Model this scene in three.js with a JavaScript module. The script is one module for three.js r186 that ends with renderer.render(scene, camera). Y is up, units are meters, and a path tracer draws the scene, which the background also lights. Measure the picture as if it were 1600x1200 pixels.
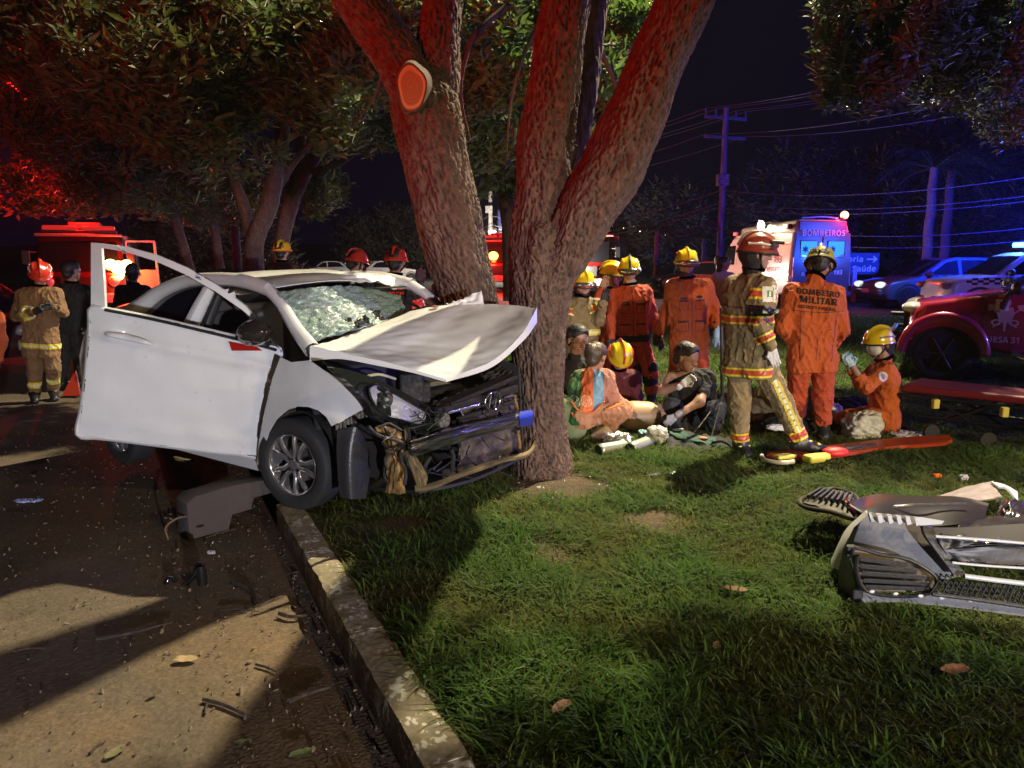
import * as THREE from 'three';
import { RoundedBoxGeometry } from 'three/addons/geometries/RoundedBoxGeometry.js';
import { mergeGeometries, mergeVertices, toCreasedNormals } from 'three/addons/utils/BufferGeometryUtils.js';
import { RectAreaLightUniformsLib } from 'three/addons/lights/RectAreaLightUniformsLib.js';
import { createNoise2D, createNoise3D, createNoise4D } from 'simplex-noise';

// ---------------------------------------------------------------- camera, sky, exposure
RectAreaLightUniformsLib.init();
const scene = new THREE.Scene();
const LENS = 1160, EYE = 1.76, TILT = Math.atan(190 / 1160), CT = Math.cos(TILT), ST = Math.sin(TILT);
const camera = new THREE.PerspectiveCamera(2 * Math.atan(600 / LENS) * 180 / Math.PI, 4 / 3, 0.05, 900);
camera.position.set(0, EYE, 0);
camera.rotation.x = -TILT;
const renderer = new THREE.WebGLRenderer({ antialias: true });
renderer.toneMapping = THREE.LinearToneMapping;
renderer.toneMappingExposure = 1.3;
renderer.shadowMap.enabled = true;
{ // night sky: deep navy, a touch of town glow along the horizon all round
  const w = 256, h = 128, d = new Float32Array(w * h * 4);
  for (let y = 0; y < h; y++) for (let x = 0; x < w; x++) {
    const up = Math.max(0, (y + 0.5) / h * 2 - 1), g = Math.exp(-up * 5), i = (y * w + x) * 4;
    d[i] = 0.0007 + 0.0004 * g; d[i + 1] = 0.0004 + 0.0003 * g; d[i + 2] = 0.0030 + 0.0012 * g; d[i + 3] = 1;
  }
  const t = new THREE.DataTexture(d, w, h, THREE.RGBAFormat, THREE.FloatType);
  t.mapping = THREE.EquirectangularReflectionMapping; t.magFilter = t.minFilter = THREE.LinearFilter; t.needsUpdate = true;
  scene.background = t; scene.environment = t; scene.environmentIntensity = 1;
}
scene.fog = new THREE.FogExp2(0xffffff, 0.0002);
const moon = new THREE.DirectionalLight(0xcfd8ff, 0.02);
moon.position.set(14, 40, -22); moon.castShadow = true;
Object.assign(moon.shadow.camera, { left: -30, right: 30, top: 30, bottom: -30, far: 120 });
scene.add(moon);
// strengths of the lamps and of the added fills and beams (candela); their builders place them
const POWER = { street: 1900, laneFill: 13, flood: 450, side: 150, truckRed: 45, truckBeam: 1500, beaconRed: 290, blue: 75, blueBeam: 900, blueNear: 90, work: 60, tail: 6, lot: 190, head: 150 };

// ---------------------------------------------------------------- helpers
let seed = 7;
const rnd = () => { seed = (seed + 0x6d2b79f5) | 0; let t = Math.imul(seed ^ (seed >>> 15), 1 | seed); t = (t + Math.imul(t ^ (t >>> 7), 61 | t)) ^ t; return ((t ^ (t >>> 14)) >>> 0) / 4294967296; };
const rr = (a, b) => a + (b - a) * rnd();
const N2 = createNoise2D(rnd), N3 = createNoise3D(rnd), N4 = createNoise4D(rnd);
const fbm2 = (x, y, o = 4) => { let s = 0, a = 0.5, n = 0; for (let i = 0; i < o; i++) { s += a * N2(x, y); n += a; a *= 0.5; x *= 2.03; y *= 2.03; } return s / n; };
const clamp = THREE.MathUtils.clamp, lerp = THREE.MathUtils.lerp, sstep = THREE.MathUtils.smoothstep;
const V = (x, y, z) => new THREE.Vector3(x, y, z);
const mixV = (a, b, t) => a.clone().lerp(b, t);
const EYEP = V(0, EYE, 0);
const ray = (px, py) => { const x = (px - 800) / LENS, y = (600 - py) / LENS; return V(x, y * CT - ST, -y * ST - CT); };
const P = (px, py, d) => { const r = ray(px, py); return r.multiplyScalar(d / -r.z).add(EYEP); };   // the point that far ahead
const G = (px, py, h = 0.14) => { const r = ray(px, py); return r.multiplyScalar((h - EYE) / r.y).add(EYEP); };  // the point at that height
const used = {};
const numbered = (n) => { const k = used[n] = (used[n] ?? -1) + 1; return k ? n + '_' + String(k).padStart(3, '0') : n; };
const bases = new Map();
const baseOf = (o) => { while (o) { if (bases.has(o)) return bases.get(o); o = o.parent; } return V(0, 0, 0); };
function thing(name, label, category, pos = V(0, 0, 0), group) {
  const o = new THREE.Group(); o.name = numbered(name); scene.add(o); o.position.copy(pos); bases.set(o, pos.clone());
  o.userData = { label, category }; if (group) o.userData.group = group;
  return o;
}
function mesh(name, geo, mat) { const m = new THREE.Mesh(geo, mat); m.name = name; m.castShadow = m.receiveShadow = true; return m; }
// a part whose geometry is given in world coordinates (or in the thing's own when its base is the origin)
function part(parent, name, geo, mat, label) {
  if (Array.isArray(geo)) geo = join(geo);
  const b = baseOf(parent); geo.translate(-b.x, -b.y, -b.z);
  const m = mesh(name, geo, mat ?? barkM); parent.add(m); if (label) m.userData.label = label;
  return m;
}
function single(name, label, category, geo, mat, group) {
  if (Array.isArray(geo)) geo = join(geo);
  geo.computeBoundingBox(); const b = geo.boundingBox, c = V((b.min.x + b.max.x) / 2, b.min.y, (b.min.z + b.max.z) / 2);
  geo.translate(-c.x, -c.y, -c.z);
  const m = mesh(numbered(name), geo, mat); m.position.copy(c); m.userData = { label, category }; if (group) m.userData.group = group;
  scene.add(m); bases.set(m, c); return m;
}
function setting(name, geo, mat) { const m = mesh(numbered(name), geo, mat); m.userData.kind = 'structure'; scene.add(m); return m; }
function copyOf(o, pos, turn, label, name) {
  const c = o.clone(); c.name = numbered(name ?? o.name.replace(/_\d+$/, '')); c.userData = { ...o.userData, label }; c.position.copy(pos); c.rotation.y = turn; scene.add(c); return c;
}
function plain(g) { // position, normal and uv only, without index
  let q = g.index ? g.toNonIndexed() : g;
  if (!q.attributes.normal) q.computeVertexNormals();
  const n = q.attributes.position.count;
  if (!q.attributes.uv) q.setAttribute('uv', new THREE.BufferAttribute(new Float32Array(n * 2), 2));
  for (const k of Object.keys(q.attributes)) if (!['position', 'normal', 'uv'].includes(k)) q.deleteAttribute(k);
  return q;
}
const join = (list) => mergeGeometries(list.map((g) => plain(g)));
function frame(x, y, z, at) { return new THREE.Matrix4().makeBasis(x, y, z).setPosition(at); }
const box = (w, h, d, r = 0.01, seg = 2) => new RoundedBoxGeometry(w, h, d, seg, Math.min(r, w / 2.01, h / 2.01, d / 2.01));
function boxAt(w, h, d, x, y, z, turn = 0, r = 0.01) { const g = box(w, h, d, r); if (turn) g.rotateY(turn); g.translate(x, y, z); return g; }
function rod(a, b, ra, rb = ra, seg = 8) { // a bar from a to b
  const l = a.distanceTo(b), g = new THREE.CylinderGeometry(rb, ra, l, seg, 1);
  g.applyQuaternion(new THREE.Quaternion().setFromUnitVectors(V(0, 1, 0), b.clone().sub(a).normalize()));
  g.translate((a.x + b.x) / 2, (a.y + b.y) / 2, (a.z + b.z) / 2); return g;
}
function beam(a, b, w, h, up = V(0, 1, 0), r = 0.006) { // a square bar from a to b
  const z = b.clone().sub(a), l = z.length(); z.normalize(); const x = up.clone().cross(z).normalize(), y = z.clone().cross(x);
  const g = box(w, h, l, r); g.applyMatrix4(frame(x, y, z, a.clone().add(b).multiplyScalar(0.5))); return g;
}
function tube(pts, r, seg = 8, n = 0, closed = false) { // r: a number or radii along the points
  const c = new THREE.CatmullRomCurve3(pts, closed, 'centripetal'), steps = n || pts.length * 4;
  const g = new THREE.TubeGeometry(c, steps, 1, seg, closed), p = g.attributes.position, s = seg + 1, rad = (t) => {
    if (typeof r === 'number') return r; const k = t * (r.length - 1), i = Math.min(r.length - 2, Math.floor(k)); return lerp(r[i], r[i + 1], k - i); };
  for (let i = 0; i <= steps; i++) {
    const o = c.getPoint(i / steps), q = c.getPointAt(i / steps), m = rad(i / steps);
    for (let j = 0; j < s; j++) { const k = i * s + j; p.setXYZ(k, q.x + (p.getX(k) - q.x) * m, q.y + (p.getY(k) - q.y) * m, q.z + (p.getZ(k) - q.z) * m); }
  }
  g.computeVertexNormals(); return g;
}
const ballAt = (at, r, sx = 1, sy = 1, sz = 1, n = 14) => { const g = new THREE.SphereGeometry(r, n, Math.max(6, n - 4)); g.scale(sx, sy, sz); g.translate(at.x, at.y, at.z); return g; };
const cr = (a, b, c, d, t) => 0.5 * (2 * b + (c - a) * t + (2 * a - 5 * b + 4 * c - d) * t * t + (3 * b - a - 3 * c + d) * t * t * t);
// a smooth panel through a grid of points, with thickness (towards the back of its normal)
function sheet(rows, nu = 20, nv = 20, thick = 0.004, bump) {
  const R = rows.length, C = rows[0].length, at = (i, j) => rows[clamp(i, 0, R - 1)][clamp(j, 0, C - 1)];
  const e = (A, B, k) => 2 * A[k] - B[k];
  const get = (i, j) => { // points beyond the border run on straight
    if (i < 0) { const a = get(0, j), b = get(1, j); return V(e(a, b, 'x'), e(a, b, 'y'), e(a, b, 'z')); }
    if (i > R - 1) { const a = get(R - 1, j), b = get(R - 2, j); return V(e(a, b, 'x'), e(a, b, 'y'), e(a, b, 'z')); }
    if (j < 0) { const a = at(i, 0), b = at(i, 1); return V(e(a, b, 'x'), e(a, b, 'y'), e(a, b, 'z')); }
    if (j > C - 1) { const a = at(i, C - 1), b = at(i, C - 2); return V(e(a, b, 'x'), e(a, b, 'y'), e(a, b, 'z')); }
    return at(i, j);
  };
  const pos = [], uv = [], idx = [], n = (nu + 1) * (nv + 1);
  for (let a = 0; a <= nu; a++) for (let b = 0; b <= nv; b++) {
    const fu = a / nu * (R - 1), fv = b / nv * (C - 1), i = Math.min(R - 2, Math.floor(fu)), j = Math.min(C - 2, Math.floor(fv)), q = [];
    for (const k of ['x', 'y', 'z']) { const s = []; for (let m = -1; m < 3; m++) s.push(cr(get(i + m, j - 1)[k], get(i + m, j)[k], get(i + m, j + 1)[k], get(i + m, j + 2)[k], fv - j)); q.push(cr(...s, fu - i)); }
    pos.push(...q); uv.push(b / nv, a / nu);
  }
  for (let a = 0; a < nu; a++) for (let b = 0; b < nv; b++) { const k = a * (nv + 1) + b; idx.push(k, k + nv + 1, k + 1, k + 1, k + nv + 1, k + nv + 2); }
  let g = new THREE.BufferGeometry(); g.setAttribute('position', new THREE.Float32BufferAttribute(pos, 3)); g.setIndex(idx); g.computeVertexNormals();
  const p = g.attributes.position, nn = g.attributes.normal;
  if (bump) { for (let k = 0; k < n; k++) { const d = bump(uv[2 * k], uv[2 * k + 1], p.getX(k), p.getY(k), p.getZ(k)); p.setXYZ(k, p.getX(k) + nn.getX(k) * d, p.getY(k) + nn.getY(k) * d, p.getZ(k) + nn.getZ(k) * d); } g.computeVertexNormals(); }
  const top = Array.from(p.array), nor = Array.from(g.attributes.normal.array), all = [...top], N = [...nor], U = [...uv, ...uv], I = [...idx];
  for (let k = 0; k < n; k++) { for (let c = 0; c < 3; c++) { all.push(top[3 * k + c] - nor[3 * k + c] * thick); } N.push(-nor[3 * k], -nor[3 * k + 1], -nor[3 * k + 2]); }
  for (let k = 0; k < idx.length; k += 3) I.push(idx[k] + n, idx[k + 2] + n, idx[k + 1] + n);
  const rim = [];
  for (let b = 0; b < nv; b++) rim.push([b, b + 1], [nu * (nv + 1) + b + 1, nu * (nv + 1) + b]);
  for (let a = 0; a < nu; a++) rim.push([(a + 1) * (nv + 1), a * (nv + 1)], [a * (nv + 1) + nv, (a + 1) * (nv + 1) + nv]);
  g = new THREE.BufferGeometry(); g.setAttribute('position', new THREE.Float32BufferAttribute(all, 3)); g.setAttribute('normal', new THREE.Float32BufferAttribute(N, 3)); g.setAttribute('uv', new THREE.Float32BufferAttribute(U, 2)); g.setIndex(I);
  const q = g.toNonIndexed(), ep = [], eu = [];
  for (const [u, w] of rim) for (const k of [u, u + n, w, w, u + n, w + n]) { ep.push(all[3 * k], all[3 * k + 1], all[3 * k + 2]); eu.push(U[2 * (k % n)], U[2 * (k % n) + 1]); }
  const s = new THREE.BufferGeometry(); s.setAttribute('position', new THREE.Float32BufferAttribute(ep, 3)); s.setAttribute('uv', new THREE.Float32BufferAttribute(eu, 2)); s.computeVertexNormals();
  return join([q, s]);
}
// each triangle into four
function split(g) {
  const p = g.attributes.position, o = [], a = [V(0, 0, 0), V(0, 0, 0), V(0, 0, 0)];
  for (let i = 0; i < p.count; i += 3) { for (let k = 0; k < 3; k++) a[k].fromBufferAttribute(p, i + k); const [A, B, C] = a, ab = mixV(A, B, 0.5), bc = mixV(B, C, 0.5), ca = mixV(C, A, 0.5); for (const q of [A, ab, ca, ab, B, bc, ca, bc, C, ab, bc, ca]) o.push(q.x, q.y, q.z); }
  const r = new THREE.BufferGeometry(); r.setAttribute('position', new THREE.Float32BufferAttribute(o, 3)); return r;
}
// a skin with a back and a closed rim (indexed geometry, back along its normals)
function thicken(g, t) {
  const p = g.attributes.position, n = g.attributes.normal, N = p.count, idx = Array.from(g.index.array), pos = Array.from(p.array), nor = Array.from(n.array), edges = new Map();
  for (let i = 0; i < N; i++) { pos.push(p.getX(i) - n.getX(i) * t, p.getY(i) - n.getY(i) * t, p.getZ(i) - n.getZ(i) * t); nor.push(-n.getX(i), -n.getY(i), -n.getZ(i)); }
  const all = [...idx]; for (let i = 0; i < idx.length; i += 3) { all.push(idx[i] + N, idx[i + 2] + N, idx[i + 1] + N); for (let k = 0; k < 3; k++) { const a = idx[i + k], b = idx[i + (k + 1) % 3], key = Math.min(a, b) + '_' + Math.max(a, b); edges.has(key) ? edges.set(key, null) : edges.set(key, [a, b]); } }
  const q = new THREE.BufferGeometry(), uv = []; for (let i = 0; i < 2 * N; i++) uv.push((pos[3 * i] + pos[3 * i + 2]) * 0.8, pos[3 * i + 1] * 0.8);
  q.setAttribute('position', new THREE.Float32BufferAttribute(pos, 3)); q.setAttribute('normal', new THREE.Float32BufferAttribute(nor, 3)); q.setAttribute('uv', new THREE.Float32BufferAttribute(uv, 2)); q.setIndex(all);
  const e = []; for (const v of edges.values()) if (v) { const [a, b] = v; for (const k of [a, a + N, b, b, a + N, b + N]) e.push(pos[3 * k], pos[3 * k + 1], pos[3 * k + 2]); }
  const s = new THREE.BufferGeometry(); s.setAttribute('position', new THREE.Float32BufferAttribute(e, 3)); s.computeVertexNormals(); return join([q, s]);
}
const M4 = (o, x, y, z) => frame(x, y, z, o);
// a flat outline (points [u,v], holes) extruded, then laid on the frame (origin, u axis, v axis); map(u,v,w) bends it
function plate(pts, holes, depth, o, ux, vx, bevel = 0, warp) {
  const s = new THREE.Shape(pts.map(([x, y]) => new THREE.Vector2(x, y)));
  for (const h of holes ?? []) s.holes.push(new THREE.Path(h.map(([x, y]) => new THREE.Vector2(x, y))));
  let g = new THREE.ExtrudeGeometry(s, { depth, bevelEnabled: bevel > 0, bevelThickness: bevel, bevelSize: bevel, bevelOffset: -bevel, bevelSegments: 2, curveSegments: 10 });
  if (warp) { const p = g.attributes.position; for (let i = 0; i < p.count; i++) { const q = warp(p.getX(i), p.getY(i), p.getZ(i)); p.setXYZ(i, q.x, q.y, q.z); } g.computeVertexNormals(); return g; }
  g.applyMatrix4(frame(ux, vx, ux.clone().cross(vx), o)); return g;
}
const smoothPts = (pts, n = 40, closed = true) => new THREE.CatmullRomCurve3(pts.map(([x, y]) => V(x, y, 0)), closed, 'centripetal').getPoints(n).slice(0, closed ? n : n + 1).map((p) => [p.x, p.y]);
const arcPts = (cx, cy, r, a0, a1, n = 10, ry = r) => Array.from({ length: n + 1 }, (_, i) => { const a = (a0 + (a1 - a0) * i / n) * Math.PI / 180; return [cx + r * Math.cos(a), cy + ry * Math.sin(a)]; });

// ---------------------------------------------------------------- textures and materials
function tex(w, h, f, srgb = true, rep = 1) { // f(u, v) -> [r, g, b, a] of 0..1
  const d = new Uint8Array(w * h * 4);
  for (let y = 0; y < h; y++) for (let x = 0; x < w; x++) { const c = f((x + 0.5) / w, (y + 0.5) / h), i = (y * w + x) * 4; for (let k = 0; k < 3; k++) d[i + k] = clamp(c[k], 0, 1) * 255; d[i + 3] = clamp(c[3] ?? 1, 0, 1) * 255; }
  const t = new THREE.DataTexture(d, w, h); t.magFilter = THREE.LinearFilter; t.minFilter = THREE.LinearMipmapLinearFilter; t.wrapS = t.wrapT = THREE.RepeatWrapping; t.repeat.set(rep, rep); if (srgb) t.colorSpace = THREE.SRGBColorSpace; t.needsUpdate = true; return t;
}
// noise that tiles
const tn = (u, v, f, o = 4) => { let s = 0, a = 0.5, n = 0; const x = u * Math.PI * 2, y = v * Math.PI * 2; for (let i = 0; i < o; i++) { const k = f / 6.28; s += a * N4(Math.cos(x) * k + 3.1 * i, Math.sin(x) * k, Math.cos(y) * k, Math.sin(y) * k + i); n += a; a *= 0.5; f *= 2; } return s / n * 1.3; };
const grey = (f) => (u, v) => { const g = f(u, v); return [g, g, g]; };
const T = {};
T.cloth = tex(256, 256, grey((u, v) => 0.5 + 0.2 * tn(u, v, 6, 3) + 0.12 * Math.sin(u * 400) * Math.sin(v * 400)), false);
T.fine = tex(256, 256, grey((u, v) => 0.5 + 0.35 * tn(u, v, 20, 4)), false);
T.dirt = tex(256, 256, grey((u, v) => 0.62 + 0.45 * tn(u, v, 4, 5)), true);
T.dust = tex(512, 512, grey((u, v) => { const n = tn(u, v, 5, 5), m = tn(v, u, 24, 3); return 0.96 + 0.03 * n - 0.06 * sstep(m + n * 0.6, 0.55, 0.95); }), true);
T.rough = tex(256, 256, grey((u, v) => 0.55 + 0.4 * tn(u, v, 7, 4)), false);
const lin = (r, g, b) => new THREE.Color().setRGB(r, g, b);
const MAT = {};
function mat(c, rough = 0.6, metal = 0, o = {}) {
  const col = Array.isArray(c) ? lin(...c) : new THREE.Color(c);
  const Kind = ['clearcoat', 'transmission', 'sheen', 'ior'].some((k) => k in o) ? THREE.MeshPhysicalMaterial : THREE.MeshStandardMaterial;
  return new Kind({ color: col, roughness: rough, metalness: metal, ...o });
}
MAT.white = mat([0.7, 0.7, 0.69], 0.35, 0, { clearcoat: 0.6, clearcoatRoughness: 0.12, map: T.dust });
MAT.black = mat([0.015, 0.015, 0.016], 0.5, 0, { bumpMap: T.fine, bumpScale: 0.001 });
MAT.gloss = mat([0.01, 0.01, 0.011], 0.12, 0, { clearcoat: 1, clearcoatRoughness: 0.05 });
MAT.rubber = mat([0.018, 0.018, 0.018], 0.75, 0, { bumpMap: T.fine, bumpScale: 0.0015 });
MAT.interior = mat([0.02, 0.018, 0.018], 0.8);
MAT.steel = mat([0.42, 0.42, 0.43], 0.35, 0.9, { roughnessMap: T.rough });
MAT.alloy = mat([0.45, 0.44, 0.44], 0.32, 0.85, { roughnessMap: T.rough });
MAT.chrome = mat([0.7, 0.7, 0.72], 0.12, 1);
MAT.rust = mat([0.55, 0.33, 0.11], 0.55, 0.15, { map: T.dirt, bumpMap: T.fine, bumpScale: 0.004 });
MAT.ochre = mat([0.25, 0.18, 0.06], 0.8, 0, { map: T.dirt, bumpMap: T.fine, bumpScale: 0.003 });
MAT.grime = mat([0.07, 0.06, 0.05], 0.6, 0.3, { map: T.dirt, bumpMap: T.fine, bumpScale: 0.006 });
MAT.glassDark = mat([0.01, 0.01, 0.012], 0.06, 0, { clearcoat: 1, clearcoatRoughness: 0.02 });
MAT.pane = mat([1, 1, 1], 0.02, 0, { transmission: 1, thickness: 0, ior: 1.5 });
const glow = (c, k) => mat([0.02, 0.02, 0.02], 0.4, 0, { emissive: lin(...c), emissiveIntensity: k });
MAT.redLens = mat([0.35, 0.01, 0.008], 0.15, 0, { clearcoat: 1, clearcoatRoughness: 0.05 });
function lamp(kind, color, power, at, o = {}) {
  const l = kind === 'spot' ? new THREE.SpotLight(color, power, 0, o.angle ?? 0.7, o.penumbra ?? 0.4, 2) : new THREE.PointLight(color, power, 0, 2);
  l.position.copy(at); l.castShadow = true; l.shadow.radius = o.radius ?? 3; l.shadow.bias = -0.0005; l.name = o.name ?? 'lamp_light';
  if (o.to) { l.target.position.copy(o.to); scene.add(l.target); }
  scene.add(l); return l;
}
function textTexture(w, h, draw) { const c = document.createElement('canvas'); c.width = w; c.height = h; const x = c.getContext('2d'); draw(x, w, h); const t = new THREE.CanvasTexture(c); t.colorSpace = THREE.SRGBColorSpace; t.magFilter = THREE.LinearFilter; return t; }
function label2D(w, h, draw, o = {}) { // print: only the letters are there
  const t = textTexture(w, h, draw);
  return new THREE.MeshStandardMaterial({ map: t, transparent: true, alphaTest: 0.4, roughness: 0.6, polygonOffset: true, polygonOffsetFactor: -1, ...o });
}
// a thin printed rectangle centred at c, along u (width) and v (height)
function decal(c, u, v, w, h, off = 0.004) {
  const g = new THREE.PlaneGeometry(w, h), n = u.clone().cross(v).normalize();
  g.applyMatrix4(frame(u.clone().normalize(), v.clone().normalize(), n, c.clone().addScaledVector(n, off))); return g;
}
// ---------------------------------------------------------------- ground, kerbs, roads
const KP = V(-1.66, 0, -4.95), KD = V(0.443, 0, 0.8965).normalize(), KN = V(KD.z, 0, -KD.x);   // near kerb: a point, along it towards the camera, across it to the lawn
const kerbAt = (s, t) => KP.clone().addScaledVector(KD, s).addScaledVector(KN, t);
const farKerb = (x) => 21.75 - 0.42 * x;                                     // depth of the far kerb
const rise = (x, z) => 0.27 * sstep(-z, 8.5, Math.max(12, farKerb(x) - 1));
const lawnSide = (x, z) => (x - KP.x) * KN.x + (z - KP.z) * KN.z;
const lawnY = (x, z) => 0.135 + rise(x, z) + 0.018 * fbm2(x * 0.9, z * 0.9, 3);
const groundY = (x, z) => (lawnSide(x, z) > 0.0 ? lawnY(x, z) : rise(x, z));
function gridSheet(ss, ts, f) {
  const pos = [], uv = [], idx = [], col = [];
  for (const s of ss) for (const t of ts) { const q = f(s, t); pos.push(q.x, q.y, q.z); uv.push(q.x, q.z); if (q.c) col.push(...q.c); }
  const n = ts.length;
  for (let i = 0; i < ss.length - 1; i++) for (let j = 0; j < n - 1; j++) { const k = i * n + j; idx.push(k, k + 1, k + n, k + 1, k + n + 1, k + n); }
  const g = new THREE.BufferGeometry(); g.setAttribute('position', new THREE.Float32BufferAttribute(pos, 3)); g.setAttribute('uv', new THREE.Float32BufferAttribute(uv, 2)); if (col.length) g.setAttribute('color', new THREE.Float32BufferAttribute(col, 3)); g.setIndex(idx); g.computeVertexNormals();
  if (g.attributes.normal.getY(0) < 0) { for (let i = 0; i < idx.length; i += 3) { const a = idx[i]; idx[i] = idx[i + 1]; idx[i + 1] = a; } g.setIndex(idx); g.computeVertexNormals(); }
  return g;
}
const range = (a, b, n, pow = 1) => Array.from({ length: n + 1 }, (_, i) => a + (b - a) * (i / n) ** pow);
{
  const asphalt = tex(1024, 1024, (u, v) => { const n = tn(u, v, 5, 5), m = tn(v, u, 150, 1), q = tn(u + 0.5, v, 70, 2), p = tn(u + 0.3, v, 11, 3); const k = 0.49 + 0.07 * n + 0.07 * m + 0.05 * q - 0.06 * sstep(p, 0.3, 0.7) ; return [k * 0.97, k * 0.88, k * 0.76]; }, true, 0.25);
  const aBump = tex(512, 512, grey((u, v) => 0.5 + 0.26 * tn(u, v, 110, 1) + 0.1 * tn(u, v, 8, 3)), false, 0.5);
  const am = mat([0.72, 0.72, 0.72], 0.85, 0, { map: asphalt, bumpMap: aBump, bumpScale: 0.004, vertexColors: true });
  const ss = [...range(-40, -8, 40), ...range(-7.6, 12, 90)], ts = [...range(0, 3, 60), ...range(3.3, 45, 50, 1.7)];
  setting('pavement', gridSheet(ss, ts, (s, t) => { const q = kerbAt(s, -t); q.y = rise(q.x, q.z) + 0.01 * fbm2(q.x * 0.7, q.z * 0.7, 2) - 0.004;
    const e = sstep(fbm2(q.x * 1.3, q.z * 1.3, 4) * 0.9 + 0.75 - t * 0.55, 0, 0.9); q.c = [lerp(0.66, 0.80, e), lerp(0.60, 0.64, e), lerp(0.52, 0.46, e)]; return q; }), am);
  const soilT = tex(512, 512, (u, v) => { const n = tn(u, v, 8, 5), m = tn(v, u, 40, 2); const k = 0.30 + 0.09 * n + 0.07 * m; return [k * 1.05, k * 0.86, k * 0.55]; }, true, 0.7);
  const sm = mat([0.8, 0.8, 0.8], 0.95, 0, { map: soilT, bumpMap: aBump, bumpScale: 0.02 });
  setting('lawn', gridSheet([...range(-45, -8, 60), ...range(-7.5, 12, 110)], [...range(0.155, 9, 90), ...range(9.4, 70, 40, 1.5)], (s, t) => { const q = kerbAt(s, t); const over = -q.z - farKerb(q.x); q.y = over > 0.1 ? 0.1 : lawnY(q.x, q.z); return q; }), sm);
  const rd = V(1, 0, 0.42).normalize(), rn = V(0.42, 0, -1).normalize(), ro = V(0, 0, -21.75);
  const strip = (a, b, y, l0 = -260, l1 = 120) => gridSheet(range(l0, l1, 60), [a, (a + b) / 2, b], (s, t) => { const q = ro.clone().addScaledVector(rd, s).addScaledVector(rn, t); q.y = y; return q; });
  setting('road', strip(0.15, 13, 0.335), mat([0.05, 0.05, 0.055], 0.6, 0, { map: T.dirt, bumpMap: aBump, bumpScale: 0.01 }));
  for (const [t, y] of [[0.6, 0.339], [6.4, 0.339], [12.6, 0.339]]) setting('road_line', strip(t, t + 0.12, y), mat([0.6, 0.6, 0.56], 0.6, 0, { map: T.dirt }));
  setting('verge', strip(13.15, 420, 0.40, -500, 400), mat([0.035, 0.045, 0.018], 0.95, 0, { map: T.dirt }));
  setting('earth', (() => { const g = new THREE.PlaneGeometry(1600, 1600); g.rotateX(-Math.PI / 2); g.translate(0, -0.25, 0); return g; })(), mat([0.06, 0.05, 0.035], 0.95));
  // far kerb, painted yellow where the drive meets it
  const kerbM = mat([0.3, 0.28, 0.25], 0.9, 0, { map: T.dirt, bumpMap: T.fine, bumpScale: 0.006 }), yel = mat([0.55, 0.32, 0.02], 0.7, 0, { map: T.dust });
  const piece = (m, l, parts) => { const g = thing('kerb', l, 'kerb'); for (const [s0, s1, t, mm] of parts) part(g, 'kerb_stone', beam(ro.clone().addScaledVector(rd, s0).addScaledVector(rn, t).setY(0.37), ro.clone().addScaledVector(rd, s1).addScaledVector(rn, t).setY(0.37), 0.15, 0.2, V(0, 1, 0), 0.02), mm); return g; };
  piece(0, 'low grey concrete kerb between the grass and the far road', [...range(-1.2, 24, 25).map((s) => [s + 0.005, s + 0.995, 0.07, kerbM])]);
  piece(0, 'yellow painted kerb beside the far road, seen behind the smashed white hatchback', [...range(-12, -3, 9).map((s) => [s + 0.005, s + 0.995, 0.07, yel])]);
  piece(0, 'far concrete kerb on the other side of the road', [...range(-20, 28, 24).map((s) => [s + 0.01, s + 1.99, 13.07, kerbM])]);
}
// near kerb: concrete stones with flaking white paint, one end broken off under the wheel
const kerbT = tex(512, 512, (u, v) => { const n = tn(u, v, 7, 5), m = tn(v, u, 30, 3), paint = 0.85 * sstep(n * 0.7 + m * 0.6 + tn(u + 0.4, v, 3, 2) * 0.6, 0.28, 0.4); const k = 0.56 + 0.09 * n + 0.08 * m; return [lerp(k, 0.86, paint), lerp(k * 0.92, 0.86, paint), lerp(k * 0.74, 0.78, paint)]; }, true, 1.1);
const kerbMat = mat([0.75, 0.75, 0.75], 0.9, 0, { map: kerbT, bumpMap: T.fine, bumpScale: 0.006 });
{
  const k = thing('kerb', 'worn concrete kerb with flaking white paint between the dusty pavement and the lawn', 'kerb', kerbAt(2, 0));
  const stone = (s0, s1, seedy) => { // a slightly uneven block in metres, uv along it
    const l = s1 - s0; let g = new THREE.BoxGeometry(0.16, 0.34, l, 5, 6, Math.ceil(l * 18)), p = g.attributes.position, uv = g.attributes.uv;
    for (let i = 0; i < p.count; i++) { let x = p.getX(i), y = p.getY(i), z = p.getZ(i);
      const ex = Math.abs(x) > 0.079 && y > 0.16 ? 0.004 + 0.012 * Math.max(0, fbm2((z + s0) * 7 + 3, seedy + x * 20, 3)) : 0; const n = fbm2((z + s0) * 4, x * 9 + seedy, 4);
      uv.setXY(i, (z + s0) * 0.9, x + y * 0.9);
      p.setXYZ(i, x - Math.sign(x) * ex + 0.006 * n, y - ex + (y > 0.1 ? 0.008 * n : 0), z); }
    g = toCreasedNormals(g, 0.5); g.translate(0, 0, (s0 + s1) / 2);
    g.applyMatrix4(frame(KN, V(0, 1, 0), KD.clone().negate().multiplyScalar(-1), kerbAt(0, 0.075).setY(-0.012))); return g;
  };
  let s = 0.18, i = 0; for (const l of [0.95, 1.02, 0.98, 1.0, 1.0, 1.0, 1.0]) { part(k, 'kerb_stone', stone(s, s + l - 0.008, ++i), kerbMat); s += l; }
  const k2 = thing('kerb', 'further run of worn kerb behind the smashed car', 'kerb', kerbAt(-4, 0));
  s = -9; while (s < -2.2) { part(k2, 'kerb_stone', stone(s, s + 0.992, ++i), kerbMat); s += 1; }
}
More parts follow.
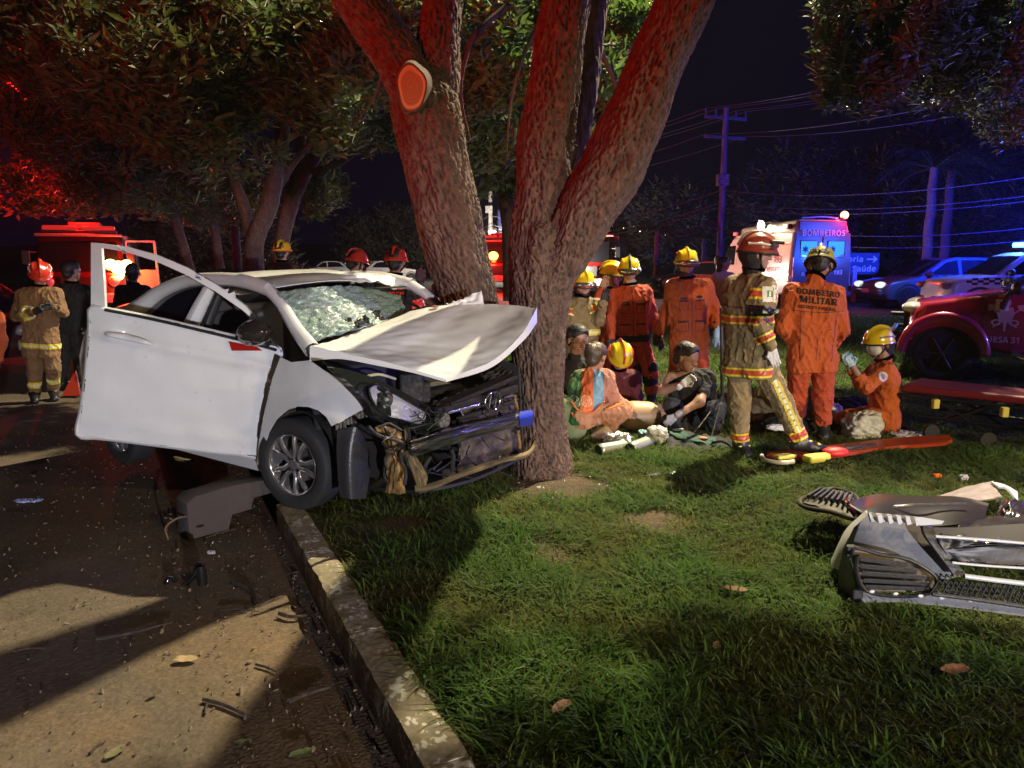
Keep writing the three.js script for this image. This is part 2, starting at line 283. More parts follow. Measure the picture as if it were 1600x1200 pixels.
{ // the block that was knocked out of the kerb
  const o = G(345, 828, 0), b = thing('kerb_block', 'loose broken block of concrete kerb lying beside the front wheel', 'kerb block', o);
  const prof = [[0, 0], [0.3, 0.0], [0.34, 0.12], [0.49, 0.13], [0.52, 0.22], [0.68, 0.23], [0.69, 0.36], [0.3, 0.37], [0.06, 0.345], [0.0, 0.3]];
  const a = G(279, 834, 0), e = G(416, 800, 0); const ux = e.clone().sub(a).normalize();
  let g = plate(prof.map(([x, y]) => [x * 0.86, y * 0.80]), null, 0.17, a.clone().setY(0.005), ux, V(0, 1, 0), 0.012); 
  g = mergeVertices(g, 1e-4); const p = g.attributes.position; for (let i = 0; i < p.count; i++) { const n = N3(p.getX(i) * 9, p.getY(i) * 9, p.getZ(i) * 9); p.setXYZ(i, p.getX(i) + 0.003 * n, p.getY(i) + 0.003 * n, p.getZ(i) + 0.003 * n); }
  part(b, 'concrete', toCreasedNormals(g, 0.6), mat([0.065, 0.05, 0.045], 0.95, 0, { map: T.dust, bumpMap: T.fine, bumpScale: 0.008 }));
  const q = P(262, 832, 4.5).setY(0.02); part(b, 'root', tube([q, q.clone().add(V(-0.01, 0.08, 0)), q.clone().add(V(0.05, 0.13, -0.03)), q.clone().add(V(0.12, 0.14, -0.05))], [0.006, 0.008, 0.008, 0.004]), mat([0.13, 0.08, 0.04], 0.9));
}
// ---------------------------------------------------------------- trees
const barkT = tex(512, 512, (u, v) => { const n = tn(u, v, 9, 4), m = tn(v, u, 40, 3); const k = 0.50 + 0.13 * n + 0.12 * m; return [k, k * 0.86, k * 0.74]; }, true, 2);
const barkM = mat([0.42, 0.34, 0.325], 0.92, 0, { map: barkT, bumpMap: T.fine, bumpScale: 0.008 });
// a bole or limb through points with radii; rough bark as real relief
function bole(pts, radii, around = 56, along = 120, rough = 1, seedy = 0) {
  const c = new THREE.CatmullRomCurve3(pts, false, 'centripetal'), fr = c.computeFrenetFrames(along, false), pos = [], uv = [], idx = [], L = c.getLength();
  for (let i = 0; i <= along; i++) {
    const t = i / along, o = c.getPointAt(t), tt = c.getUtoTmapping(t), k = tt * (radii.length - 1), q = Math.min(radii.length - 2, Math.floor(k)), r = lerp(radii[q], radii[q + 1], k - q);
    for (let j = 0; j <= around; j++) {
      const a = j / around * Math.PI * 2, cx = Math.cos(a), cy = Math.sin(a), l = t * L;
      const w1 = 0.18 * N3(cx * r * 9, cy * r * 9 + seedy, l * 3), f1 = N3(cx * r * 34 + seedy + w1, cy * r * 34, l * 5 + w1), f4 = N3(cx * r * 12 + 4, cy * r * 12 + seedy, l * 16), f2 = N3(cx * r * 60, cy * r * 60 + seedy, l * 14), f3 = N3(cx * 1.2 + seedy, cy * 1.2, l * 1.6);
      const d = r + rough * (-0.026 * (1 - sstep(Math.abs(f1), 0, 0.3)) - 0.006 * (1 - sstep(Math.abs(f4), 0, 0.12)) + 0.004 * f2 + 0.09 * r * f3);
      const n = fr.normals[i], b = fr.binormals[i];
      pos.push(o.x + d * (cx * n.x + cy * b.x), o.y + d * (cx * n.y + cy * b.y), o.z + d * (cx * n.z + cy * b.z)); uv.push(j / around * Math.max(1, Math.round(r * 6.283 * 2)) / 2, l / 2);
    }
  }
  const w = around + 1; for (let i = 0; i < along; i++) for (let j = 0; j < around; j++) { const k = i * w + j; idx.push(k, k + 1, k + w, k + 1, k + w + 1, k + w); }
  const g = new THREE.BufferGeometry(); g.setAttribute('position', new THREE.Float32BufferAttribute(pos, 3)); g.setAttribute('uv', new THREE.Float32BufferAttribute(uv, 2)); g.setIndex(idx); g.computeVertexNormals();
  const nn = g.attributes.normal; for (let i = 0; i <= along; i++) { const a = i * w, b = a + around, x = nn.getX(a) + nn.getX(b), y = nn.getY(a) + nn.getY(b), z = nn.getZ(a) + nn.getZ(b), l = Math.hypot(x, y, z); nn.setXYZ(a, x / l, y / l, z / l); nn.setXYZ(b, x / l, y / l, z / l); }
  return g;
}
// pixels [x, y, width, depth] -> a bole
const boleP = (list, ...rest) => bole(list.map(([x, y, , d]) => P(x, y, d)), list.map(([, , w, d]) => w / 2 / LENS * d * 0.93), ...rest);
const leafGeo = (() => { // a spray of six leaves on a twig
  const list = [];
  for (let k = 0; k < 6; k++) {
    const l = 0.085 + 0.02 * (k % 3), w = 0.019, pos = [0, 0, 0, -w, 0.006, l * 0.45, w, 0.006, l * 0.45, 0, -0.012, l], g = new THREE.BufferGeometry();
    g.setAttribute('position', new THREE.Float32BufferAttribute([...pos, 0, -0.004, l * 0.5], 3)); g.setIndex([0, 1, 4, 0, 4, 2, 1, 3, 4, 4, 3, 2]); g.setAttribute('uv', new THREE.Float32BufferAttribute([0.5, 0, 0, 0.5, 1, 0.5, 0.5, 1, 0.5, 0.5], 2)); g.computeVertexNormals();
    g.rotateX(-0.5 + 0.35 * Math.sin(k * 2.1)); g.rotateY(k * 2.4); g.translate(0.02 * Math.sin(k * 2.4), 0.018 * k - 0.04, 0.02 * Math.cos(k * 2.4)); list.push(g);
  }
  return join(list);
})();
const leafM = mat([1, 1, 1], 0.92, 0, { transmission: 0.5, thickness: 0, clearcoat: 0.5, clearcoatRoughness: 0.2, side: THREE.DoubleSide });
// leaves through blobs [centre, rx, ry, rz, how many], thinned by noise so that gaps show
function foliage(parent, blobs, size, tint, holes = 0.05) {
  const m4 = [], q = new THREE.Quaternion(), e = new THREE.Euler(), cols = [], b = baseOf(parent);
  for (const [c, rx, ry, rz, n] of blobs) for (let i = 0, tries = 0; i < n && tries < n * 6; tries++) {
    const u = rr(-1, 1), a = rr(0, 6.283), s = Math.sqrt(1 - u * u), rad = Math.cbrt(rr(0.08, 1));
    const p = V(c.x + rx * rad * s * Math.cos(a), c.y + ry * rad * u, c.z + rz * rad * s * Math.sin(a));
    if (N3(p.x * 1.1, p.y * 1.1, p.z * 1.1) + 0.45 * N3(p.x * 2.9, p.y * 2.9, p.z * 2.9) < holes) continue;
    e.set(rr(-0.9, 0.9), rr(0, 6.3), rr(-0.9, 0.9)); q.setFromEuler(e); const k = size * rr(0.5, 1.6) * 1.25;
    m4.push(new THREE.Matrix4().compose(p.sub(b), q, V(k, k, k))); const t = rr(0.6, 1.35), y = rr(0, 1); cols.push([tint[0] * t * (y > 0.93 ? 2 : 1), tint[1] * t, tint[2] * t]); i++;
  }
  const im = new THREE.InstancedMesh(leafGeo, leafM, m4.length); m4.forEach((m, i) => { im.setMatrixAt(i, m); im.setColorAt(i, lin(...cols[i])); });
  im.name = 'crown'; im.castShadow = im.receiveShadow = true; im.userData.kind = 'stuff'; parent.add(im); return im;
}
{
  const t = thing('tree', 'large tree with split red lit trunks that the white car has hit', 'tree', G(840, 738, 0.13));
  const D = 5.67;
  part(t, 'trunk', [boleP([[848, 790, 150, D], [845, 742, 116, D], [843, 690, 93, D], [841, 600, 86, D], [840, 500, 97, D], [846, 420, 112, D], [852, 360, 108, D], [856, 325, 30, D]], 150, 380),
    boleP([[836, 470, 84, D], [836, 390, 88, D], [845, 310, 84, D + 0.02], [851, 235, 88, D + 0.05], [866, 130, 82, D + 0.05], [884, 10, 76, D], [905, -130, 72, D - 0.1], [930, -330, 60, D - 0.2]], 130, 420, 1, 5)]);
  part(t, 'limb', boleP([[846, 500, 30, D], [852, 450, 72, D - 0.05], [880, 400, 84, D - 0.08], [915, 330, 96, D - 0.1], [958, 258, 104, D - 0.12], [990, 185, 97, D - 0.15], [1024, 100, 88, D - 0.2], [1072, 0, 88, D - 0.3], [1130, -120, 80, D - 0.4], [1210, -280, 66, D - 0.6], [1330, -500, 50, D - 0.9]], 130, 460, 1, 11));
  part(t, 'limb', boleP([[868, 330, 36, D + 0.3], [896, 240, 40, D + 0.35], [912, 150, 44, D + 0.4], [922, 70, 42, D + 0.45], [934, -20, 38, D + 0.5], [955, -200, 30, D + 0.6]], 40, 90, 0.7, 3));
  part(t, 'trunk', boleP([[752, 790, 130, D + 0.5], [748, 690, 105, D + 0.42], [742, 560, 92, D + 0.35], [732, 470, 92, D + 0.3], [712, 390, 103, D + 0.3], [691, 300, 108, D + 0.3], [675, 220, 110, D + 0.3], [662, 160, 106, D + 0.3], [654, 110, 70, D + 0.3], [650, 90, 20, D + 0.3]], 150, 420, 1, 17));
  part(t, 'limb', boleP([[668, 220, 40, D + 0.32], [655, 160, 84, D + 0.3], [636, 115, 88, D + 0.28], [604, 62, 78, D + 0.25], [568, 10, 74, D + 0.2], [520, -60, 70, D + 0.1], [440, -190, 60, D]], 110, 260, 1, 23));
  part(t, 'limb', boleP([[668, 230, 40, D + 0.32], [672, 180, 80, D + 0.32], [680, 120, 80, D + 0.35], [687, 50, 66, D + 0.4], [694, -10, 60, D + 0.45], [712, -140, 52, D + 0.6]], 100, 240, 1, 29));
  { // sawn-off branch
    const c = P(643, 137, D - 0.02), n = ray(643, 137).normalize().negate().add(V(-0.12, 0.05, 0)).normalize(), x = V(0, 1, 0).cross(n).normalize(), y = n.clone().cross(x);
    const ring = textTexture(256, 256, (k) => { k.fillStyle = '#a5764e'; k.fillRect(0, 0, 256, 256); for (let r = 120; r > 6; r -= 5 + 3 * Math.sin(r)) { k.strokeStyle = r > 104 ? '#c79a68' : (r % 2 > 1 ? '#8a5c38' : '#95663f'); k.lineWidth = r > 104 ? 9 : 2.5; k.beginPath(); k.ellipse(128 + 5 * Math.sin(r), 128 + 4 * Math.cos(r * 0.7), r, r * 0.98, 0, 0, 7); k.stroke(); } });
    const g = new THREE.CylinderGeometry(0.118, 0.15, 0.16, 40, 4); g.rotateX(Math.PI / 2); const p = g.attributes.position; for (let i = 0; i < p.count; i++) { const a = Math.atan2(p.getY(i), p.getX(i)), k = 1 + 0.05 * Math.sin(a * 3 + 1) + 0.03 * Math.sin(a * 5); p.setXY(i, p.getX(i) * k * 0.92, p.getY(i) * k * 1.42); } g.computeVertexNormals();
    g.applyMatrix4(frame(x, y, n, c.clone().addScaledVector(n, -0.075))); const s = part(t, 'sawn_branch', g, barkM);
    const d = new THREE.CircleGeometry(0.108, 48), dp = d.attributes.position; for (let i = 0; i < dp.count; i++) { const a = Math.atan2(dp.getY(i), dp.getX(i)), k = 1 + 0.05 * Math.sin(a * 3 + 1) + 0.03 * Math.sin(a * 5); dp.setXY(i, dp.getX(i) * k * 0.9, dp.getY(i) * k * 1.4); }
    d.applyMatrix4(frame(x, y, n, c.clone().addScaledVector(n, 0.009))); part(s, 'cut_face', d, mat([0.95, 0.9, 0.85], 0.75, 0, { map: ring, bumpMap: T.fine, bumpScale: 0.003 }));
  }
  part(t, 'snapped_wood', plate([[0, 0], [0.05, 0], [0.1, 0.34], [0.06, 0.36], [0.03, 0.2]], null, 0.03, P(876, 302, D + 0.05), V(1, 0, -0.2).normalize(), V(0.08, 1, 0).normalize(), 0.006), mat([0.5, 0.3, 0.14], 0.85, 0, { map: T.dirt }));
  const tint = [0.08, 0.14, 0.025], B = (x, y, d, rx, ry, rz, n) => [P(x, y, d), rx, ry, rz, n];
  for (const pts of [[[790, 10, 7.4], [740, 60, 7.2], [720, 140, 7.2], [735, 220, 7.3]], [[900, -40, 7], [830, 60, 7.4], [800, 150, 7.6], [790, 260, 7.8]], [[930, 60, 7], [960, 130, 7.4], [975, 190, 7.6], [950, 240, 7.6]], [[560, -20, 7], [600, 60, 7.3], [590, 140, 7.6], [550, 200, 8]]]) part(t, 'branch', tube(pts.map((q) => P(...q)), [0.03, 0.022, 0.014, 0.006], 7, 24), barkM);
  foliage(t, [B(770, 60, 9.6, 0.95, 0.9, 0.9, 800), B(745, 180, 9.8, 0.65, 0.7, 0.7, 500), B(940, 170, 9.4, 0.4, 0.72, 0.7, 330), B(610, 20, 9.0, 0.62, 0.56, 0.6, 420), B(560, 120, 9.4, 0.6, 0.6, 0.7, 460), B(890, 20, 9.9, 1.0, 0.45, 0.9, 260), B(920, 245, 7.4, 0.12, 0.3, 0.4, 70), B(1000, 30, 9.8, 0.6, 0.36, 0.6, 220),
    [V(3.2, 5.4, -6.2), 1.2, 0.5, 0.6, 1100], [V(2.2, 5.3, -5.7), 1.0, 0.5, 0.6, 620], [V(4.4, 5.5, -6.0), 1.0, 0.5, 0.7, 700], [V(0.7, 5.9, -6.6), 0.7, 0.4, 0.6, 110]], 1.0, tint, 0.0);
}
function backTree(label, stems, blobs, size, tint, base, hole = 0.02) {
  const t = thing('tree', label, 'tree', base);
  stems.forEach((s, i) => part(t, i ? 'limb' : 'trunk', boleP(s, 26, 60, 0.6, i * 3.3), barkM));
  foliage(t, blobs, size, tint, hole); return t;
}
const Bl = (x, y, d, rx, ry, rz, n) => [P(x, y, d), rx, ry, rz, n];
backTree('leaning red lit tree with bent trunk on the left behind the car', [[[400, 440, 30, 12.5], [398, 380, 30, 12.5], [420, 320, 30, 12.5], [436, 240, 27, 12.5], [446, 160, 22, 12.4], [458, 90, 14, 12.2]], [[398, 395, 18, 12.6], [380, 320, 20, 12.8], [352, 250, 16, 13], [330, 190, 10, 13]], [[425, 310, 12, 12.6], [470, 240, 12, 12.6], [540, 180, 8, 12.4]]],
  [Bl(420, 70, 11.5, 1.7, 0.9, 1.4, 1500), Bl(250, 110, 11, 1.5, 1.0, 1.3, 1300), Bl(340, 210, 12, 1.1, 0.7, 1, 520), Bl(500, 130, 11.5, 0.9, 0.7, 1, 560), Bl(540, 215, 11.8, 0.5, 0.4, 0.6, 160)], 1.25, [0.085, 0.12, 0.03], P(400, 450, 12.5).setY(0.2));
backTree('greyer forked tree just right of the bent red tree', [[[434, 420, 22, 15], [446, 350, 26, 15], [466, 290, 26, 15], [500, 235, 20, 15], [552, 190, 14, 15], [600, 160, 8, 15]], [[462, 300, 18, 15], [470, 220, 16, 15], [478, 150, 12, 15]], [[480, 270, 10, 15], [540, 250, 9, 14.8], [590, 190, 5, 14.6]]],
  [Bl(560, 90, 14, 1.4, 1.1, 1.4, 900), Bl(590, 190, 14.5, 1.1, 0.6, 1.2, 520), Bl(480, 300, 16, 0.9, 0.6, 0.8, 260)], 1.3, [0.08, 0.115, 0.03], P(434, 440, 15).setY(0.25));
backTree('thin stemmed tree with thick dark leaves at the far left', [[[300, 430, 16, 16], [268, 330, 15, 16], [215, 240, 12, 15.5], [180, 150, 8, 15]], [[345, 420, 14, 17], [330, 330, 14, 17], [300, 250, 12, 17], [290, 180, 8, 16.6]], [[372, 420, 14, 17.4], [368, 330, 13, 17.4], [386, 250, 10, 17.2]]],
  [Bl(120, 130, 13, 1.8, 1.5, 1.6, 1500), Bl(20, 40, 12, 1.4, 1.2, 1.4, 700), Bl(220, 280, 15.5, 1.5, 0.8, 1.4, 760), Bl(90, 300, 17, 1.6, 0.6, 1.4, 360), Bl(330, 320, 17.5, 1.2, 0.7, 1.2, 420)], 1.3, [0.075, 0.095, 0.026], P(320, 445, 16.5).setY(0.25));
backTree('leafy tree hanging in the gap behind the two trunks of the struck tree', [[[800, 470, 30, 13.5], [798, 380, 28, 13.5], [790, 280, 26, 13.4], [800, 170, 20, 13.2], [820, 60, 14, 13]]],
  [Bl(770, 110, 12.6, 1.5, 1.4, 1.2, 1500), Bl(850, 250, 12.8, 1.2, 0.7, 1, 620), Bl(965, 60, 12.4, 0.9, 0.9, 1, 520), Bl(610, 40, 12.2, 1, 0.8, 1, 520), Bl(735, 255, 12.8, 0.8, 0.7, 0.8, 400)], 1.2, [0.08, 0.135, 0.03], P(800, 470, 13.5).setY(0.28));
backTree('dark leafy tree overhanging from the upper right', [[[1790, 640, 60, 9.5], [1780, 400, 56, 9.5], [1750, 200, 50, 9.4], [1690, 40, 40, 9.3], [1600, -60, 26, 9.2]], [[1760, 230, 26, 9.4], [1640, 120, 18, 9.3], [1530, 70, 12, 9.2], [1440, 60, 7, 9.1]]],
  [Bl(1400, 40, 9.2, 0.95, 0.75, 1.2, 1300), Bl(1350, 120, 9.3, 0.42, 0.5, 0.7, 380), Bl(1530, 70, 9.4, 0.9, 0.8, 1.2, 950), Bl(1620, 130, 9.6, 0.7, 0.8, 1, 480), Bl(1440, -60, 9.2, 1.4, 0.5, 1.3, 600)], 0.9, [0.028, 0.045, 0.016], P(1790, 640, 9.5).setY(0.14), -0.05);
{ // a dark belt of trees beyond the road: tall at the left, low to the right
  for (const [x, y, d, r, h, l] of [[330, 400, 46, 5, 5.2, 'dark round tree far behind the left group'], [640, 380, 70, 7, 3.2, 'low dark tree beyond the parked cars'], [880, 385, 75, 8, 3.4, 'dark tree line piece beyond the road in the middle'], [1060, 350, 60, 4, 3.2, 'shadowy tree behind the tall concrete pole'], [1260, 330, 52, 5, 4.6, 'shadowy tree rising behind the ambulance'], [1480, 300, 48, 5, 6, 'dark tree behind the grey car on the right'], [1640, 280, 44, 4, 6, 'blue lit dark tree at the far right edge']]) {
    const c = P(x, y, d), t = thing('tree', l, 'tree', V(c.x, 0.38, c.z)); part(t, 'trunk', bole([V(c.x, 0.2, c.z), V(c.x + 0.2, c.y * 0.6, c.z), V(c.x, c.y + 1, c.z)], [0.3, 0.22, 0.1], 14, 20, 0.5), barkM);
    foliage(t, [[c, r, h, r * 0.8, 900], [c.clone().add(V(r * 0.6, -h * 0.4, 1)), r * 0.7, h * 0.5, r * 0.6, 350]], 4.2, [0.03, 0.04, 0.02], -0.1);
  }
  for (const [x, top, d, l] of [[1460, 262, 31, 'left one of two pale palm trunks behind the grey car'], [1487, 268, 33, 'right one of two pale palm trunks behind the grey car'], [1027, 360, 38, 'short palm with a slim pale trunk left of the dark parked car'], [1100, 372, 44, 'faint slim palm behind the ambulance cab']]) {
    const a = P(x, top, d), t = thing('palm_tree', l, 'palm tree', V(a.x, 0.4, a.z)), r = d < 35 ? 0.19 : 0.13, pts = [], rad = []; for (let i = 0; i <= 12; i++) { pts.push(V(a.x + 0.02 * Math.sin(i * 1.7), lerp(0.3, a.y, i / 12), a.z)); rad.push(r * (1.15 - 0.3 * i / 12)); }
    part(t, 'trunk', bole(pts, rad, 20, 60, 0.5, x), mat([0.8, 0.72, 0.68], 0.9, 0, { map: barkT }));
    for (let k = 0; k < 14; k++) { const az = k * 2.4, el = 0.9 - 0.12 * (k % 9), L = d < 35 ? 2.3 : 1.3, dir = V(Math.cos(az), 0, Math.sin(az)), mid = a.clone().addScaledVector(dir, L * 0.5).add(V(0, L * 0.5 * el, 0)), end = a.clone().addScaledVector(dir, L).add(V(0, L * (el - 0.75), 0)), c = new THREE.QuadraticBezierCurve3(a, mid.add(V(0, 0.2, 0)), end), list = [tube([a, c.getPoint(0.5), end], [0.03, 0.02, 0.006], 5, 10)];
      for (let i = 2; i < 18; i++) for (const s of [-1, 1]) { const q = c.getPoint(i / 18), w = L * 0.26 * Math.sin(i / 18 * 3), tip = q.clone().addScaledVector(V(-dir.z, 0, dir.x), s * w).add(V(dir.x * 0.15, -w * 0.5, dir.z * 0.15)), b = q.clone().addScaledVector(dir, 0.06), g = new THREE.BufferGeometry().setFromPoints([q, b, tip]); list.push(g); }
      part(t, 'frond', list, MAT.frond ??= mat([0.03, 0.045, 0.018], 0.6, 0, { side: THREE.DoubleSide })); }
  }
  const hill = []; for (let i = 0; i <= 80; i++) { const a = -1.0 + 2.0 * i / 80; hill.push([a, 10 + 9 * Math.exp(-((a - 0.2) ** 2) * 18) + 3 * fbm2(i * 0.13, 1, 3)]); }
  setting('hills', gridSheet(hill, [0, 0.5, 1], (h, t) => { const R = 330 + 120 * t; return Object.assign(V(Math.sin(h[0]) * R, t ? h[1] * (t === 1 ? 0.9 : 1) : 0, -Math.cos(h[0]) * R), {}); }), mat([0.02, 0.022, 0.02], 1));
  const lg = new THREE.SphereGeometry(0.3, 8, 6); const gm = glow([1, 0.85, 0.65], 5);
  let i = 0; for (const [x, y] of [[947, 362], [958, 354], [964, 360], [974, 357], [980, 362], [990, 354], [985, 366], [1000, 361], [1010, 360], [1018, 363], [1028, 366], [1040, 368], [1064, 343], [1072, 342], [1056, 349], [939, 368], [1590, 305]]) { const m = mesh(numbered('distant_light'), lg, gm); m.position.copy(P(x, y, 318)); m.userData = { label: 'tiny white town light on the dark hill beyond the road', category: 'light', group: 'town lights on the hill' }; scene.add(m); i++; }
}
// ---------------------------------------------------------------- poles and wires
{
  const pm = mat([0.33, 0.31, 0.29], 0.9, 0, { map: T.dirt, bumpMap: T.fine, bumpScale: 0.01 }), wm = mat([0.07, 0.07, 0.07], 0.8), tops = [];
  for (const [x, y, d, r, l] of [[2085, -70, 18, 0.15, null], [1135, 168, 35, 0.15, 'tall concrete utility pole left of the ambulance'], [766, 256, 55, 0.17, 'utility pole seen between the two trunks of the struck tree'], [617, 314, 80, 0.2, 'distant utility pole above the red helmets'], [523, 332, 104, 0.2, 'furthest thin utility pole on the left']]) {
    const a = P(x, y, d); tops.push(a); const g = thing('utility_pole', l ?? 'concrete utility pole out to the right that carries the wires', 'utility pole', V(a.x, 0.38, a.z));
    part(g, 'post', rod(V(a.x, 0.3, a.z), a, r * 1.2, r * 0.8, 14), pm);
    for (const dy of [0.45, 1.3]) part(g, 'crossarm', boxAt(2.2, 0.12, 0.12, a.x, a.y - dy, a.z, 0.35), pm);
    for (const k of [-1, -0.5, 0.5, 1]) part(g, 'insulator', rod(V(a.x + k, a.y - 0.4, a.z - k * 0.35), V(a.x + k, a.y - 0.12, a.z - k * 0.35), 0.05, 0.035, 8), pm);
    if (d < 60) part(g, 'transformer_box', boxAt(0.5, 0.5, 0.4, a.x - 0.1, a.y - 3.2, a.z + 0.25), pm);
  }
  for (let i = 0; i < 4; i++) { const A = tops[i], B = tops[i + 1], w = thing('power_line', ['wires climbing to the upper right from the tall pole', 'wires running left from the tall pole behind the tree', 'far wires between the trunks and the left', 'furthest wires at the left'][i], 'power line', V((A.x + B.x) / 2, 6, (A.z + B.z) / 2));
    const offs = []; for (const k of [-1, -0.5, 0.5, 1]) offs.push([k, -0.1, 0.5]); for (const k of [-1, 1]) offs.push([k, -1.2, 0.7]); for (const y of [-3.6, -4.2, -4.4, -4.9, -5.3]) offs.push([rr(-0.2, 0.2), y, rr(0.7, 1.1)]);
    for (const [k, y, sag] of offs) { const a = A.clone().add(V(k, y, -k * 0.35)), b = B.clone().add(V(k, y, -k * 0.35)), pts = []; for (let j = 0; j <= 10; j++) { const t = j / 10; pts.push(mixV(a, b, t).add(V(0, -4 * sag * t * (1 - t), 0))); } part(w, 'wire', tube(pts, i ? 0.02 : 0.013, 5, 26), wm); } }
  { // lit signs and small far lamps
    const s = thing('sign', 'small lit blue advertising sign between the trunks', 'sign', P(788, 430, 60).setY(0.38)), c = P(789, 350, 60);
    part(s, 'post', rod(V(c.x, 0.3, c.z), V(c.x, c.y - 1, c.z), 0.1), pm); part(s, 'frame', boxAt(1.25, 2.2, 0.2, c.x, c.y, c.z), MAT.black);
    part(s, 'lit_panel', boxAt(1.1, 2.05, 0.02, c.x, c.y, c.z + 0.12), mat([0.02, 0.02, 0.02], 0.5, 0, { emissive: lin(1, 1, 1), emissiveIntensity: 0.55, emissiveMap: textTexture(64, 128, (k) => { k.fillStyle = '#2b3da0'; k.fillRect(0, 0, 64, 128); k.fillStyle = '#e8f2ff'; k.beginPath(); k.moveTo(38, 20); k.lineTo(62, 26); k.lineTo(44, 42); k.lineTo(58, 62); k.lineTo(34, 56); k.fill(); k.fillRect(6, 104, 20, 18); k.fillRect(34, 104, 22, 16); }) }));
  }
}
{ // lamp over the far car park, seen as a small white light between the trunks
  const q = P(769, 362, 52), g = thing('street_lamp', 'small lit street lamp seen between the trunks beside the pole', 'street lamp', V(q.x + 1.2, 0.38, q.z)), pm = mat([0.35, 0.35, 0.35], 0.6, 0.6);
  part(g, 'post', rod(V(q.x + 1.2, 0.3, q.z), V(q.x + 1.2, q.y + 0.3, q.z), 0.07), pm); part(g, 'arm', rod(V(q.x + 1.2, q.y + 0.3, q.z), V(q.x, q.y + 0.1, q.z), 0.04), pm); part(g, 'lamp_glass', ballAt(q, 0.2, 1.4, 0.5, 0.8), glow([1, 0.95, 0.85], 6));
  lamp('point', 0xfff0e0, POWER.lot, q.clone().add(V(-0.2, -0.35, 0)), { radius: 4, name: 'street_lamp_light' });
}
{ // street lamp out of the frame to the right: the light that throws the shadows to the lower left
  const head = V(6.4, 13, -12.2), foot = V(9.9, 0.2, -13.2), g = thing('street_lamp', 'tall street lamp standing out to the right behind the responders', 'street lamp', foot), pm = mat([0.35, 0.35, 0.35], 0.6, 0.6);
  part(g, 'post', rod(foot, V(9.9, 12.6, -13.2), 0.12, 0.06, 12), pm); part(g, 'arm', tube([V(9.9, 12.4, -13.2), V(9.0, 13.2, -13), head.clone().add(V(0.3, 0.12, -0.1))], 0.04, 8), pm);
  part(g, 'lamp_head', boxAt(0.75, 0.12, 0.3, head.x, head.y + 0.1, head.z), pm); part(g, 'lamp_glass', boxAt(0.55, 0.03, 0.22, head.x, head.y + 0.02, head.z), glow([1, 0.92, 0.72], 8));
  lamp('spot', 0xfff0c8, POWER.street, head.clone().add(V(0, -0.05, 0)), { to: V(-0.6, 0, -4.2), angle: 0.74, penumbra: 0.5, radius: 6, name: 'street_lamp_light' });
}
function floodStand(label, at, aim, power, color, o) { // a work light on a tripod
  const g = thing('work_light', label, 'work light', V(at.x, groundY(at.x, at.z), at.z)), y0 = groundY(at.x, at.z), d = aim.clone().sub(at).normalize(), x = V(0, 1, 0).cross(d).normalize(), y = d.clone().cross(x);
  for (let k = 0; k < 3; k++) part(g, 'leg', rod(V(at.x + 0.45 * Math.cos(k * 2.1), y0, at.z + 0.45 * Math.sin(k * 2.1)), V(at.x, y0 + 0.8, at.z), 0.015), MAT.black);
  part(g, 'post', rod(V(at.x, y0 + 0.5, at.z), at.clone().add(V(0, -0.12, 0)), 0.02), MAT.black);
  const hb = box(0.34, 0.24, 0.08, 0.01); hb.applyMatrix4(frame(x, y, d, at)); part(g, 'lamp_head', hb, MAT.black);
  const f = box(0.3, 0.2, 0.01, 0.004); f.applyMatrix4(frame(x, y, d, at.clone().addScaledVector(d, 0.046))); part(g, 'lamp_glass', f, glow([1, 1, 0.95], 6));
  lamp('spot', color, power, at.clone().addScaledVector(d, 0.08), { to: aim, ...o });
}
floodStand('low tripod work light behind the photographer, turned to the wreck', V(5.2, 1.4, 9.0), V(-0.6, -2.1, -5.4), POWER.flood, 0xf3f2ff, { angle: 0.33, penumbra: 0.3, radius: 5, name: 'flood_light' });
floodStand('added tall tripod fill light out of view to the right, lifting the pavement and kerb', V(5.5, 5.5, 2.5), V(-1.3, 0, -3.2), POWER.laneFill * 4, 0xffd9a0, { angle: 0.52, penumbra: 0.6, radius: 5, name: 'lane_fill_light' });  // fill light added to lift the dark pavement
floodStand('tripod work light out to the right of the lawn', V(7.0, 2.6, 0.5), V(1.7, 0.5, -6.4), POWER.side, 0xffe6bc, { angle: 0.42, penumbra: 0.6, radius: 5, name: 'side_light' });
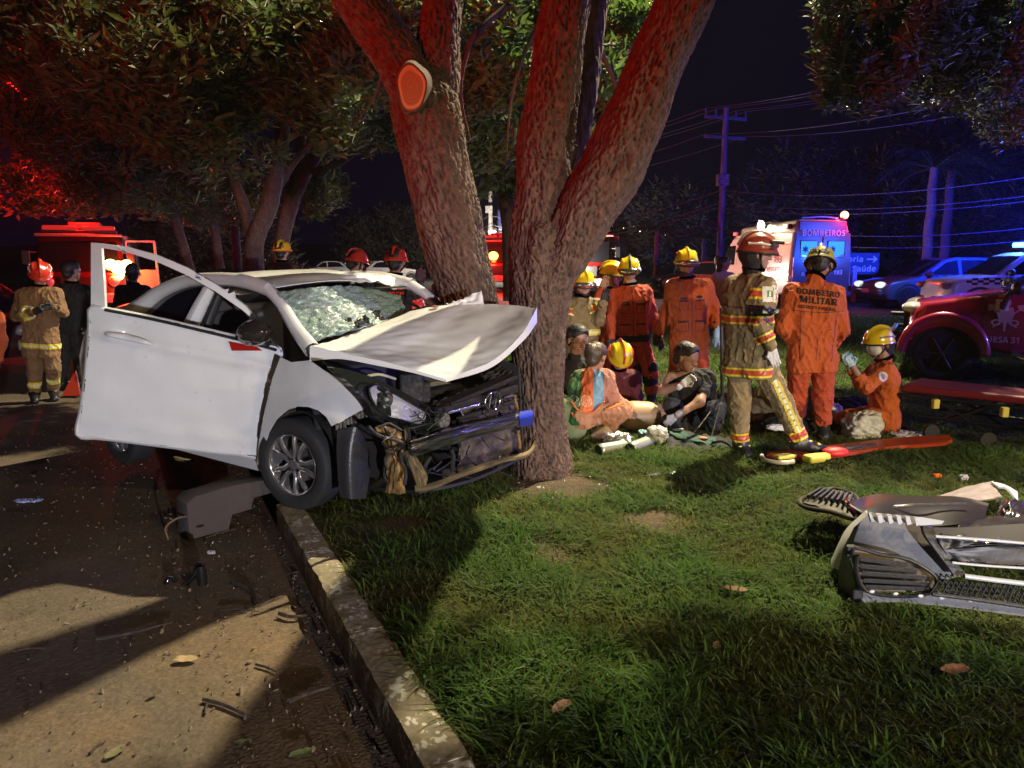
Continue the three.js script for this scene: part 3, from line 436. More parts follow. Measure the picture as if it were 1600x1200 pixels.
// ---------------------------------------------------------------- the smashed white hatchback
const CW = V(-1.37, 0.14, -4.68), CF = V(Math.cos(0.6458), 0, Math.sin(0.6458)), CR = V(-Math.sin(0.6458), 0, Math.cos(0.6458)), UP = V(0, 1, 0);
const K = (a, h, r = 0) => CW.clone().addScaledVector(CF, a).addScaledVector(CR, r).addScaledVector(UP, h);   // car axes: ahead of the front axle, above the grass, out of the right side
const onPlane = (px, py, at, n) => { const d = ray(px, py); return d.multiplyScalar(at.clone().sub(EYEP).dot(n) / d.dot(n)).add(EYEP); };
const S = (px, py, off = 0) => onPlane(px, py, K(0, 0, off), CR);
const Fr = (px, py, a = 0.75) => onPlane(px, py, K(a, 0, 0), CF);
const X_ = V(1, 0, 0), Y_U = V(0, 1, 0);
{
  const car = thing('crashed_car', 'smashed white hatchback with crumpled bonnet and open front door against the tree', 'car', K(-0.9, -0.05, -0.83));
  const sideWarp = (out) => (x, y, z) => K(x, y, -(y > 1.02 ? (y - 1.02) * 0.28 : 0) - (y < 0.5 ? (0.5 - y) * 0.12 : 0) + z + out + 0.03 * Math.sin(clamp((y - 0.3) / 0.75, 0, 1) * 3.14) - 0.03);
  // rear door and quarter with wheel arch
  const arch = arcPts(-2.5, 0.33, 0.36, 0, 180, 16);
  const low = [[-0.47, 0.27], [-0.43, 0.6], [-0.45, 1.03], [-1.0, 1.09], [-1.6, 1.15], [-2.2, 1.22], [-2.75, 1.24], [-3.0, 1.02], [-3.1, 0.8], [-3.1, 0.42], [-2.9, 0.33], ...arch.reverse(), [-2.12, 0.25]];
  const dense = (pts) => { const o = []; pts.forEach((p, i) => { const q = pts[(i + 1) % pts.length], n = Math.max(1, Math.round(Math.hypot(q[0] - p[0], q[1] - p[1]) / 0.12)); for (let k = 0; k < n; k++) o.push([lerp(p[0], q[0], k / n), lerp(p[1], q[1], k / n)]); }); return o; };
  const greenhouse = [[-0.98, 1.11], [-0.9, 1.26], [-0.72, 1.36], [-0.5, 1.44], [-0.42, 1.48], [-1.0, 1.53], [-1.5, 1.51], [-1.85, 1.43], [-2.15, 1.3], [-2.75, 1.24], [-2.2, 1.22]];
  part(car, 'side_panel', plate(dense(low), null, 0.03, null, null, null, 0, sideWarp(-0.03)), MAT.white);
  part(car, 'side_panel', plate(dense(low.filter(([a]) => a < -0.4)), null, 0.03, null, null, null, 0, (x, y, z) => K(x, y, -1.66 + (y > 1.02 ? (y - 1.02) * 0.28 : 0) + z)), MAT.white);
  // pillars and roof rails along the right side, then the left
  for (const s of [0, 1]) {
    const R = (a, h, o = 0) => K(a, h, s ? -1.66 + 0.1 + (h - 1.02) * 0.18 - o : -(h - 1.02) * 0.3 + o);
    const rail = (pts, w, t) => { const p = pts.map(([a, h]) => R(a, h)), g = tube(p, 0.04, 10, pts.length * 6); return g; };
    part(car, 'windscreen_pillar', tube([R(0.14, 1.08), R(-0.06, 1.2), R(-0.28, 1.36), R(-0.46, 1.45)], [0.055, 0.045, 0.04, 0.042], 10, 24), MAT.white);
    part(car, 'roof_rail', tube([R(-0.42, 1.44), R(-0.75, 1.49), R(-1.1, 1.5), R(-1.5, 1.475), R(-1.82, 1.39), R(-2.12, 1.25), R(-2.4, 1.2)], [0.05, 0.05, 0.048, 0.048, 0.055, 0.07, 0.06], 10, 40), MAT.white);
    part(car, 'door_pillar', tube([R(-1.1, 1.48, 0.005), R(-1.2, 1.3, 0.012), R(-1.3, 1.1, 0.012)], [0.045, 0.055, 0.06], 8, 14), MAT.white);
    part(car, 'door_pillar', tube([R(-1.02, 1.47, -0.03), R(-1.1, 1.25, -0.03), R(-1.16, 1.05, -0.03)], 0.035, 8, 14), MAT.black);
    part(car, 'rear_window', plate([[-1.16, 1.45], [-1.5, 1.44], [-1.78, 1.37], [-2.08, 1.23], [-1.7, 1.17], [-1.36, 1.13]], null, 0.006, null, null, null, 0, (x, y, z) => R(x, y, s ? z : -0.02 + z)), MAT.glassDark);
    part(car, 'window_trim', tube([R(-1.32, 1.12, 0.02), R(-1.7, 1.165, 0.02), R(-2.1, 1.22, 0.02)], 0.012, 6, 12), MAT.black);
  }
  // roof: buckled towards the far front corner
  const roofRow = (a, h, c) => [0.02, 0.3, 0.55, 0.8, 1].map((t) => K(a + c[0] * t ** 3, h + 0.05 * Math.sin(t * 3.14) + c[1] * t * t, lerp(-0.15, -1.5, t)));
  part(car, 'roof', sheet([roofRow(-0.43, 1.445, [-0.1, -0.03]), roofRow(-0.6, 1.48, [-0.05, 0.02]), roofRow(-1.0, 1.51, [0, 0]), roofRow(-1.5, 1.48, [0, 0]), roofRow(-1.9, 1.39, [0, 0]), roofRow(-2.2, 1.28, [0, 0])], 70, 70, 0.006, (u, v) => { const f = sstep(1 - v, 0.5, 1); const c = sstep(u, 0.35, 0.7); return f * c * (0.028 * Math.abs(N2(u * 5, v * 7)) + 0.018 * Math.sin(u * 16 + v * 9)) - 0.004 * N2(u * 3, v * 4); }), MAT.white);
  part(car, 'tailgate', sheet([[-0.15, -0.8, -1.5].map((r) => K(-2.2, 1.28, r)), [-0.06, -0.8, -1.6].map((r) => K(-2.75, 1.1, r)), [-0.02, -0.8, -1.64].map((r) => K(-3.06, 0.85, r)), [-0.02, -0.8, -1.64].map((r) => K(-3.1, 0.4, r))], 16, 12, 0.02), MAT.white);
  // cracked windscreen: laminated glass broken into a web, sagging
  { const wq = [[S(432, 456, -0.1), P(500, 448, 5.0), P(560, 448, 5.35), P(625, 462, 5.75)], [S(452, 490, -0.08), P(520, 478, 4.98), P(580, 478, 5.25), P(632, 478, 5.65)], [S(470, 515, -0.06), P(530, 500, 4.9), P(590, 494, 5.2), P(632, 490, 5.6)], [S(483, 535, -0.04), P(545, 518, 4.85), P(600, 505, 5.15), P(632, 498, 5.6)]];
    const web = (k, w, h, bg, fg) => { k.fillStyle = bg; k.fillRect(0, 0, w, h); k.strokeStyle = fg; let sd = 3; const r = () => { sd = (sd * 16807) % 2147483647; return sd / 2147483647; };
      for (const [cx, cy, R] of [[0.28, 0.35, 0.55], [0.5, 0.62, 0.5], [0.15, 0.75, 0.35], [0.8, 0.3, 0.4], [0.42, 0.2, 0.25]]) { const n = 26; const ang = Array.from({ length: n }, (_, i) => i / n * 6.283 + r() * 0.25);
        for (const a of ang) { k.lineWidth = 0.6 + r() * 1.4; k.beginPath(); let x = cx * w, y = cy * h; k.moveTo(x, y); const L = R * (0.4 + r() * 0.7) * w; for (let s = 0; s < 9; s++) { x += Math.cos(a + (r() - 0.5) * 0.9) * L / 9; y += Math.sin(a + (r() - 0.5) * 0.9) * L / 11; k.lineTo(x, y); } k.stroke(); }
        for (let q = 1; q < 9; q++) { const rad = R * w * q / 10; k.lineWidth = 0.5 + r() * 1.6; for (let i = 0; i < n; i++) { if (r() < 0.25) continue; const a = ang[i], b = ang[(i + 1) % n], j = 0.85 + r() * 0.3, j2 = 0.85 + r() * 0.3; k.beginPath(); k.moveTo(cx * w + Math.cos(a) * rad * j, cy * h + Math.sin(a) * rad * j * 0.8); k.lineTo(cx * w + Math.cos(b) * rad * j2, cy * h + Math.sin(b) * rad * j2 * 0.8); k.stroke(); } } }
      for (let i = 0; i < 900; i++) { k.lineWidth = 0.4 + r(); const x = r() * w, y = r() * h * 0.9, l = 4 + r() * 14, a = r() * 6.3; k.globalAlpha = 0.3 + 0.5 * r(); k.beginPath(); k.moveTo(x, y); k.lineTo(x + Math.cos(a) * l, y + Math.sin(a) * l); k.stroke(); } k.globalAlpha = 1; };
    const cm = textTexture(1024, 512, (k, w, h) => web(k, w, h, '#6f837a', '#f2fbf6')), bm = textTexture(1024, 512, (k, w, h) => web(k, w, h, '#404040', '#ffffff'));
    part(car, 'windscreen', sheet(wq, 60, 70, 0.006, (u, v) => 0.010 * N2(u * 9, v * 6) + 0.006 * N2(u * 23, v * 19)), mat([1, 1, 1], 0.22, 0, { map: cm, bumpMap: bm, bumpScale: 0.006, clearcoat: 0.6 }));
    const shards = []; for (let i = 0; i < 26; i++) { const t = rr(0, 1), c = mixV(P(545, 508, 4.86), P(600, 492, 5.1), t).add(V(rr(-0.04, 0.04), rr(-0.03, 0.04), rr(0, 0.03))), g = new THREE.TetrahedronGeometry(rr(0.012, 0.03)); g.rotateX(rr(0, 3)); g.rotateY(rr(0, 3)); g.translate(c.x, c.y, c.z); shards.push(g); }
    part(car, 'torn_trim', shards, MAT.interior);
  }
  part(car, 'wiper', tube([P(632, 470, 5.55), P(655, 482, 5.45), P(646, 500, 5.3)], 0.012, 6), MAT.black);
  part(car, 'scuttle_panel', sheet([[K(0.14, 1.06, -0.06), K(0.22, 1.08, -0.8), K(0.0, 1.08, -1.6)], [K(0.25, 0.98, -0.06), K(0.35, 1.0, -0.8), K(0.1, 1.0, -1.6)]], 6, 10, 0.02), MAT.black);
  // far door mirror housing crushed against the trunk
  part(car, 'far_mirror', ballAt(P(690, 452, 6.05), 0.07, 1.3, 1, 0.8), MAT.black);
  // bonnet: folded up, its front lip turned down
  const hd = [
    [P(484, 541, 4.56), P(520, 531, 4.72), P(575, 512, 4.95), P(640, 486, 5.3)],
    [P(530, 551, 4.54), P(575, 538, 4.72), P(640, 512, 4.95), P(698, 477, 5.34)],
    [P(585, 562, 4.52), P(640, 548, 4.72), P(700, 518, 4.95), P(755, 475, 5.36)],
    [P(640, 576, 4.5), P(705, 560, 4.68), P(765, 524, 4.92), P(805, 477, 5.32)],
    [P(696, 592, 4.47), P(765, 566, 4.63), P(815, 522, 4.86), P(839, 481, 5.22)]];
  part(car, 'bonnet', sheet(hd, 60, 50, 0.008, (u, v) => 0.006 * N2(u * 2.2, v * 2.6) + 0.003 * N2(u * 7, v * 6)), MAT.white);
  part(car, 'bonnet_edge', sheet([[P(484, 541, 4.56), P(530, 551, 4.54), P(585, 562, 4.52), P(640, 576, 4.5), P(696, 592, 4.47)], [P(484, 564, 4.54), P(532, 561, 4.53), P(588, 571, 4.51), P(643, 582, 4.49), P(697, 597, 4.47)]], 8, 30, 0.006), MAT.white);
  part(car, 'bonnet_lip', sheet([[P(696, 592, 4.47), P(765, 566, 4.63), P(815, 522, 4.86), P(839, 481, 5.22)], [P(697, 597, 4.46), P(768, 574, 4.62), P(819, 531, 4.85), P(839, 504, 5.16)]], 8, 26, 0.006), MAT.white);
  part(car, 'torn_bonnet_corner', sheet([[P(698, 476, 5.4), P(722, 466, 5.42), P(752, 454, 5.4)], [P(700, 477, 5.38), P(728, 474, 5.38), P(757, 478, 5.37)], [P(705, 480, 5.36), P(735, 481, 5.36), P(762, 483, 5.35)]], 12, 14, 0.004, (u, v) => 0.02 * N2(u * 4, v * 3)), MAT.white);
  part(car, 'leaf_on_bonnet', ballAt(P(679, 479, 5.28), 0.022, 1.4, 0.4, 0.9, 8), mat([0.2, 0.08, 0.03], 0.8));
  // front right wing
  const archP = [[518, 668], [510, 652], [497, 641], [482, 636], [465, 635], [448, 641], [432, 655], [420, 676], [412, 702], [410, 726]];
  const wing = [[438, 558], [455, 566], [484, 563], [505, 578], [530, 592], [553, 612], [574, 636], [545, 652], [518, 666], ...archP.slice(1), [402, 726], [403, 700], [414, 640], [426, 590]];
  const wingP = dense(wing.map(([x, y]) => [x / 100, y / 100])).map(([x, y]) => [x * 100, y * 100]);
  const inv = (x, y) => { const b = clamp((x - 430) / 150, 0, 1); const lip = Math.hypot(x - 467, (y - 722) * 1.0); return 0.02 + 0.035 * Math.sin(clamp((700 - y) / 140, 0, 1) * 3.14) * (1 - 0.4 * b) - 0.11 * b * b + 0.03 * sstep(-lip, -112, -84); };
  part(car, 'front_wing', (() => { // a fine net over the outline, then bent outwards
    const s = new THREE.Shape(wingP.map(([x, y]) => new THREE.Vector2(x, -y))), g0 = new THREE.ShapeGeometry(s), pt = new THREE.Vector2(), cell = 5, pos = [], inside = (x, y) => { let c = false; for (let i = 0, j = wingP.length - 1; i < wingP.length; j = i++) { const [a, b] = wingP[i], [d, e] = wingP[j]; if ((b > y) !== (e > y) && x < (d - a) * (y - b) / (e - b) + a) c = !c; } return c; };
    let g = g0.toNonIndexed(); for (let k = 0; k < 3; k++) g = split(g); // 64 times as many faces
    const p = g.attributes.position; for (let i = 0; i < p.count; i++) { const x = p.getX(i), y = -p.getY(i), q = S(x, y, inv(x, y)); p.setXYZ(i, q.x, q.y, q.z); }
    g.deleteAttribute('normal'); g.deleteAttribute('uv'); g = mergeVertices(g, 1e-4); g.computeVertexNormals(); return thicken(g, 0.005);
  })(), MAT.white);
  // torn foam edge of the wing tip
  { const list = []; for (let i = 0; i < 9; i++) { const t = i / 8, c = mixV(S(527, 668, 0), S(572, 644, -0.08), t); list.push(boxAt(0.022, 0.035 + 0.012 * (i % 3), 0.012, c.x, c.y, c.z, 0.6 + i, 0.003)); } part(car, 'torn_edge', [...list, beam(S(524, 664, -0.01), S(574, 640, -0.09), 0.012, 0.012)], mat([0.3, 0.26, 0.22], 0.8, 0, { map: T.dirt })); }
  // headlamp: shell, lens, reflectors
  const hl = (x, y, o = 0) => Fr(x, y, 0.72 + (x - 580) / 100 * -0.02 + o);
  const lensPts = [[577, 607], [588, 601], [612, 613], [640, 629], [665, 643], [681, 650], [681, 655], [672, 664], [655, 664], [630, 657], [600, 648], [585, 632]];
  const patchOf = (list, f, th = 0.006) => { const s = new THREE.Shape(smoothPts(list, 48).map(([x, y]) => new THREE.Vector2(x, -y))); let g = new THREE.ShapeGeometry(s).toNonIndexed(); for (let k = 0; k < 2; k++) g = split(g); const p = g.attributes.position; for (let i = 0; i < p.count; i++) { const q = f(p.getX(i), -p.getY(i)); p.setXYZ(i, q.x, q.y, q.z); } g.deleteAttribute('normal'); g.deleteAttribute('uv'); g = mergeVertices(g, 1e-4); g.computeVertexNormals(); return thicken(g, th); };
  const bulge = (x, y) => { const u = (x - 630) / 55, v = (y - 632 - (x - 630) * 0.4) / 18; return 0.05 * Math.max(0, 1 - u * u * 0.5 - v * v * 0.5); };
  const head = part(car, 'headlight', patchOf([[520, 575], [545, 578], [590, 593], [640, 618], [676, 638], [690, 653], [678, 672], [650, 674], [610, 666], [588, 655], [575, 632], [552, 604]], (x, y) => hl(x, y, -0.05), 0.05), MAT.gloss);
  part(head, 'reflector', patchOf(lensPts, (x, y) => hl(x, y, -0.035 - 0.03 * Math.cos((x - 600) * 0.09)), 0.004), mat([0.6, 0.6, 0.61], 0.3, 0.45, { bumpMap: T.fine, bumpScale: 0.006 }));
  for (const [x, y, r] of [[604, 624, 0.055], [632, 636, 0.05], [660, 652, 0.032]]) { const c = hl(x, y, -0.02); part(head, 'lamp_bowl', (() => { const g = new THREE.LatheGeometry([[0.004, -0.05], [0.02, -0.048], [0.04, -0.03], [0.052, 0]].map(([a, b]) => new THREE.Vector2(a / 0.052 * r, b)), 24); g.applyMatrix4(frame(V(CF.z, 0, -CF.x), CF.clone(), V(0, -1, 0), c)); return g; })(), MAT.chrome); part(head, 'bulb', ballAt(c, 0.012), mat([0.5, 0.5, 0.5], 0.1, 0.4)); }
  part(head, 'lens', patchOf(lensPts, (x, y) => hl(x, y, bulge(x, y)), 0.003), MAT.pane);
  part(head, 'lens_rim', tube(smoothPts(lensPts, 30).map(([x, y]) => hl(x, y, 0.005)), 0.007, 6, 90, true), MAT.gloss);
  // front structure seen with the bumper gone
  part(car, 'engine_bay', [plate([[-1.5, 0.2], [-0.1, 0.2], [-0.02, 0.9], [-1.55, 0.95]], null, 0.02, K(0.1, 0, 0), CR, UP), plate([[0.1, 0.2], [0.7, 0.25], [0.66, 0.85], [0.12, 1.0]], null, 0.02, K(0, 0, -1.5), CF, UP), plate([[-0.35, 0.85], [0.62, 0.72], [0.6, 0.3], [0.4, 0.25], [-0.35, 0.25]], null, 0.02, K(0, 0, -0.26), CF, UP)], MAT.interior);
  part(car, 'wing_rail', [beam(S(520, 580, -0.12), Fr(640, 640, 0.6), 0.05, 0.05), beam(S(500, 570, -0.15), Fr(590, 612, 0.55), 0.03, 0.06)], MAT.gloss);
  part(car, 'radiator', sheet([[Fr(722, 642, 0.68), Fr(770, 628, 0.68), Fr(806, 618, 0.66)], [Fr(722, 690, 0.69), Fr(770, 672, 0.69), Fr(812, 660, 0.67)], [Fr(718, 745, 0.7), Fr(770, 720, 0.7), Fr(812, 702, 0.68)]], 24, 30, 0.03, (u, v) => 0.003 * Math.sin(v * 300) + 0.006 * N2(u * 4, v * 4)), mat([0.2, 0.16, 0.12], 0.6, 0.3, { map: T.dirt, bumpMap: T.fine, bumpScale: 0.004 }));
  part(car, 'radiator_pipe', [rod(Fr(803, 617, 0.74), Fr(808, 640, 0.74), 0.016), rod(Fr(809, 672, 0.74), Fr(813, 706, 0.74), 0.016)], MAT.rust);
  part(car, 'slam_panel', [beam(Fr(682, 645, 0.74), Fr(806, 606, 0.72), 0.04, 0.06), beam(Fr(690, 634, 0.7), Fr(800, 588, 0.66), 0.1, 0.03), beam(Fr(715, 656, 0.76), Fr(802, 628, 0.75), 0.03, 0.035)], MAT.grime);
  { const m = part(car, 'beam', sheet([[Fr(642, 689, 0.86), Fr(690, 676, 0.92), Fr(740, 661, 0.94), Fr(800, 647, 0.91), Fr(812, 644, 0.9)], [Fr(643, 700, 0.9), Fr(690, 686, 0.96), Fr(740, 672, 0.975), Fr(800, 657, 0.94), Fr(812, 655, 0.93)], [Fr(645, 713, 0.86), Fr(692, 700, 0.92), Fr(742, 685, 0.94), Fr(801, 668, 0.91), Fr(813, 666, 0.9)]], 20, 60, 0.05, (u, v) => 0.005 * N2(v * 9, u * 1.5) + 0.0025 * N2(v * 30, u * 2)), mat([0.36, 0.35, 0.34], 0.36, 0.8, { map: T.dirt, roughnessMap: T.rough, bumpMap: T.rough, bumpScale: 0.012 }));
    m.name = 'bumper_beam'; part(m, 'beam_end', sheet([[Fr(812, 643, 0.905), Fr(832, 640, 0.88)], [Fr(812, 654, 0.95), Fr(833, 650, 0.92)], [Fr(813, 667, 0.905), Fr(833, 664, 0.88)]], 8, 8, 0.05), mat([0.03, 0.05, 0.4], 0.35, 0.4), 'bent blue end of the metal bumper beam'); }
  part(car, 'lower_crossmember', [tube([Fr(648, 764, 0.8), Fr(668, 762, 0.85), Fr(720, 742, 0.9), Fr(780, 721, 0.9), Fr(828, 706, 0.85), Fr(836, 690, 0.82)], [0.024, 0.019, 0.024, 0.018, 0.023, 0.016], 6, 50)], MAT.ochre);
  part(car, 'crash_bracket', sheet([[Fr(632, 668, 0.78), Fr(640, 672, 0.8)], [Fr(634, 700, 0.8), Fr(646, 705, 0.82)], [Fr(640, 725, 0.82), Fr(660, 728, 0.84)], [Fr(648, 748, 0.82), Fr(668, 744, 0.85)], [Fr(652, 762, 0.82), Fr(666, 758, 0.85)]], 20, 6, 0.03), MAT.ochre);
  part(car, 'wheel_arch_panel', sheet([[Fr(586, 668, 0.7), Fr(605, 666, 0.74), Fr(628, 676, 0.76)], [Fr(600, 690, 0.68), Fr(615, 688, 0.76), Fr(632, 694, 0.76)], [Fr(602, 715, 0.66), Fr(618, 714, 0.74), Fr(630, 716, 0.76)], [Fr(606, 742, 0.66), Fr(618, 742, 0.74), Fr(630, 744, 0.75)], [Fr(602, 770, 0.64), Fr(620, 772, 0.7), Fr(634, 772, 0.72)]], 30, 20, 0.01, (u, v) => 0.014 * N2(u * 4, v * 5)), MAT.rust);
  { const w = []; for (const [pts, r] of [[[[575, 666], [590, 680], [612, 686], [628, 692]], 0.011], [[[592, 668], [607, 662], [626, 672]], 0.008], [[[632, 690], [618, 704], [602, 716], [606, 735]], 0.009], [[[626, 706], [628, 722], [634, 738], [632, 758]], 0.011], [[[602, 720], [600, 740], [604, 752]], 0.006], [[[625, 700], [640, 684], [636, 668]], 0.007], [[[668, 738], [664, 728], [672, 714]], 0.014], [[[706, 735], [708, 715], [704, 700]], 0.016]]) w.push(tube(pts.map(([x, y], i) => Fr(x, y, 0.8 + 0.015 * i)), r, 7)); part(car, 'hose', w, MAT.grime); }
  { const w = [], sh = []; for (let i = 0; i < 22; i++) { const x = rr(600, 790), y = rr(640, 750) - (x - 600) * 0.22, al = rr(0.72, 0.86); w.push(tube([Fr(x, y, al), Fr(x + rr(-14, 14), y + rr(4, 16), al + rr(-0.03, 0.05)), Fr(x + rr(-24, 24), y + rr(10, 30), al + rr(-0.05, 0.04)), Fr(x + rr(-26, 26), y + rr(16, 42), al - 0.03)], rr(0.003, 0.006), 5, 14)); }
    for (let i = 0; i < 26; i++) { const t = rr(0, 1), q = Fr(640 + 180 * t + rr(-10, 10), 745 - 50 * t + rr(-100, 18), 0.74 + rr(-0.05, 0.08)), s = rr(0.02, 0.06), g = plate([[0, 0], [s, rr(-0.01, 0.01)], [s * rr(0.6, 1.2), s * rr(0.5, 1)], [s * rr(0, 0.4), s * rr(0.4, 1.4)]], null, 0.003, V(0, 0, 0), X_, Y_U); g.rotateX(rr(-1, 1)); g.rotateY(rr(0, 3)); g.rotateZ(rr(0, 3)); g.translate(q.x, q.y, q.z); sh.push(g); }
    part(car, 'wiring', w, MAT.black).userData.kind = 'stuff'; part(car, 'broken_plastic', sh, MAT.grime).userData.kind = 'stuff'; }
  part(car, 'horn', (() => { const g = new THREE.CylinderGeometry(0.05, 0.045, 0.045, 24); g.applyMatrix4(frame(V(CF.z, 0, -CF.x), CF.clone(), V(0, -1, 0), Fr(691, 657, 0.8))); return g; })(), mat([0.35, 0.33, 0.2], 0.5, 0.3, { map: T.dirt }));
  part(car, 'engine_part', [boxAt(0.16, 0.2, 0.14, ...Fr(640, 605, 0.5).toArray(), 0.4, 0.02), boxAt(0.1, 0.14, 0.1, ...Fr(660, 612, 0.55).toArray(), 0.2, 0.02), ballAt(Fr(660, 598, 0.5), 0.03), boxAt(0.5, 0.3, 0.4, ...K(0.25, 0.6, -0.9).toArray(), 0.9, 0.05), boxAt(0.3, 0.2, 0.3, ...K(0.3, 0.42, -0.5).toArray(), 0.5, 0.05), boxAt(0.12, 0.1, 0.1, ...Fr(700, 740, 0.6).toArray(), 0.5, 0.02)], MAT.grime);
  part(car, 'washer_pipe', tube([Fr(573, 588, 0.5), Fr(592, 585, 0.5), Fr(618, 592, 0.5)], 0.009, 7), mat([0.5, 0.47, 0.3], 0.5));
  part(car, 'crumpled_panel', [sheet([[Fr(675, 628, 0.62), Fr(740, 606, 0.6), Fr(800, 575, 0.56)], [Fr(685, 640, 0.7), Fr(745, 618, 0.7), Fr(804, 592, 0.66)]], 20, 30, 0.01, (u, v) => 0.03 * N2(u * 6, v * 3)), sheet([[Fr(752, 586, 0.5), Fr(776, 574, 0.48), Fr(798, 562, 0.46)], [Fr(756, 592, 0.56), Fr(784, 584, 0.58), Fr(800, 572, 0.52)]], 14, 14, 0.01, (u, v) => 0.02 * N2(u * 4, v * 3))], MAT.grime);
  { // oval badge with a slanted letter, hanging on its bar
    const c = Fr(770, 627, 0.8), u = CR.clone().negate(), ring = new THREE.TorusGeometry(0.062, 0.0085, 10, 40); ring.scale(1.35, 1, 1); ring.applyMatrix4(frame(u, UP, CF.clone(), c)); const at = (x, y) => c.clone().addScaledVector(u, x).addScaledVector(UP, y);
    part(car, 'badge', [ring, beam(at(-0.045, -0.045), at(-0.018, 0.05), 0.014, 0.012), beam(at(0.018, -0.05), at(0.045, 0.045), 0.014, 0.012), beam(at(-0.03, 0.0), at(0.03, 0.004), 0.014, 0.012)], MAT.chrome); }
  part(car, 'grille_bar', [beam(Fr(700, 645, 0.78), Fr(750, 632, 0.79), 0.012, 0.02), beam(Fr(788, 622, 0.79), Fr(802, 617, 0.78), 0.012, 0.02), beam(Fr(718, 640, 0.77), Fr(724, 650, 0.78), 0.02, 0.012)], MAT.alloy);
  part(car, 'undertray', sheet([[Fr(655, 772, 0.75), Fr(740, 752, 0.8), Fr(825, 714, 0.75)], [K(0.2, 0.12, -0.3), K(0.2, 0.12, -0.9), K(0.2, 0.12, -1.5)]], 8, 12, 0.02), MAT.black);
  // wheels
  const wheel = (c, axis, name, label, dark) => { const y = axis.clone().normalize(), x = UP.clone().addScaledVector(y, -UP.dot(y)).normalize(), z = x.clone().cross(y), m = frame(x, y, z, c);
    const w = part(car, name, (() => { const g = new THREE.LatheGeometry([[0.205, -0.09], [0.24, -0.095], [0.285, -0.1], [0.305, -0.08], [0.31, -0.04], [0.31, 0.04], [0.305, 0.08], [0.285, 0.1], [0.24, 0.097], [0.208, 0.09], [0.203, 0.06]].map(([r, h]) => new THREE.Vector2(r, h)), 64); g.applyMatrix4(m); return g; })(), MAT.rubber, label);
    const rim = (() => { const g = new THREE.LatheGeometry([[0.2, -0.08], [0.196, -0.02], [0.19, 0.05], [0.2, 0.07], [0.207, 0.088], [0.203, 0.092], [0.195, 0.08], [0.185, 0.055], [0.176, -0.07]].map(([r, h]) => new THREE.Vector2(r, h)), 64); g.applyMatrix4(m); return g; })();
    part(w, 'rim', rim, MAT.alloy);
    part(w, 'brake_disc', (() => { const g = new THREE.CylinderGeometry(0.13, 0.13, 0.02, 40); g.translate(0, -0.02, 0); g.applyMatrix4(m); return g; })(), MAT.steel);
    part(w, 'wheel_back', (() => { const g = new THREE.CylinderGeometry(0.19, 0.19, 0.02, 40); g.translate(0, -0.06, 0); g.applyMatrix4(m); return g; })(), MAT.interior);
    for (let k = 0; k < 5; k++) for (const s of [-1, 1]) { const a = k * 1.2566 + 0.35, b = a + s * 0.26, c0 = a + s * 0.2; const p = (r, t, h) => V(r * Math.cos(t), h, r * Math.sin(t)); const g = tube([p(0.045, c0 + s * 0.3, 0.06), p(0.1, a + s * 0.22, 0.064), p(0.15, b, 0.068), p(0.196, b + s * 0.02, 0.062)], [0.014, 0.017, 0.018, 0.02], 8, 14); g.applyMatrix4(m); part(w, 'spoke', g, MAT.alloy); }
    part(w, 'hub_cap', (() => { const g = new THREE.CylinderGeometry(0.034, 0.05, 0.05, 32); g.translate(0, 0.05, 0); g.applyMatrix4(m); return g; })(), MAT.alloy);
    for (let k = 0; k < 4; k++) part(w, 'wheel_nut', (() => { const g = new THREE.CylinderGeometry(0.011, 0.011, 0.02, 6); g.translate(0.052 * Math.cos(k * 1.571 + 0.8), 0.066, 0.052 * Math.sin(k * 1.571 + 0.8)); g.applyMatrix4(m); return g; })(), MAT.black);
    return w; };
  wheel(S(471, 722, -0.07), CR.clone().add(V(0.12, 0, 0.1)).normalize(), 'wheel', 'front wheel with ten slim alloy spokes');
  wheel(K(-2.5, 0.22, -0.1), CR.clone(), 'wheel'); wheel(K(-2.5, 0.22, -1.56), CR.clone().negate(), 'wheel'); wheel(K(0.02, 0.3, -1.5), CR.clone().negate(), 'wheel');
  part(car, 'wheel_arch_liner', sheet([0, 1].map((k) => arcPts(0, 0.33, 0.335, 200, -10, 14).map(([a, h]) => K(a, h, -0.02 - 0.25 * k))), 6, 40, 0.006), MAT.black);
  part(car, 'mud_guard', sheet([[S(527, 672, 0.02), Fr(556, 668, 0.5), Fr(572, 690, 0.48)], [S(526, 705, 0.03), Fr(550, 700, 0.5), Fr(579, 720, 0.48)], [S(528, 745, 0.03), Fr(548, 740, 0.5), Fr(577, 750, 0.48)], [S(531, 776, 0.03), Fr(550, 780, 0.5), Fr(572, 779, 0.48)]], 30, 16, 0.008, (u, v) => 0.004 * Math.sin(u * 50)), mat([0.03, 0.03, 0.034], 0.35, 0, { bumpMap: T.fine, bumpScale: 0.002 }));
  part(car, 'sill', [beam(K(-0.46, 0.24, -0.05), K(-2.1, 0.22, -0.05), 0.1, 0.09), plate([[-0.44, 0.2], [-2.2, 0.2], [-2.2, 0.28], [-0.44, 0.28]], null, 1.5, K(0, 0, -1.6), CF, UP)], MAT.white);
  // inside: seats, dash and wheel, dark
  part(car, 'seat', [boxAt(0.5, 0.18, 0.5, ...K(-1.05, 0.55, -0.45).toArray(), -0.65, 0.06), (() => { const g = box(0.5, 0.7, 0.16, 0.06); g.rotateX(-0.25); g.rotateY(-0.65 + 1.57); g.translate(...K(-1.4, 0.9, -0.45).toArray()); return g; })(), boxAt(0.12, 0.2, 0.28, ...K(-1.5, 1.27, -0.45).toArray(), -0.65, 0.05)], mat([0.05, 0.04, 0.04], 0.85));
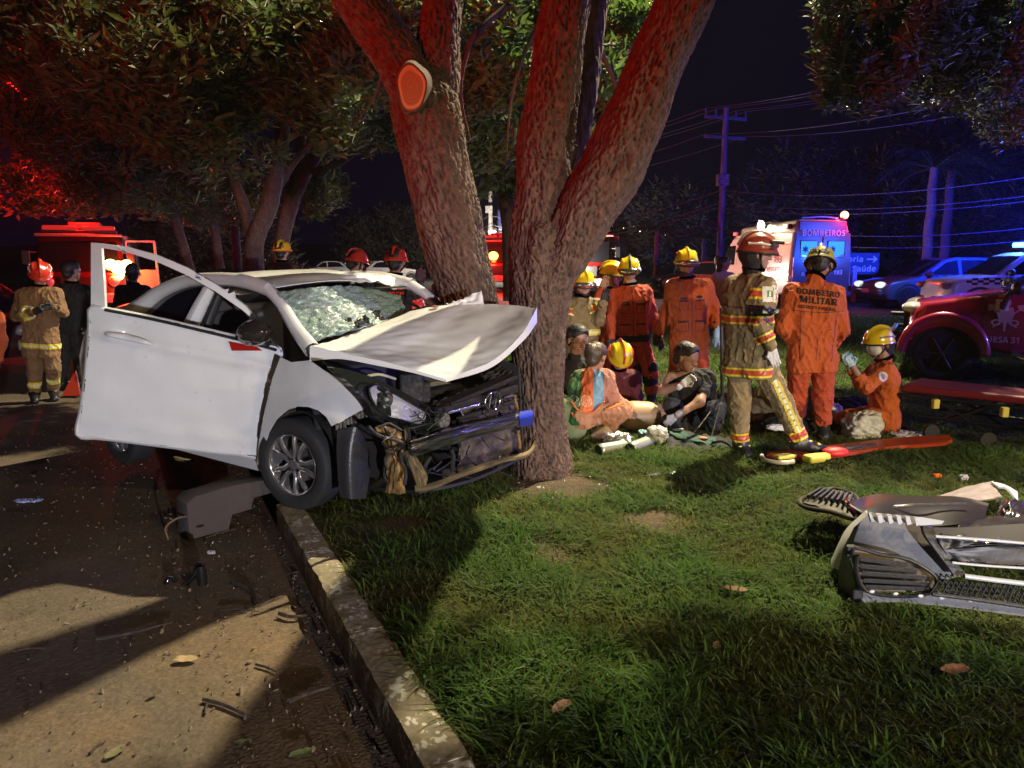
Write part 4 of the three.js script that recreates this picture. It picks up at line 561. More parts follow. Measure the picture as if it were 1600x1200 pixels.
  part(car, 'seat', [boxAt(0.5, 0.18, 0.5, ...K(-1.05, 0.55, -1.2).toArray(), -0.65, 0.06), (() => { const g = box(0.5, 0.7, 0.16, 0.06); g.rotateY(-0.65 + 1.57); g.translate(...K(-1.4, 0.9, -1.2).toArray()); return g; })()], mat([0.05, 0.04, 0.04], 0.85));
  part(car, 'dashboard', [boxAt(0.4, 0.3, 1.5, ...K(0.0, 0.86, -0.83).toArray(), -0.65, 0.08)], MAT.interior);
  part(car, 'deployed_airbag', ballAt(K(-0.2, 1.02, -1.2), 0.2, 1.2, 0.9, 1), mat([0.3, 0.25, 0.24], 0.9));
  part(car, 'headliner', sheet([[-0.2, -0.8, -1.45].map((r) => K(-0.45, 1.42, r)), [-0.2, -0.8, -1.45].map((r) => K(-2.1, 1.26, r))], 6, 6, 0.01), MAT.interior);
  // open front door
  const hinge = K(-0.47, 0, 0.01), rearD = P(124, 680, 4.86), dir = rearD.clone().sub(hinge).setY(0).normalize(), nOut = V(0, 1, 0).cross(dir).normalize(); if (nOut.z < 0) nOut.negate();
  const Dp = (px, py, off = 0) => onPlane(px, py, hinge.clone().addScaledVector(nOut, off), nOut);
  const skin = [[437, 561], [428, 600], [416, 650], [405, 712], [340, 706], [260, 696], [180, 686], [123, 680], [128, 640], [135, 590], [140, 530], [143, 480], [190, 488], [260, 502], [330, 518], [390, 532], [437, 546]];
  const fine = (pts, step) => { const o = []; pts.forEach((p, i) => { const q = pts[(i + 1) % pts.length], n = Math.max(1, Math.round(Math.hypot(q[0] - p[0], q[1] - p[1]) / step)); for (let k = 0; k < n; k++) o.push([lerp(p[0], q[0], k / n), lerp(p[1], q[1], k / n)]); }); return o; };
  const pieceOf = (pts, f, th, step = 14, cuts = 3) => { const s = new THREE.Shape(fine(pts, step).map(([x, y]) => new THREE.Vector2(x, -y))); let g = new THREE.ShapeGeometry(s).toNonIndexed(); for (let k = 0; k < cuts; k++) g = split(g); const p = g.attributes.position, uv = []; for (let i = 0; i < p.count; i++) { const x = p.getX(i), y = -p.getY(i), q = f(x, y); p.setXYZ(i, q.x, q.y, q.z); } g.deleteAttribute('normal'); g.deleteAttribute('uv'); g = mergeVertices(g, 1e-4); g.computeVertexNormals(); return thicken(g, th); };
  const crease = (x, y) => { const yb = 480 + (x - 143) * 0.225, t = (y - yb) / 200; // distance below the waist line, as a share of the door
    const cr1 = -0.012 * sstep(t, 0.0, 0.2) + 0.03 * Math.exp(-(((y - (524 + (x - 160) * 0.19)) / 8) ** 2)) * sstep(x, 140, 175), cup = -0.035 * Math.exp(-(((x - 205) / 24) ** 2) - (((y - 522) / 12) ** 2)), lowc = 0.01 * Math.exp(-(((y - (655 + (x - 130) * 0.13)) / 9) ** 2));
    return 0.035 * Math.sin(clamp(t, 0, 1.1) * 2.9) + cr1 + cup + lowc + 0.004 * N2(x * 0.012, y * 0.015) + 0.006 * Math.exp(-(((x - 190) / 26) ** 2) - (((y - 535) / 14) ** 2)) * N2(x * 0.1, y * 0.12); };
  const door = part(car, 'front_door', pieceOf(skin, (x, y) => Dp(x, y, crease(x, y)), 0.006, 10, 4), MAT.white, 'open front door swung wide towards the camera');
  part(door, 'door_lining', pieceOf(skin.map(([x, y]) => [lerp(x, 280, 0.02), lerp(y, 600, 0.02)]), (x, y) => Dp(x, y, -0.075), 0.02, 30, 1), MAT.interior);
  part(door, 'door_edge', tube(fine(skin, 30).map(([x, y]) => Dp(x, y, -0.02)), 0.02, 6, 120, true), MAT.white);
  part(door, 'window_frame', pieceOf([[142, 480], [142, 379], [156, 380], [200, 386], [245, 398], [292, 418], [340, 446], [384, 478], [392, 488], [390, 494], [378, 484], [336, 455], [290, 429], [243, 408], [198, 394], [158, 387], [162, 440], [164, 484]], (x, y) => Dp(x, y, -0.015), 0.035, 12, 1), MAT.white);
  part(door, 'window_seal', tube([[164, 484], [230, 497], [300, 513], [370, 530], [432, 547]].map(([x, y]) => Dp(x, y, 0.014)), 0.011, 6, 30), MAT.black);
  part(door, 'door_handle', tube([[165, 522], [172, 523], [200, 528], [228, 535], [237, 538]].map(([x, y], i) => Dp(x, y, crease(x, y) + [0.02, 0.045, 0.052, 0.045, 0.02][i])), [0.012, 0.02, 0.022, 0.02, 0.012], 10, 30), MAT.white);
  part(door, 'mirror_triangle', pieceOf([[391, 490], [440, 548], [436, 560], [400, 540]], (x, y) => Dp(x, y, -0.005), 0.02, 12, 1), MAT.black);
  part(door, 'red_mirror_panel', pieceOf([[357, 533], [400, 541], [410, 548], [362, 548]], (x, y) => Dp(x, y, 0.012), 0.01, 12, 1), MAT.redLens);  // thin glossy red panel just below the mirror
  { const c = Dp(398, 520, 0.12), g = ballAt(c, 0.1, 1.15, 0.8, 0.75, 28), p = g.attributes.position; for (let i = 0; i < p.count; i++) { const d = N3(p.getX(i) * 22, p.getY(i) * 22, p.getZ(i) * 22) * 0.012; p.setX(i, p.getX(i) + d); p.setY(i, p.getY(i) + d); } g.computeVertexNormals();
    const mir = part(door, 'door_mirror', g, mat([0.03, 0.025, 0.022], 0.15, 0.3, { clearcoat: 1, clearcoatRoughness: 0.08 })); part(mir, 'mirror_foot', rod(Dp(418, 534, 0.0), Dp(404, 530, 0.1), 0.035), MAT.black); }
  part(door, 'window_glass_shard', pieceOf([[164, 484], [166, 470], [200, 482], [240, 494], [236, 500]], (x, y) => Dp(x, y, -0.03), 0.004, 20, 0), MAT.pane);
}
// ---------------------------------------------------------------- other vehicles
const paint = (r, g, b, o = {}) => mat([r, g, b], 0.28, 0, { clearcoat: 0.8, clearcoatRoughness: 0.06, map: T.dust, ...o });
const X1 = V(1, 0, 0), Z1 = V(0, 0, 1);
// side outline (x ahead, y up) across the width, narrowed above the waist
function hull(pts, w, belt, lean, bevel = 0.05, ends = 0) {
  const s = new THREE.Shape(pts.map(([x, y]) => new THREE.Vector2(x, y)));
  let g = new THREE.ExtrudeGeometry(s, { depth: w - 2 * bevel, steps: 6, bevelEnabled: true, bevelThickness: bevel, bevelSize: bevel, bevelOffset: -bevel, bevelSegments: 4, curveSegments: 8 });
  g.translate(0, 0, -w / 2 + bevel); const p = g.attributes.position; g.computeBoundingBox(); const bx = g.boundingBox;
  for (let i = 0; i < p.count; i++) { let x = p.getX(i), y = p.getY(i), z = p.getZ(i); const zz = Math.abs(z) / (w / 2); if (y > belt) z *= 1 - (y - belt) * lean; if (ends) { const mid = (bx.min.x + bx.max.x) / 2, hx = (bx.max.x - bx.min.x) / 2; x -= Math.sign(x - mid) * ends * zz ** 4 * sstep(Math.abs(x - mid) / hx, 0.6, 1); } p.setXYZ(i, x, y, z); }
  g.deleteAttribute('normal'); g.deleteAttribute('uv'); g = mergeVertices(g, 1e-4); g = toCreasedNormals(g, 0.7); const q = g.attributes.position, uv = []; for (let i = 0; i < q.count; i++) uv.push(q.getX(i) * 0.6 + q.getZ(i) * 0.3, q.getY(i) * 0.6); g.setAttribute('uv', new THREE.Float32BufferAttribute(uv, 2)); return g;
}
const sidePlate = (pts, w, belt, lean, side, off, th = 0.012) => plate(pts, null, th, null, null, null, 0, (x, y, z) => { let zz = w / 2; if (y > belt) zz *= 1 - (y - belt) * lean; return V(x, y, side * (zz + off + (z - th))); });
function roadWheel(parent, x, r, z, rimM) {
  const g = new THREE.LatheGeometry([[r * 0.64, -0.1], [r * 0.8, -0.11], [r * 0.96, -0.1], [r, -0.06], [r, 0.06], [r * 0.96, 0.1], [r * 0.8, 0.11], [r * 0.64, 0.1]].map(([a, b]) => new THREE.Vector2(a, b)), 40); g.rotateX(Math.PI / 2 * Math.sign(z)); g.translate(x, r, z);
  const w = part(parent, 'wheel', g, MAT.rubber), list = [], d = new THREE.CylinderGeometry(r * 0.62, r * 0.62, 0.12, 32); d.rotateX(Math.PI / 2); d.translate(x, r, z); part(w, 'rim_back', d, MAT.interior);
  for (let k = 0; k < 6; k++) { const a = k * 1.047; list.push(beam(V(x, r, z + Math.sign(z) * 0.08), V(x + r * 0.62 * Math.cos(a), r + r * 0.62 * Math.sin(a), z + Math.sign(z) * 0.075), 0.07 * r / 0.35, 0.02)); } part(w, 'rim', list, rimM ?? MAT.alloy);
}
// a car in its own axes: o.low (below the waist), o.cab, o.win (side panes), o.front/rear panes, wheels
function carParts(g, o) {
  part(g, 'body', hull(o.low, o.w, o.belt, 0.1, 0.06, o.ends ?? 0.14), o.paint); part(g, 'cabin', hull(o.cab, o.w * 0.97, o.belt, o.lean, 0.05, 0.1), o.paint);
  for (const s of [-1, 1]) { for (const w of o.win) part(g, 'side_window', sidePlate(w, o.w * 0.97, o.belt, o.lean, s, 0.006), MAT.glassDark);
    for (const x of o.wheels) { roadWheel(g, x, o.r, s * (o.w / 2 - 0.1), o.rim); part(g, 'wheel_arch', sidePlate([...arcPts(x, o.r, o.r * 1.3, 0, 180, 16), ...arcPts(x, o.r, o.r * 1.12, 180, 0, 16)], o.w, 9, 0, s, 0.012, 0.03), o.archM ?? MAT.black); part(g, 'arch_hollow', sidePlate(arcPts(x, o.r * 0.8, o.r * 1.16, 0, 180, 16), o.w, 9, 0, s, 0.004, 0.01), MAT.interior); }
    part(g, 'door_mirror', ballAt(V(o.mirror[0], o.mirror[1], s * (o.w / 2 + 0.08)), 0.11, 0.7, 0.8, 1), o.mirrorM ?? MAT.black);
    part(g, 'headlight', ballAt(V(o.front[0] - 0.08, o.front[1], s * (o.w / 2 - 0.24)), 0.13, 1.1, 0.7, 1.3), o.headM ?? mat([0.7, 0.7, 0.7], 0.1, 0.6)); part(g, 'tail_lamp', ballAt(V(o.back[0] + 0.05, o.back[1], s * (o.w / 2 - 0.16)), 0.11, 0.7, 1.2, 1.1), MAT.redLens);
    if (o.handles) for (const x of o.handles) part(g, 'door_handle', beam(V(x - 0.1, o.belt - 0.12, s * (o.w / 2 + 0.01)), V(x + 0.1, o.belt - 0.12, s * (o.w / 2 + 0.01)), 0.025, 0.03), o.handleM ?? MAT.chrome);
    if (o.seams) for (const x of o.seams) part(g, 'door_seam', beam(V(x, 0.45, s * (o.w / 2 + 0.001)), V(x - 0.03, o.belt - 0.02, s * (o.w / 2 - 0.001)), 0.012, 0.006), MAT.interior); }
  const pane = (a, b) => { const u = V(b[0] - a[0], b[1] - a[1], 0).normalize(), l = Math.hypot(b[0] - a[0], b[1] - a[1]), n = V(u.y, -u.x, 0).multiplyScalar(Math.sign(o.front[0] * (a[0] + b[0]) / 2 - 0.0001) || 1), w1 = o.w * 0.42 * (1 - Math.max(0, a[1] - o.belt) * o.lean), w2 = o.w * 0.42 * (1 - Math.max(0, b[1] - o.belt) * o.lean); const c = (q, w, k) => V(q[0], q[1], w).addScaledVector(n.x * (a[0]) < 0 ? n.clone().negate() : n, 0.012 * k); return sheet([[c(a, -w1, 1), c(a, 0, 2.5), c(a, w1, 1)], [c(b, -w2, 1), c(b, 0, 2.5), c(b, w2, 1)]], 4, 8, 0.006); };
  part(g, 'windscreen', pane(...o.screen), MAT.glassDark); part(g, 'rear_screen', pane(...o.rearScreen), MAT.glassDark);
  part(g, 'bumper', [boxAt(0.18, 0.18, o.w * 0.86, o.front[0] - 0.05, 0.45, 0, 0, 0.06), boxAt(0.18, 0.18, o.w * 0.86, o.back[0] + 0.05, 0.45, 0, 0, 0.06)], o.bumperM ?? o.paint);
  part(g, 'number_plate', boxAt(0.02, 0.12, 0.4, o.front[0] + 0.045, 0.5, 0), mat([0.6, 0.6, 0.6], 0.5));
}
const sedan = (p, o = {}) => ({ w: 1.75, belt: 0.92, lean: 0.34, paint: p, r: 0.31, wheels: [1.3, -1.25], mirror: [0.75, 0.98], front: [2.08, 0.68], back: [-2.06, 0.8], handles: [0.1, -0.85], seams: [0.85, -0.22, -1.15],
  low: [[2.08, 0.42], [2.06, 0.66], [1.9, 0.78], [0.95, 0.93], [-1.6, 0.98], [-2.05, 0.96], [-2.1, 0.6], [-2.05, 0.3], [-0.7, 0.2], [0.8, 0.2], [1.95, 0.26]], cab: [[1.05, 0.88], [0.25, 1.38], [-0.1, 1.46], [-0.9, 1.46], [-1.35, 1.36], [-1.95, 0.96]],
  win: [[[0.72, 0.96], [0.2, 1.32], [-0.12, 1.38], [-0.14, 0.97]], [[-0.24, 0.97], [-0.22, 1.38], [-0.85, 1.38], [-1.18, 1.3], [-1.5, 1.0]]], screen: [[0.98, 0.93], [0.28, 1.36]], rearScreen: [[-1.9, 1.0], [-1.38, 1.34]], ...o });
const place = (o, at, dir) => { o.position.copy(at); o.rotation.y = Math.atan2(-dir.z, dir.x); };
const roadY = 0.337;
{
  const c = thing('parked_car', 'dark blue grey car passing on the far road behind the ambulance sign', 'car'); carParts(c, sedan(paint(0.08, 0.10, 0.12), { headM: glow([0.9, 0.95, 1], 0.8), rim: mat([0.12, 0.12, 0.13], 0.4, 0.7) })); c.name = 'moving_car'; place(c, V(13.6, roadY, -24.0), V(-1, 0, 0.02)); c.scale.set(1.08, 1.08, 1.08);
  // distant parked cars
  const w = thing('parked_car', 'small white parked car farthest left beyond the road', 'car'); carParts(w, sedan(paint(0.65, 0.66, 0.66))); place(w, P(506, 432, 62).setY(0.41), V(-0.9, 0, 0.4));
  copyOf(w, P(556, 432, 64).setY(0.41), 2.4, 'white parked car half hidden by a red helmet'); copyOf(w, P(592, 432, 58).setY(0.41), 2.2, 'pale parked car between the two red helmets'); copyOf(w, P(613, 433, 55).setY(0.41), 2.9, 'light parked car just left of the lettered red helmet firefighter');
  const r = thing('parked_car', 'small dark red car parked between the far white cars', 'car'); carParts(r, sedan(paint(0.3, 0.02, 0.02))); place(r, P(532, 432, 66).setY(0.41), V(-0.2, 0, -1));
  const d = thing('parked_car', 'dark parked car left of the ambulance behind the orange suits', 'car'); carParts(d, sedan(paint(0.02, 0.022, 0.028))); place(d, P(1092, 440, 33).setY(0.36), V(-1, 0, 0.1));
  const d2 = thing('parked_car', 'red car with sloping bonnet between the dark car and the ambulance', 'car'); carParts(d2, sedan(paint(0.55, 0.1, 0.09))); place(d2, P(1120, 440, 29).setY(0.36), V(-0.75, 0, 0.6));
  const k = thing('parked_car', 'dark car with bright trim cut off by the left edge of the picture', 'car'); carParts(k, sedan(paint(0.05, 0.012, 0.012), { bumperM: mat([0.5, 0.45, 0.4], 0.4, 0.3) })); place(k, P(-70, 520, 12.5).setY(0.05), V(0.98, 0, 0.2));
}
{ // white patrol car with a chequered band and a blue light bar
  const c = thing('patrol_car', 'white patrol car with black chequered band and glowing blue roof light', 'police car'), white = paint(0.6, 0.6, 0.6);
  carParts(c, { ...sedan(white), w: 1.8, belt: 1.06, lean: 0.3, r: 0.35, wheels: [1.36, -1.35], mirror: [0.72, 1.14], front: [2.12, 0.82], back: [-2.12, 0.95], archM: mat([0.03, 0.03, 0.03], 0.7), bumperM: MAT.black, headM: mat([0.6, 0.25, 0.25], 0.1, 0.5), handles: [0.05, -0.9], seams: [0.8, -0.25, -1.15],
    low: [[2.12, 0.5], [2.1, 0.82], [1.98, 0.95], [1.0, 1.08], [-1.7, 1.12], [-2.12, 1.08], [-2.14, 0.6], [-2.05, 0.36], [-0.7, 0.28], [0.8, 0.28], [1.95, 0.32]], cab: [[1.1, 1.03], [0.35, 1.55], [0.05, 1.64], [-1.3, 1.66], [-1.85, 1.58], [-2.1, 1.1]],
    win: [[[0.82, 1.1], [0.32, 1.46], [0.0, 1.55], [-0.1, 1.55], [-0.14, 1.1]], [[-0.24, 1.1], [-0.22, 1.56], [-1.1, 1.57], [-1.2, 1.12]], [[-1.3, 1.14], [-1.2, 1.56], [-1.7, 1.5], [-1.9, 1.18]]], screen: [[1.02, 1.08], [0.38, 1.53]], rearScreen: [[-2.08, 1.14], [-1.88, 1.55]] });
  const chk = label2D(512, 64, (k, w, h) => { k.clearRect(0, 0, w, h); k.fillStyle = '#0b0b0d'; for (let y = 0; y < 3; y++) for (let x = 0; x < 24; x++) if ((x + y) % 2) k.fillRect(x * w / 24, y * h / 3, w / 24 + 1, h / 3 + 1); });
  for (const s of [-1, 1]) part(c, 'chequered_band', decal(V(0.15, 0.96, s * 0.895), V(s, 0.02, 0), UP, 3.1, 0.17, 0.012), chk);
  part(c, 'roof_rack', [beam(V(0.0, 1.7, -0.6), V(-1.6, 1.72, -0.6), 0.03, 0.03), beam(V(0.0, 1.7, 0.6), V(-1.6, 1.72, 0.6), 0.03, 0.03)], MAT.black);
  const lb = part(c, 'light_bar', boxAt(0.32, 0.07, 1.3, -0.2, 1.74, 0, 0, 0.03), MAT.black);
  part(lb, 'blue_lamp', [boxAt(0.3, 0.12, 0.56, -0.2, 1.83, -0.33, 0, 0.04), boxAt(0.3, 0.12, 0.56, -0.2, 1.83, 0.33, 0, 0.04)], glow([0.05, 0.6, 1], 14));
  const at = V(12.8, 0.37, -18.9); place(c, at, V(-1, 0, -0.1));
  lamp('point', 0x4064ff, POWER.blue, at.clone().add(V(0.2, 2.1, 0)), { radius: 6, name: 'patrol_blue_light' });
  lamp('spot', 0x0a2cff, POWER.blueBeam, at.clone().add(V(0.3, 2.2, -0.3)), { to: V(26, 9, -34), angle: 1.2, penumbra: 0.5, radius: 5, name: 'patrol_blue_light' });  // extra beam added, aimed away so the haze glows blue
  lamp('point', 0x1030ff, POWER.blue * 0.5, at.clone().add(V(0.3, 2.0, 0.75)), { radius: 4, name: 'patrol_blue_light' });
}
{ // a second patrol car outside the frame on the right; its blue light falls on the pickup
  const o = scene.children.find((c) => c.name === 'patrol_car'), c = copyOf(o, V(10.6, 0.15, -6.2), 2.0, 'patrol car with blue roof light standing out of the picture on the right'); c.updateMatrixWorld(true);
  lamp('point', 0x7868ff, POWER.blueNear, V(0.1, 2.15, 0).applyMatrix4(c.matrixWorld), { radius: 6, name: 'patrol_blue_light' });
}
{ // red rescue pickup at the right edge
  const c = thing('pickup', 'dark red rescue pickup with pale door emblem at the right edge', 'pickup truck'), red = paint(0.32, 0.02, 0.06);
  const W = 1.86, belt = 1.2;
  carParts(c, { w: W, belt, lean: 0.3, paint: red, r: 0.385, wheels: [1.62, -1.48], mirror: [0.85, 1.28], front: [2.1, 0.98], back: [-2.78, 1.0], archM: red, rim: mat([0.05, 0.05, 0.055], 0.4, 0.5), headM: mat([0.75, 0.72, 0.72], 0.12, 0.5), handles: [-0.2, -1.05], handleM: red, seams: [1.2, -0.38, -1.3], bumperM: red,
    low: [[2.1, 0.55], [2.1, 0.93], [2.0, 1.06], [1.1, 1.2], [0.9, 1.22], [-1.45, 1.22], [-2.75, 1.18], [-2.8, 0.62], [-2.0, 0.5], [-0.8, 0.42], [0.9, 0.42], [1.2, 0.5], [1.95, 0.48]], cab: [[1.0, 1.18], [0.25, 1.72], [-0.1, 1.8], [-1.0, 1.8], [-1.3, 1.72], [-1.42, 1.2]],
    win: [[[0.78, 1.26], [0.2, 1.66], [-0.1, 1.71], [-0.36, 1.71], [-0.38, 1.26]], [[-0.48, 1.26], [-0.46, 1.71], [-1.0, 1.7], [-1.2, 1.62], [-1.26, 1.26]]], screen: [[0.94, 1.22], [0.28, 1.7]], rearScreen: [[-1.43, 1.26], [-1.34, 1.66]] });
  for (const s of [-1, 1]) for (const x of [1.62, -1.48]) part(c, 'wheel_flare', (() => { const g = new THREE.TorusGeometry(0.5, 0.055, 10, 32, Math.PI); g.translate(x, 0.4, s * (W / 2 - 0.01)); return g; })(), red);
  part(c, 'bed_rim', [beam(V(-1.5, 1.23, -0.86), V(-2.75, 1.2, -0.86), 0.08, 0.05), beam(V(-1.5, 1.23, 0.86), V(-2.75, 1.2, 0.86), 0.08, 0.05)], MAT.black);
  for (const s of [-1, 1]) part(c, 'side_step', tube([V(0.85, 0.5, s * 0.86), V(0.75, 0.4, s * 1.0), V(-1.0, 0.4, s * 1.0), V(-1.1, 0.5, s * 0.86)], 0.03, 8, 30), MAT.steel);
  part(c, 'front_guard', [rod(V(2.05, 0.62, -0.78), V(2.3, 0.62, -0.82), 0.035), rod(V(2.05, 0.62, 0.78), V(2.3, 0.62, 0.82), 0.035), rod(V(2.05, 0.9, -0.78), V(2.28, 0.9, -0.8), 0.03), rod(V(2.28, 0.62, -0.82), V(2.28, 0.62, 0.82), 0.035)], MAT.black);
  part(c, 'grille', boxAt(0.06, 0.28, 1.2, 2.1, 0.86, 0), MAT.black); part(c, 'snorkel', [tube([V(1.0, 1.0, -0.95), V(0.92, 1.22, -0.95), V(0.45, 1.62, -0.82), V(0.42, 1.85, -0.8)], 0.035, 8, 20)], MAT.black);
  const emb = label2D(256, 512, (k, w, h) => { k.clearRect(0, 0, w, h); k.fillStyle = '#c79aa4'; k.strokeStyle = '#c79aa4'; const T2 = (pts) => { k.beginPath(); pts.forEach(([x, y], i) => (i ? k.lineTo(x, y) : k.moveTo(x, y))); k.closePath(); k.fill(); };
    k.beginPath(); k.moveTo(128, 10); k.bezierCurveTo(170, 60, 160, 90, 150, 110); k.lineTo(106, 110); k.bezierCurveTo(90, 80, 120, 60, 128, 10); k.fill(); T2([[84, 120], [172, 120], [186, 190], [172, 250], [128, 290], [84, 250], [70, 190]]); k.lineWidth = 12; for (const s of [-1, 1]) { k.beginPath(); k.moveTo(128 + s * 110, 120); k.lineTo(128 - s * 80, 330); k.stroke(); T2([[128 + s * 70, 100], [128 + s * 122, 90], [128 + s * 118, 160], [128 + s * 84, 150]]); k.beginPath(); k.arc(128 + s * 60, 280, 26, 0, 7); k.stroke(); } T2([[116, 280], [140, 280], [134, 360], [128, 376], [122, 360]]);
    k.font = 'bold 88px sans-serif'; k.textAlign = 'center'; k.save(); k.translate(128, 488); k.scale(0.66, 1); k.fillText('URSA 31', 0, 0); k.restore(); }, { roughness: 0.4 });
  part(c, 'door_emblem', decal(V(0.95, 0.86, -W / 2), V(-1, 0, 0), UP, 0.42, 0.64, 0.014), emb);
  const sq = label2D(64, 96, (k) => { k.clearRect(0, 0, 64, 96); k.fillStyle = '#cfc7bd'; k.fillRect(0, 30, 64, 66); k.fillStyle = '#1d2a22'; k.fillRect(20, 46, 24, 34); k.fillStyle = '#d09a9a'; k.fillRect(10, 4, 46, 16); });
  part(c, 'wing_sticker', decal(V(1.0, 1.09, -W / 2), V(-1, 0, 0.05), V(0, 1, 0.1), 0.15, 0.22, 0.02), sq);
  const wheelAt = G(1468, 594, 0.17), fwd = V(-0.86, 0, -0.5).normalize(), right = fwd.clone().cross(UP); place(c, wheelAt.clone().addScaledVector(fwd, -1.62).addScaledVector(right, 0.83).setY(0.16), fwd);
}
{ // rescue ambulance
  const c = thing('ambulance', 'rescue ambulance van with blue and red light tinted into its rear doors and side, red roof lamps', 'ambulance'), side = paint(0.72, 0.42, 0.38), blue = paint(0.11, 0.07, 0.11), top = paint(0.5, 0.42, 0.32);  // blue and red lamp light put into the rear and side paint
  const low = [[2.95, 0.5], [2.98, 0.9], [2.75, 1.12], [2.2, 1.3], [1.55, 2.1], [1.3, 2.3], [-2.9, 2.36], [-2.95, 1.2], [-2.95, 0.42], [2.7, 0.36]];
  part(c, 'body', hull(low, 2.0, 1.1, 0.07, 0.08, 0.06), side); part(c, 'raised_roof', hull([[1.15, 2.28], [1.0, 2.5], [0.7, 2.62], [-2.85, 2.72], [-2.93, 2.34]], 1.84, 2.3, 0.25, 0.08), top);
  for (const s of [-1, 1]) { for (const x of [1.9, -1.75]) roadWheel(c, x, 0.35, s * 0.92); for (const x of [1.9, -1.75]) part(c, 'wheel_arch', sidePlate([...arcPts(x, 0.35, 0.48, 0, 180, 14), ...arcPts(x, 0.35, 0.38, 180, 0, 14)], 2.0, 9, 0, s, 0.012), MAT.black);
    part(c, 'cab_window', sidePlate([[2.1, 1.36], [1.6, 2.0], [1.02, 2.02], [1.0, 1.34]], 2.0, 1.1, 0.07, s, 0.008), MAT.glassDark);
    part(c, 'side_rail', [beam(V(2.4, 0.86, s * 1.01), V(-2.9, 0.86, s * 1.01), 0.03, 0.06), beam(V(0.9, 1.98, s * 0.955), V(-2.8, 2.02, s * 0.95), 0.02, 0.03)], side); part(c, 'sliding_door_seam', [beam(V(0.82, 0.5, s * 1.004), V(0.82, 2.1, s * 0.945), 0.02, 0.02), beam(V(-0.5, 0.5, s * 1.004), V(-0.5, 2.1, s * 0.945), 0.02, 0.02)], MAT.interior);
    part(c, 'door_mirror', ballAt(V(2.0, 1.5, s * 1.2), 0.16, 0.6, 1.2, 0.7), MAT.black);
    for (const x of [1.0, -2.5]) { const l = part(c, 'roof_lamp', boxAt(0.4, 0.16, 0.12, x, 2.5 + (x < 0 ? 0.02 : -0.08), s * 0.93, 0, 0.04), MAT.black); part(l, 'red_lens', boxAt(0.28, 0.12, 0.03, x, 2.5 + (x < 0 ? 0.02 : -0.08), s * 1.0, 0, 0.01), glow([1, 0.03, 0.03], 1.2)); }
    part(c, 'tail_lamp', [boxAt(0.05, 0.3, 0.14, -2.97, 1.42, s * 0.88, 0, 0.02), boxAt(0.05, 0.26, 0.14, -2.97, 1.1, s * 0.88, 0, 0.02)], s < 0 ? glow([1, 0.25, 0.12], 2.2) : MAT.redLens);
    part(c, 'corner_post', beam(V(-2.98, 0.7, s * 0.985), V(-2.93, 2.3, s * 0.9), 0.05, 0.05), paint(0.2, 0.35, 0.62)); }  // posts coloured bright blue for the blue light they reflect
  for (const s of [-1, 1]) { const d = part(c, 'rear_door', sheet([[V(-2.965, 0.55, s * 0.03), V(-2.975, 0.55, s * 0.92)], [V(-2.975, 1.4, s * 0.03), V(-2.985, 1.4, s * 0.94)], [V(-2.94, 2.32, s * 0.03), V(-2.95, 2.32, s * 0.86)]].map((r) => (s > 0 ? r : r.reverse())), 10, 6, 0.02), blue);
    part(d, 'rear_window', boxAt(0.02, 0.5, 0.56, -2.985, 1.82, s * 0.45, 0, 0.008), glow([0.02, 0.22, 0.6], 1.3)); part(d, 'window_seal', (() => { const g = new THREE.TorusGeometry(0.4, 0.02, 6, 4); g.rotateZ(Math.PI / 4); g.scale(0.99, 0.89, 1); g.rotateY(Math.PI / 2); g.translate(-2.99, 1.82, s * 0.45); return g; })(), MAT.black); part(d, 'door_handle', boxAt(0.04, 0.2, 0.05, -3.0, 1.2, s * 0.1), MAT.black); }  // unlit rear windows made to glow for the blue light they reflect
  part(c, 'rear_header', boxAt(0.04, 0.3, 1.56, -2.925, 2.52, 0, 0, 0.02), blue); part(c, 'rear_step', boxAt(0.3, 0.16, 1.9, -3.02, 0.46, 0, 0, 0.04), blue);
  const tx = (s, size, col, w, h) => label2D(512, Math.round(512 * h / w), (k, W, H) => { k.clearRect(0, 0, W, H); k.fillStyle = col; k.font = 'bold ' + size + 'px sans-serif'; k.textAlign = 'center'; k.textBaseline = 'middle'; k.fillText(s, W / 2, H / 2); });
  const rear = (s, y, z, w, h, size, col) => part(c, 'lettering', decal(V(-2.995, y, z), V(0, 0, 1), V(-0.0, 1, 0), w, h, 0.012), tx(s, size, col, w, h));
  rear('BOMBEIROS', 2.36 - 0.05, 0, 1.5, 0.3, 84, '#f2f2ff'); rear('193', 1.12, 0.55, 0.5, 0.22, 190, '#f2f2ff'); rear('RESGATE', 1.06, -0.35, 0.8, 0.2, 96, '#f2f2ff'); rear('UR 318', 1.36, 0.42, 0.34, 0.1, 110, '#f2f2ff');
  const star = label2D(128, 128, (k) => { k.clearRect(0, 0, 128, 128); k.fillStyle = '#0a3c78'; k.translate(64, 64); for (let i = 0; i < 3; i++) { k.rotate(Math.PI / 3); k.fillRect(-12, -52, 24, 104); } });
  for (const s of [-1, 1]) part(c, 'star_mark', decal(V(-2.997, 1.82, s * 0.45 - 0.12), V(0, 0, 1), UP, 0.24, 0.24, 0.006), star);
  for (const [s, y, x, w, h, size] of [['193', 1.52, -2.1, 0.8, 0.3, 210], ['RESGATE', 1.2, -1.9, 1.3, 0.22, 84]]) part(c, 'lettering', decal(V(x, y, -1.0 + (y - 1.1) * 0.07), V(-1, 0, 0), UP, w, h, 0.012), tx(s, size, '#c02020', w, h));
  part(c, 'windscreen', sheet([[V(2.26, 1.34, -0.85), V(2.3, 1.34, 0), V(2.26, 1.34, 0.85)], [V(1.62, 2.12, -0.8), V(1.66, 2.12, 0), V(1.62, 2.12, 0.8)]], 4, 6, 0.01), MAT.glassDark);
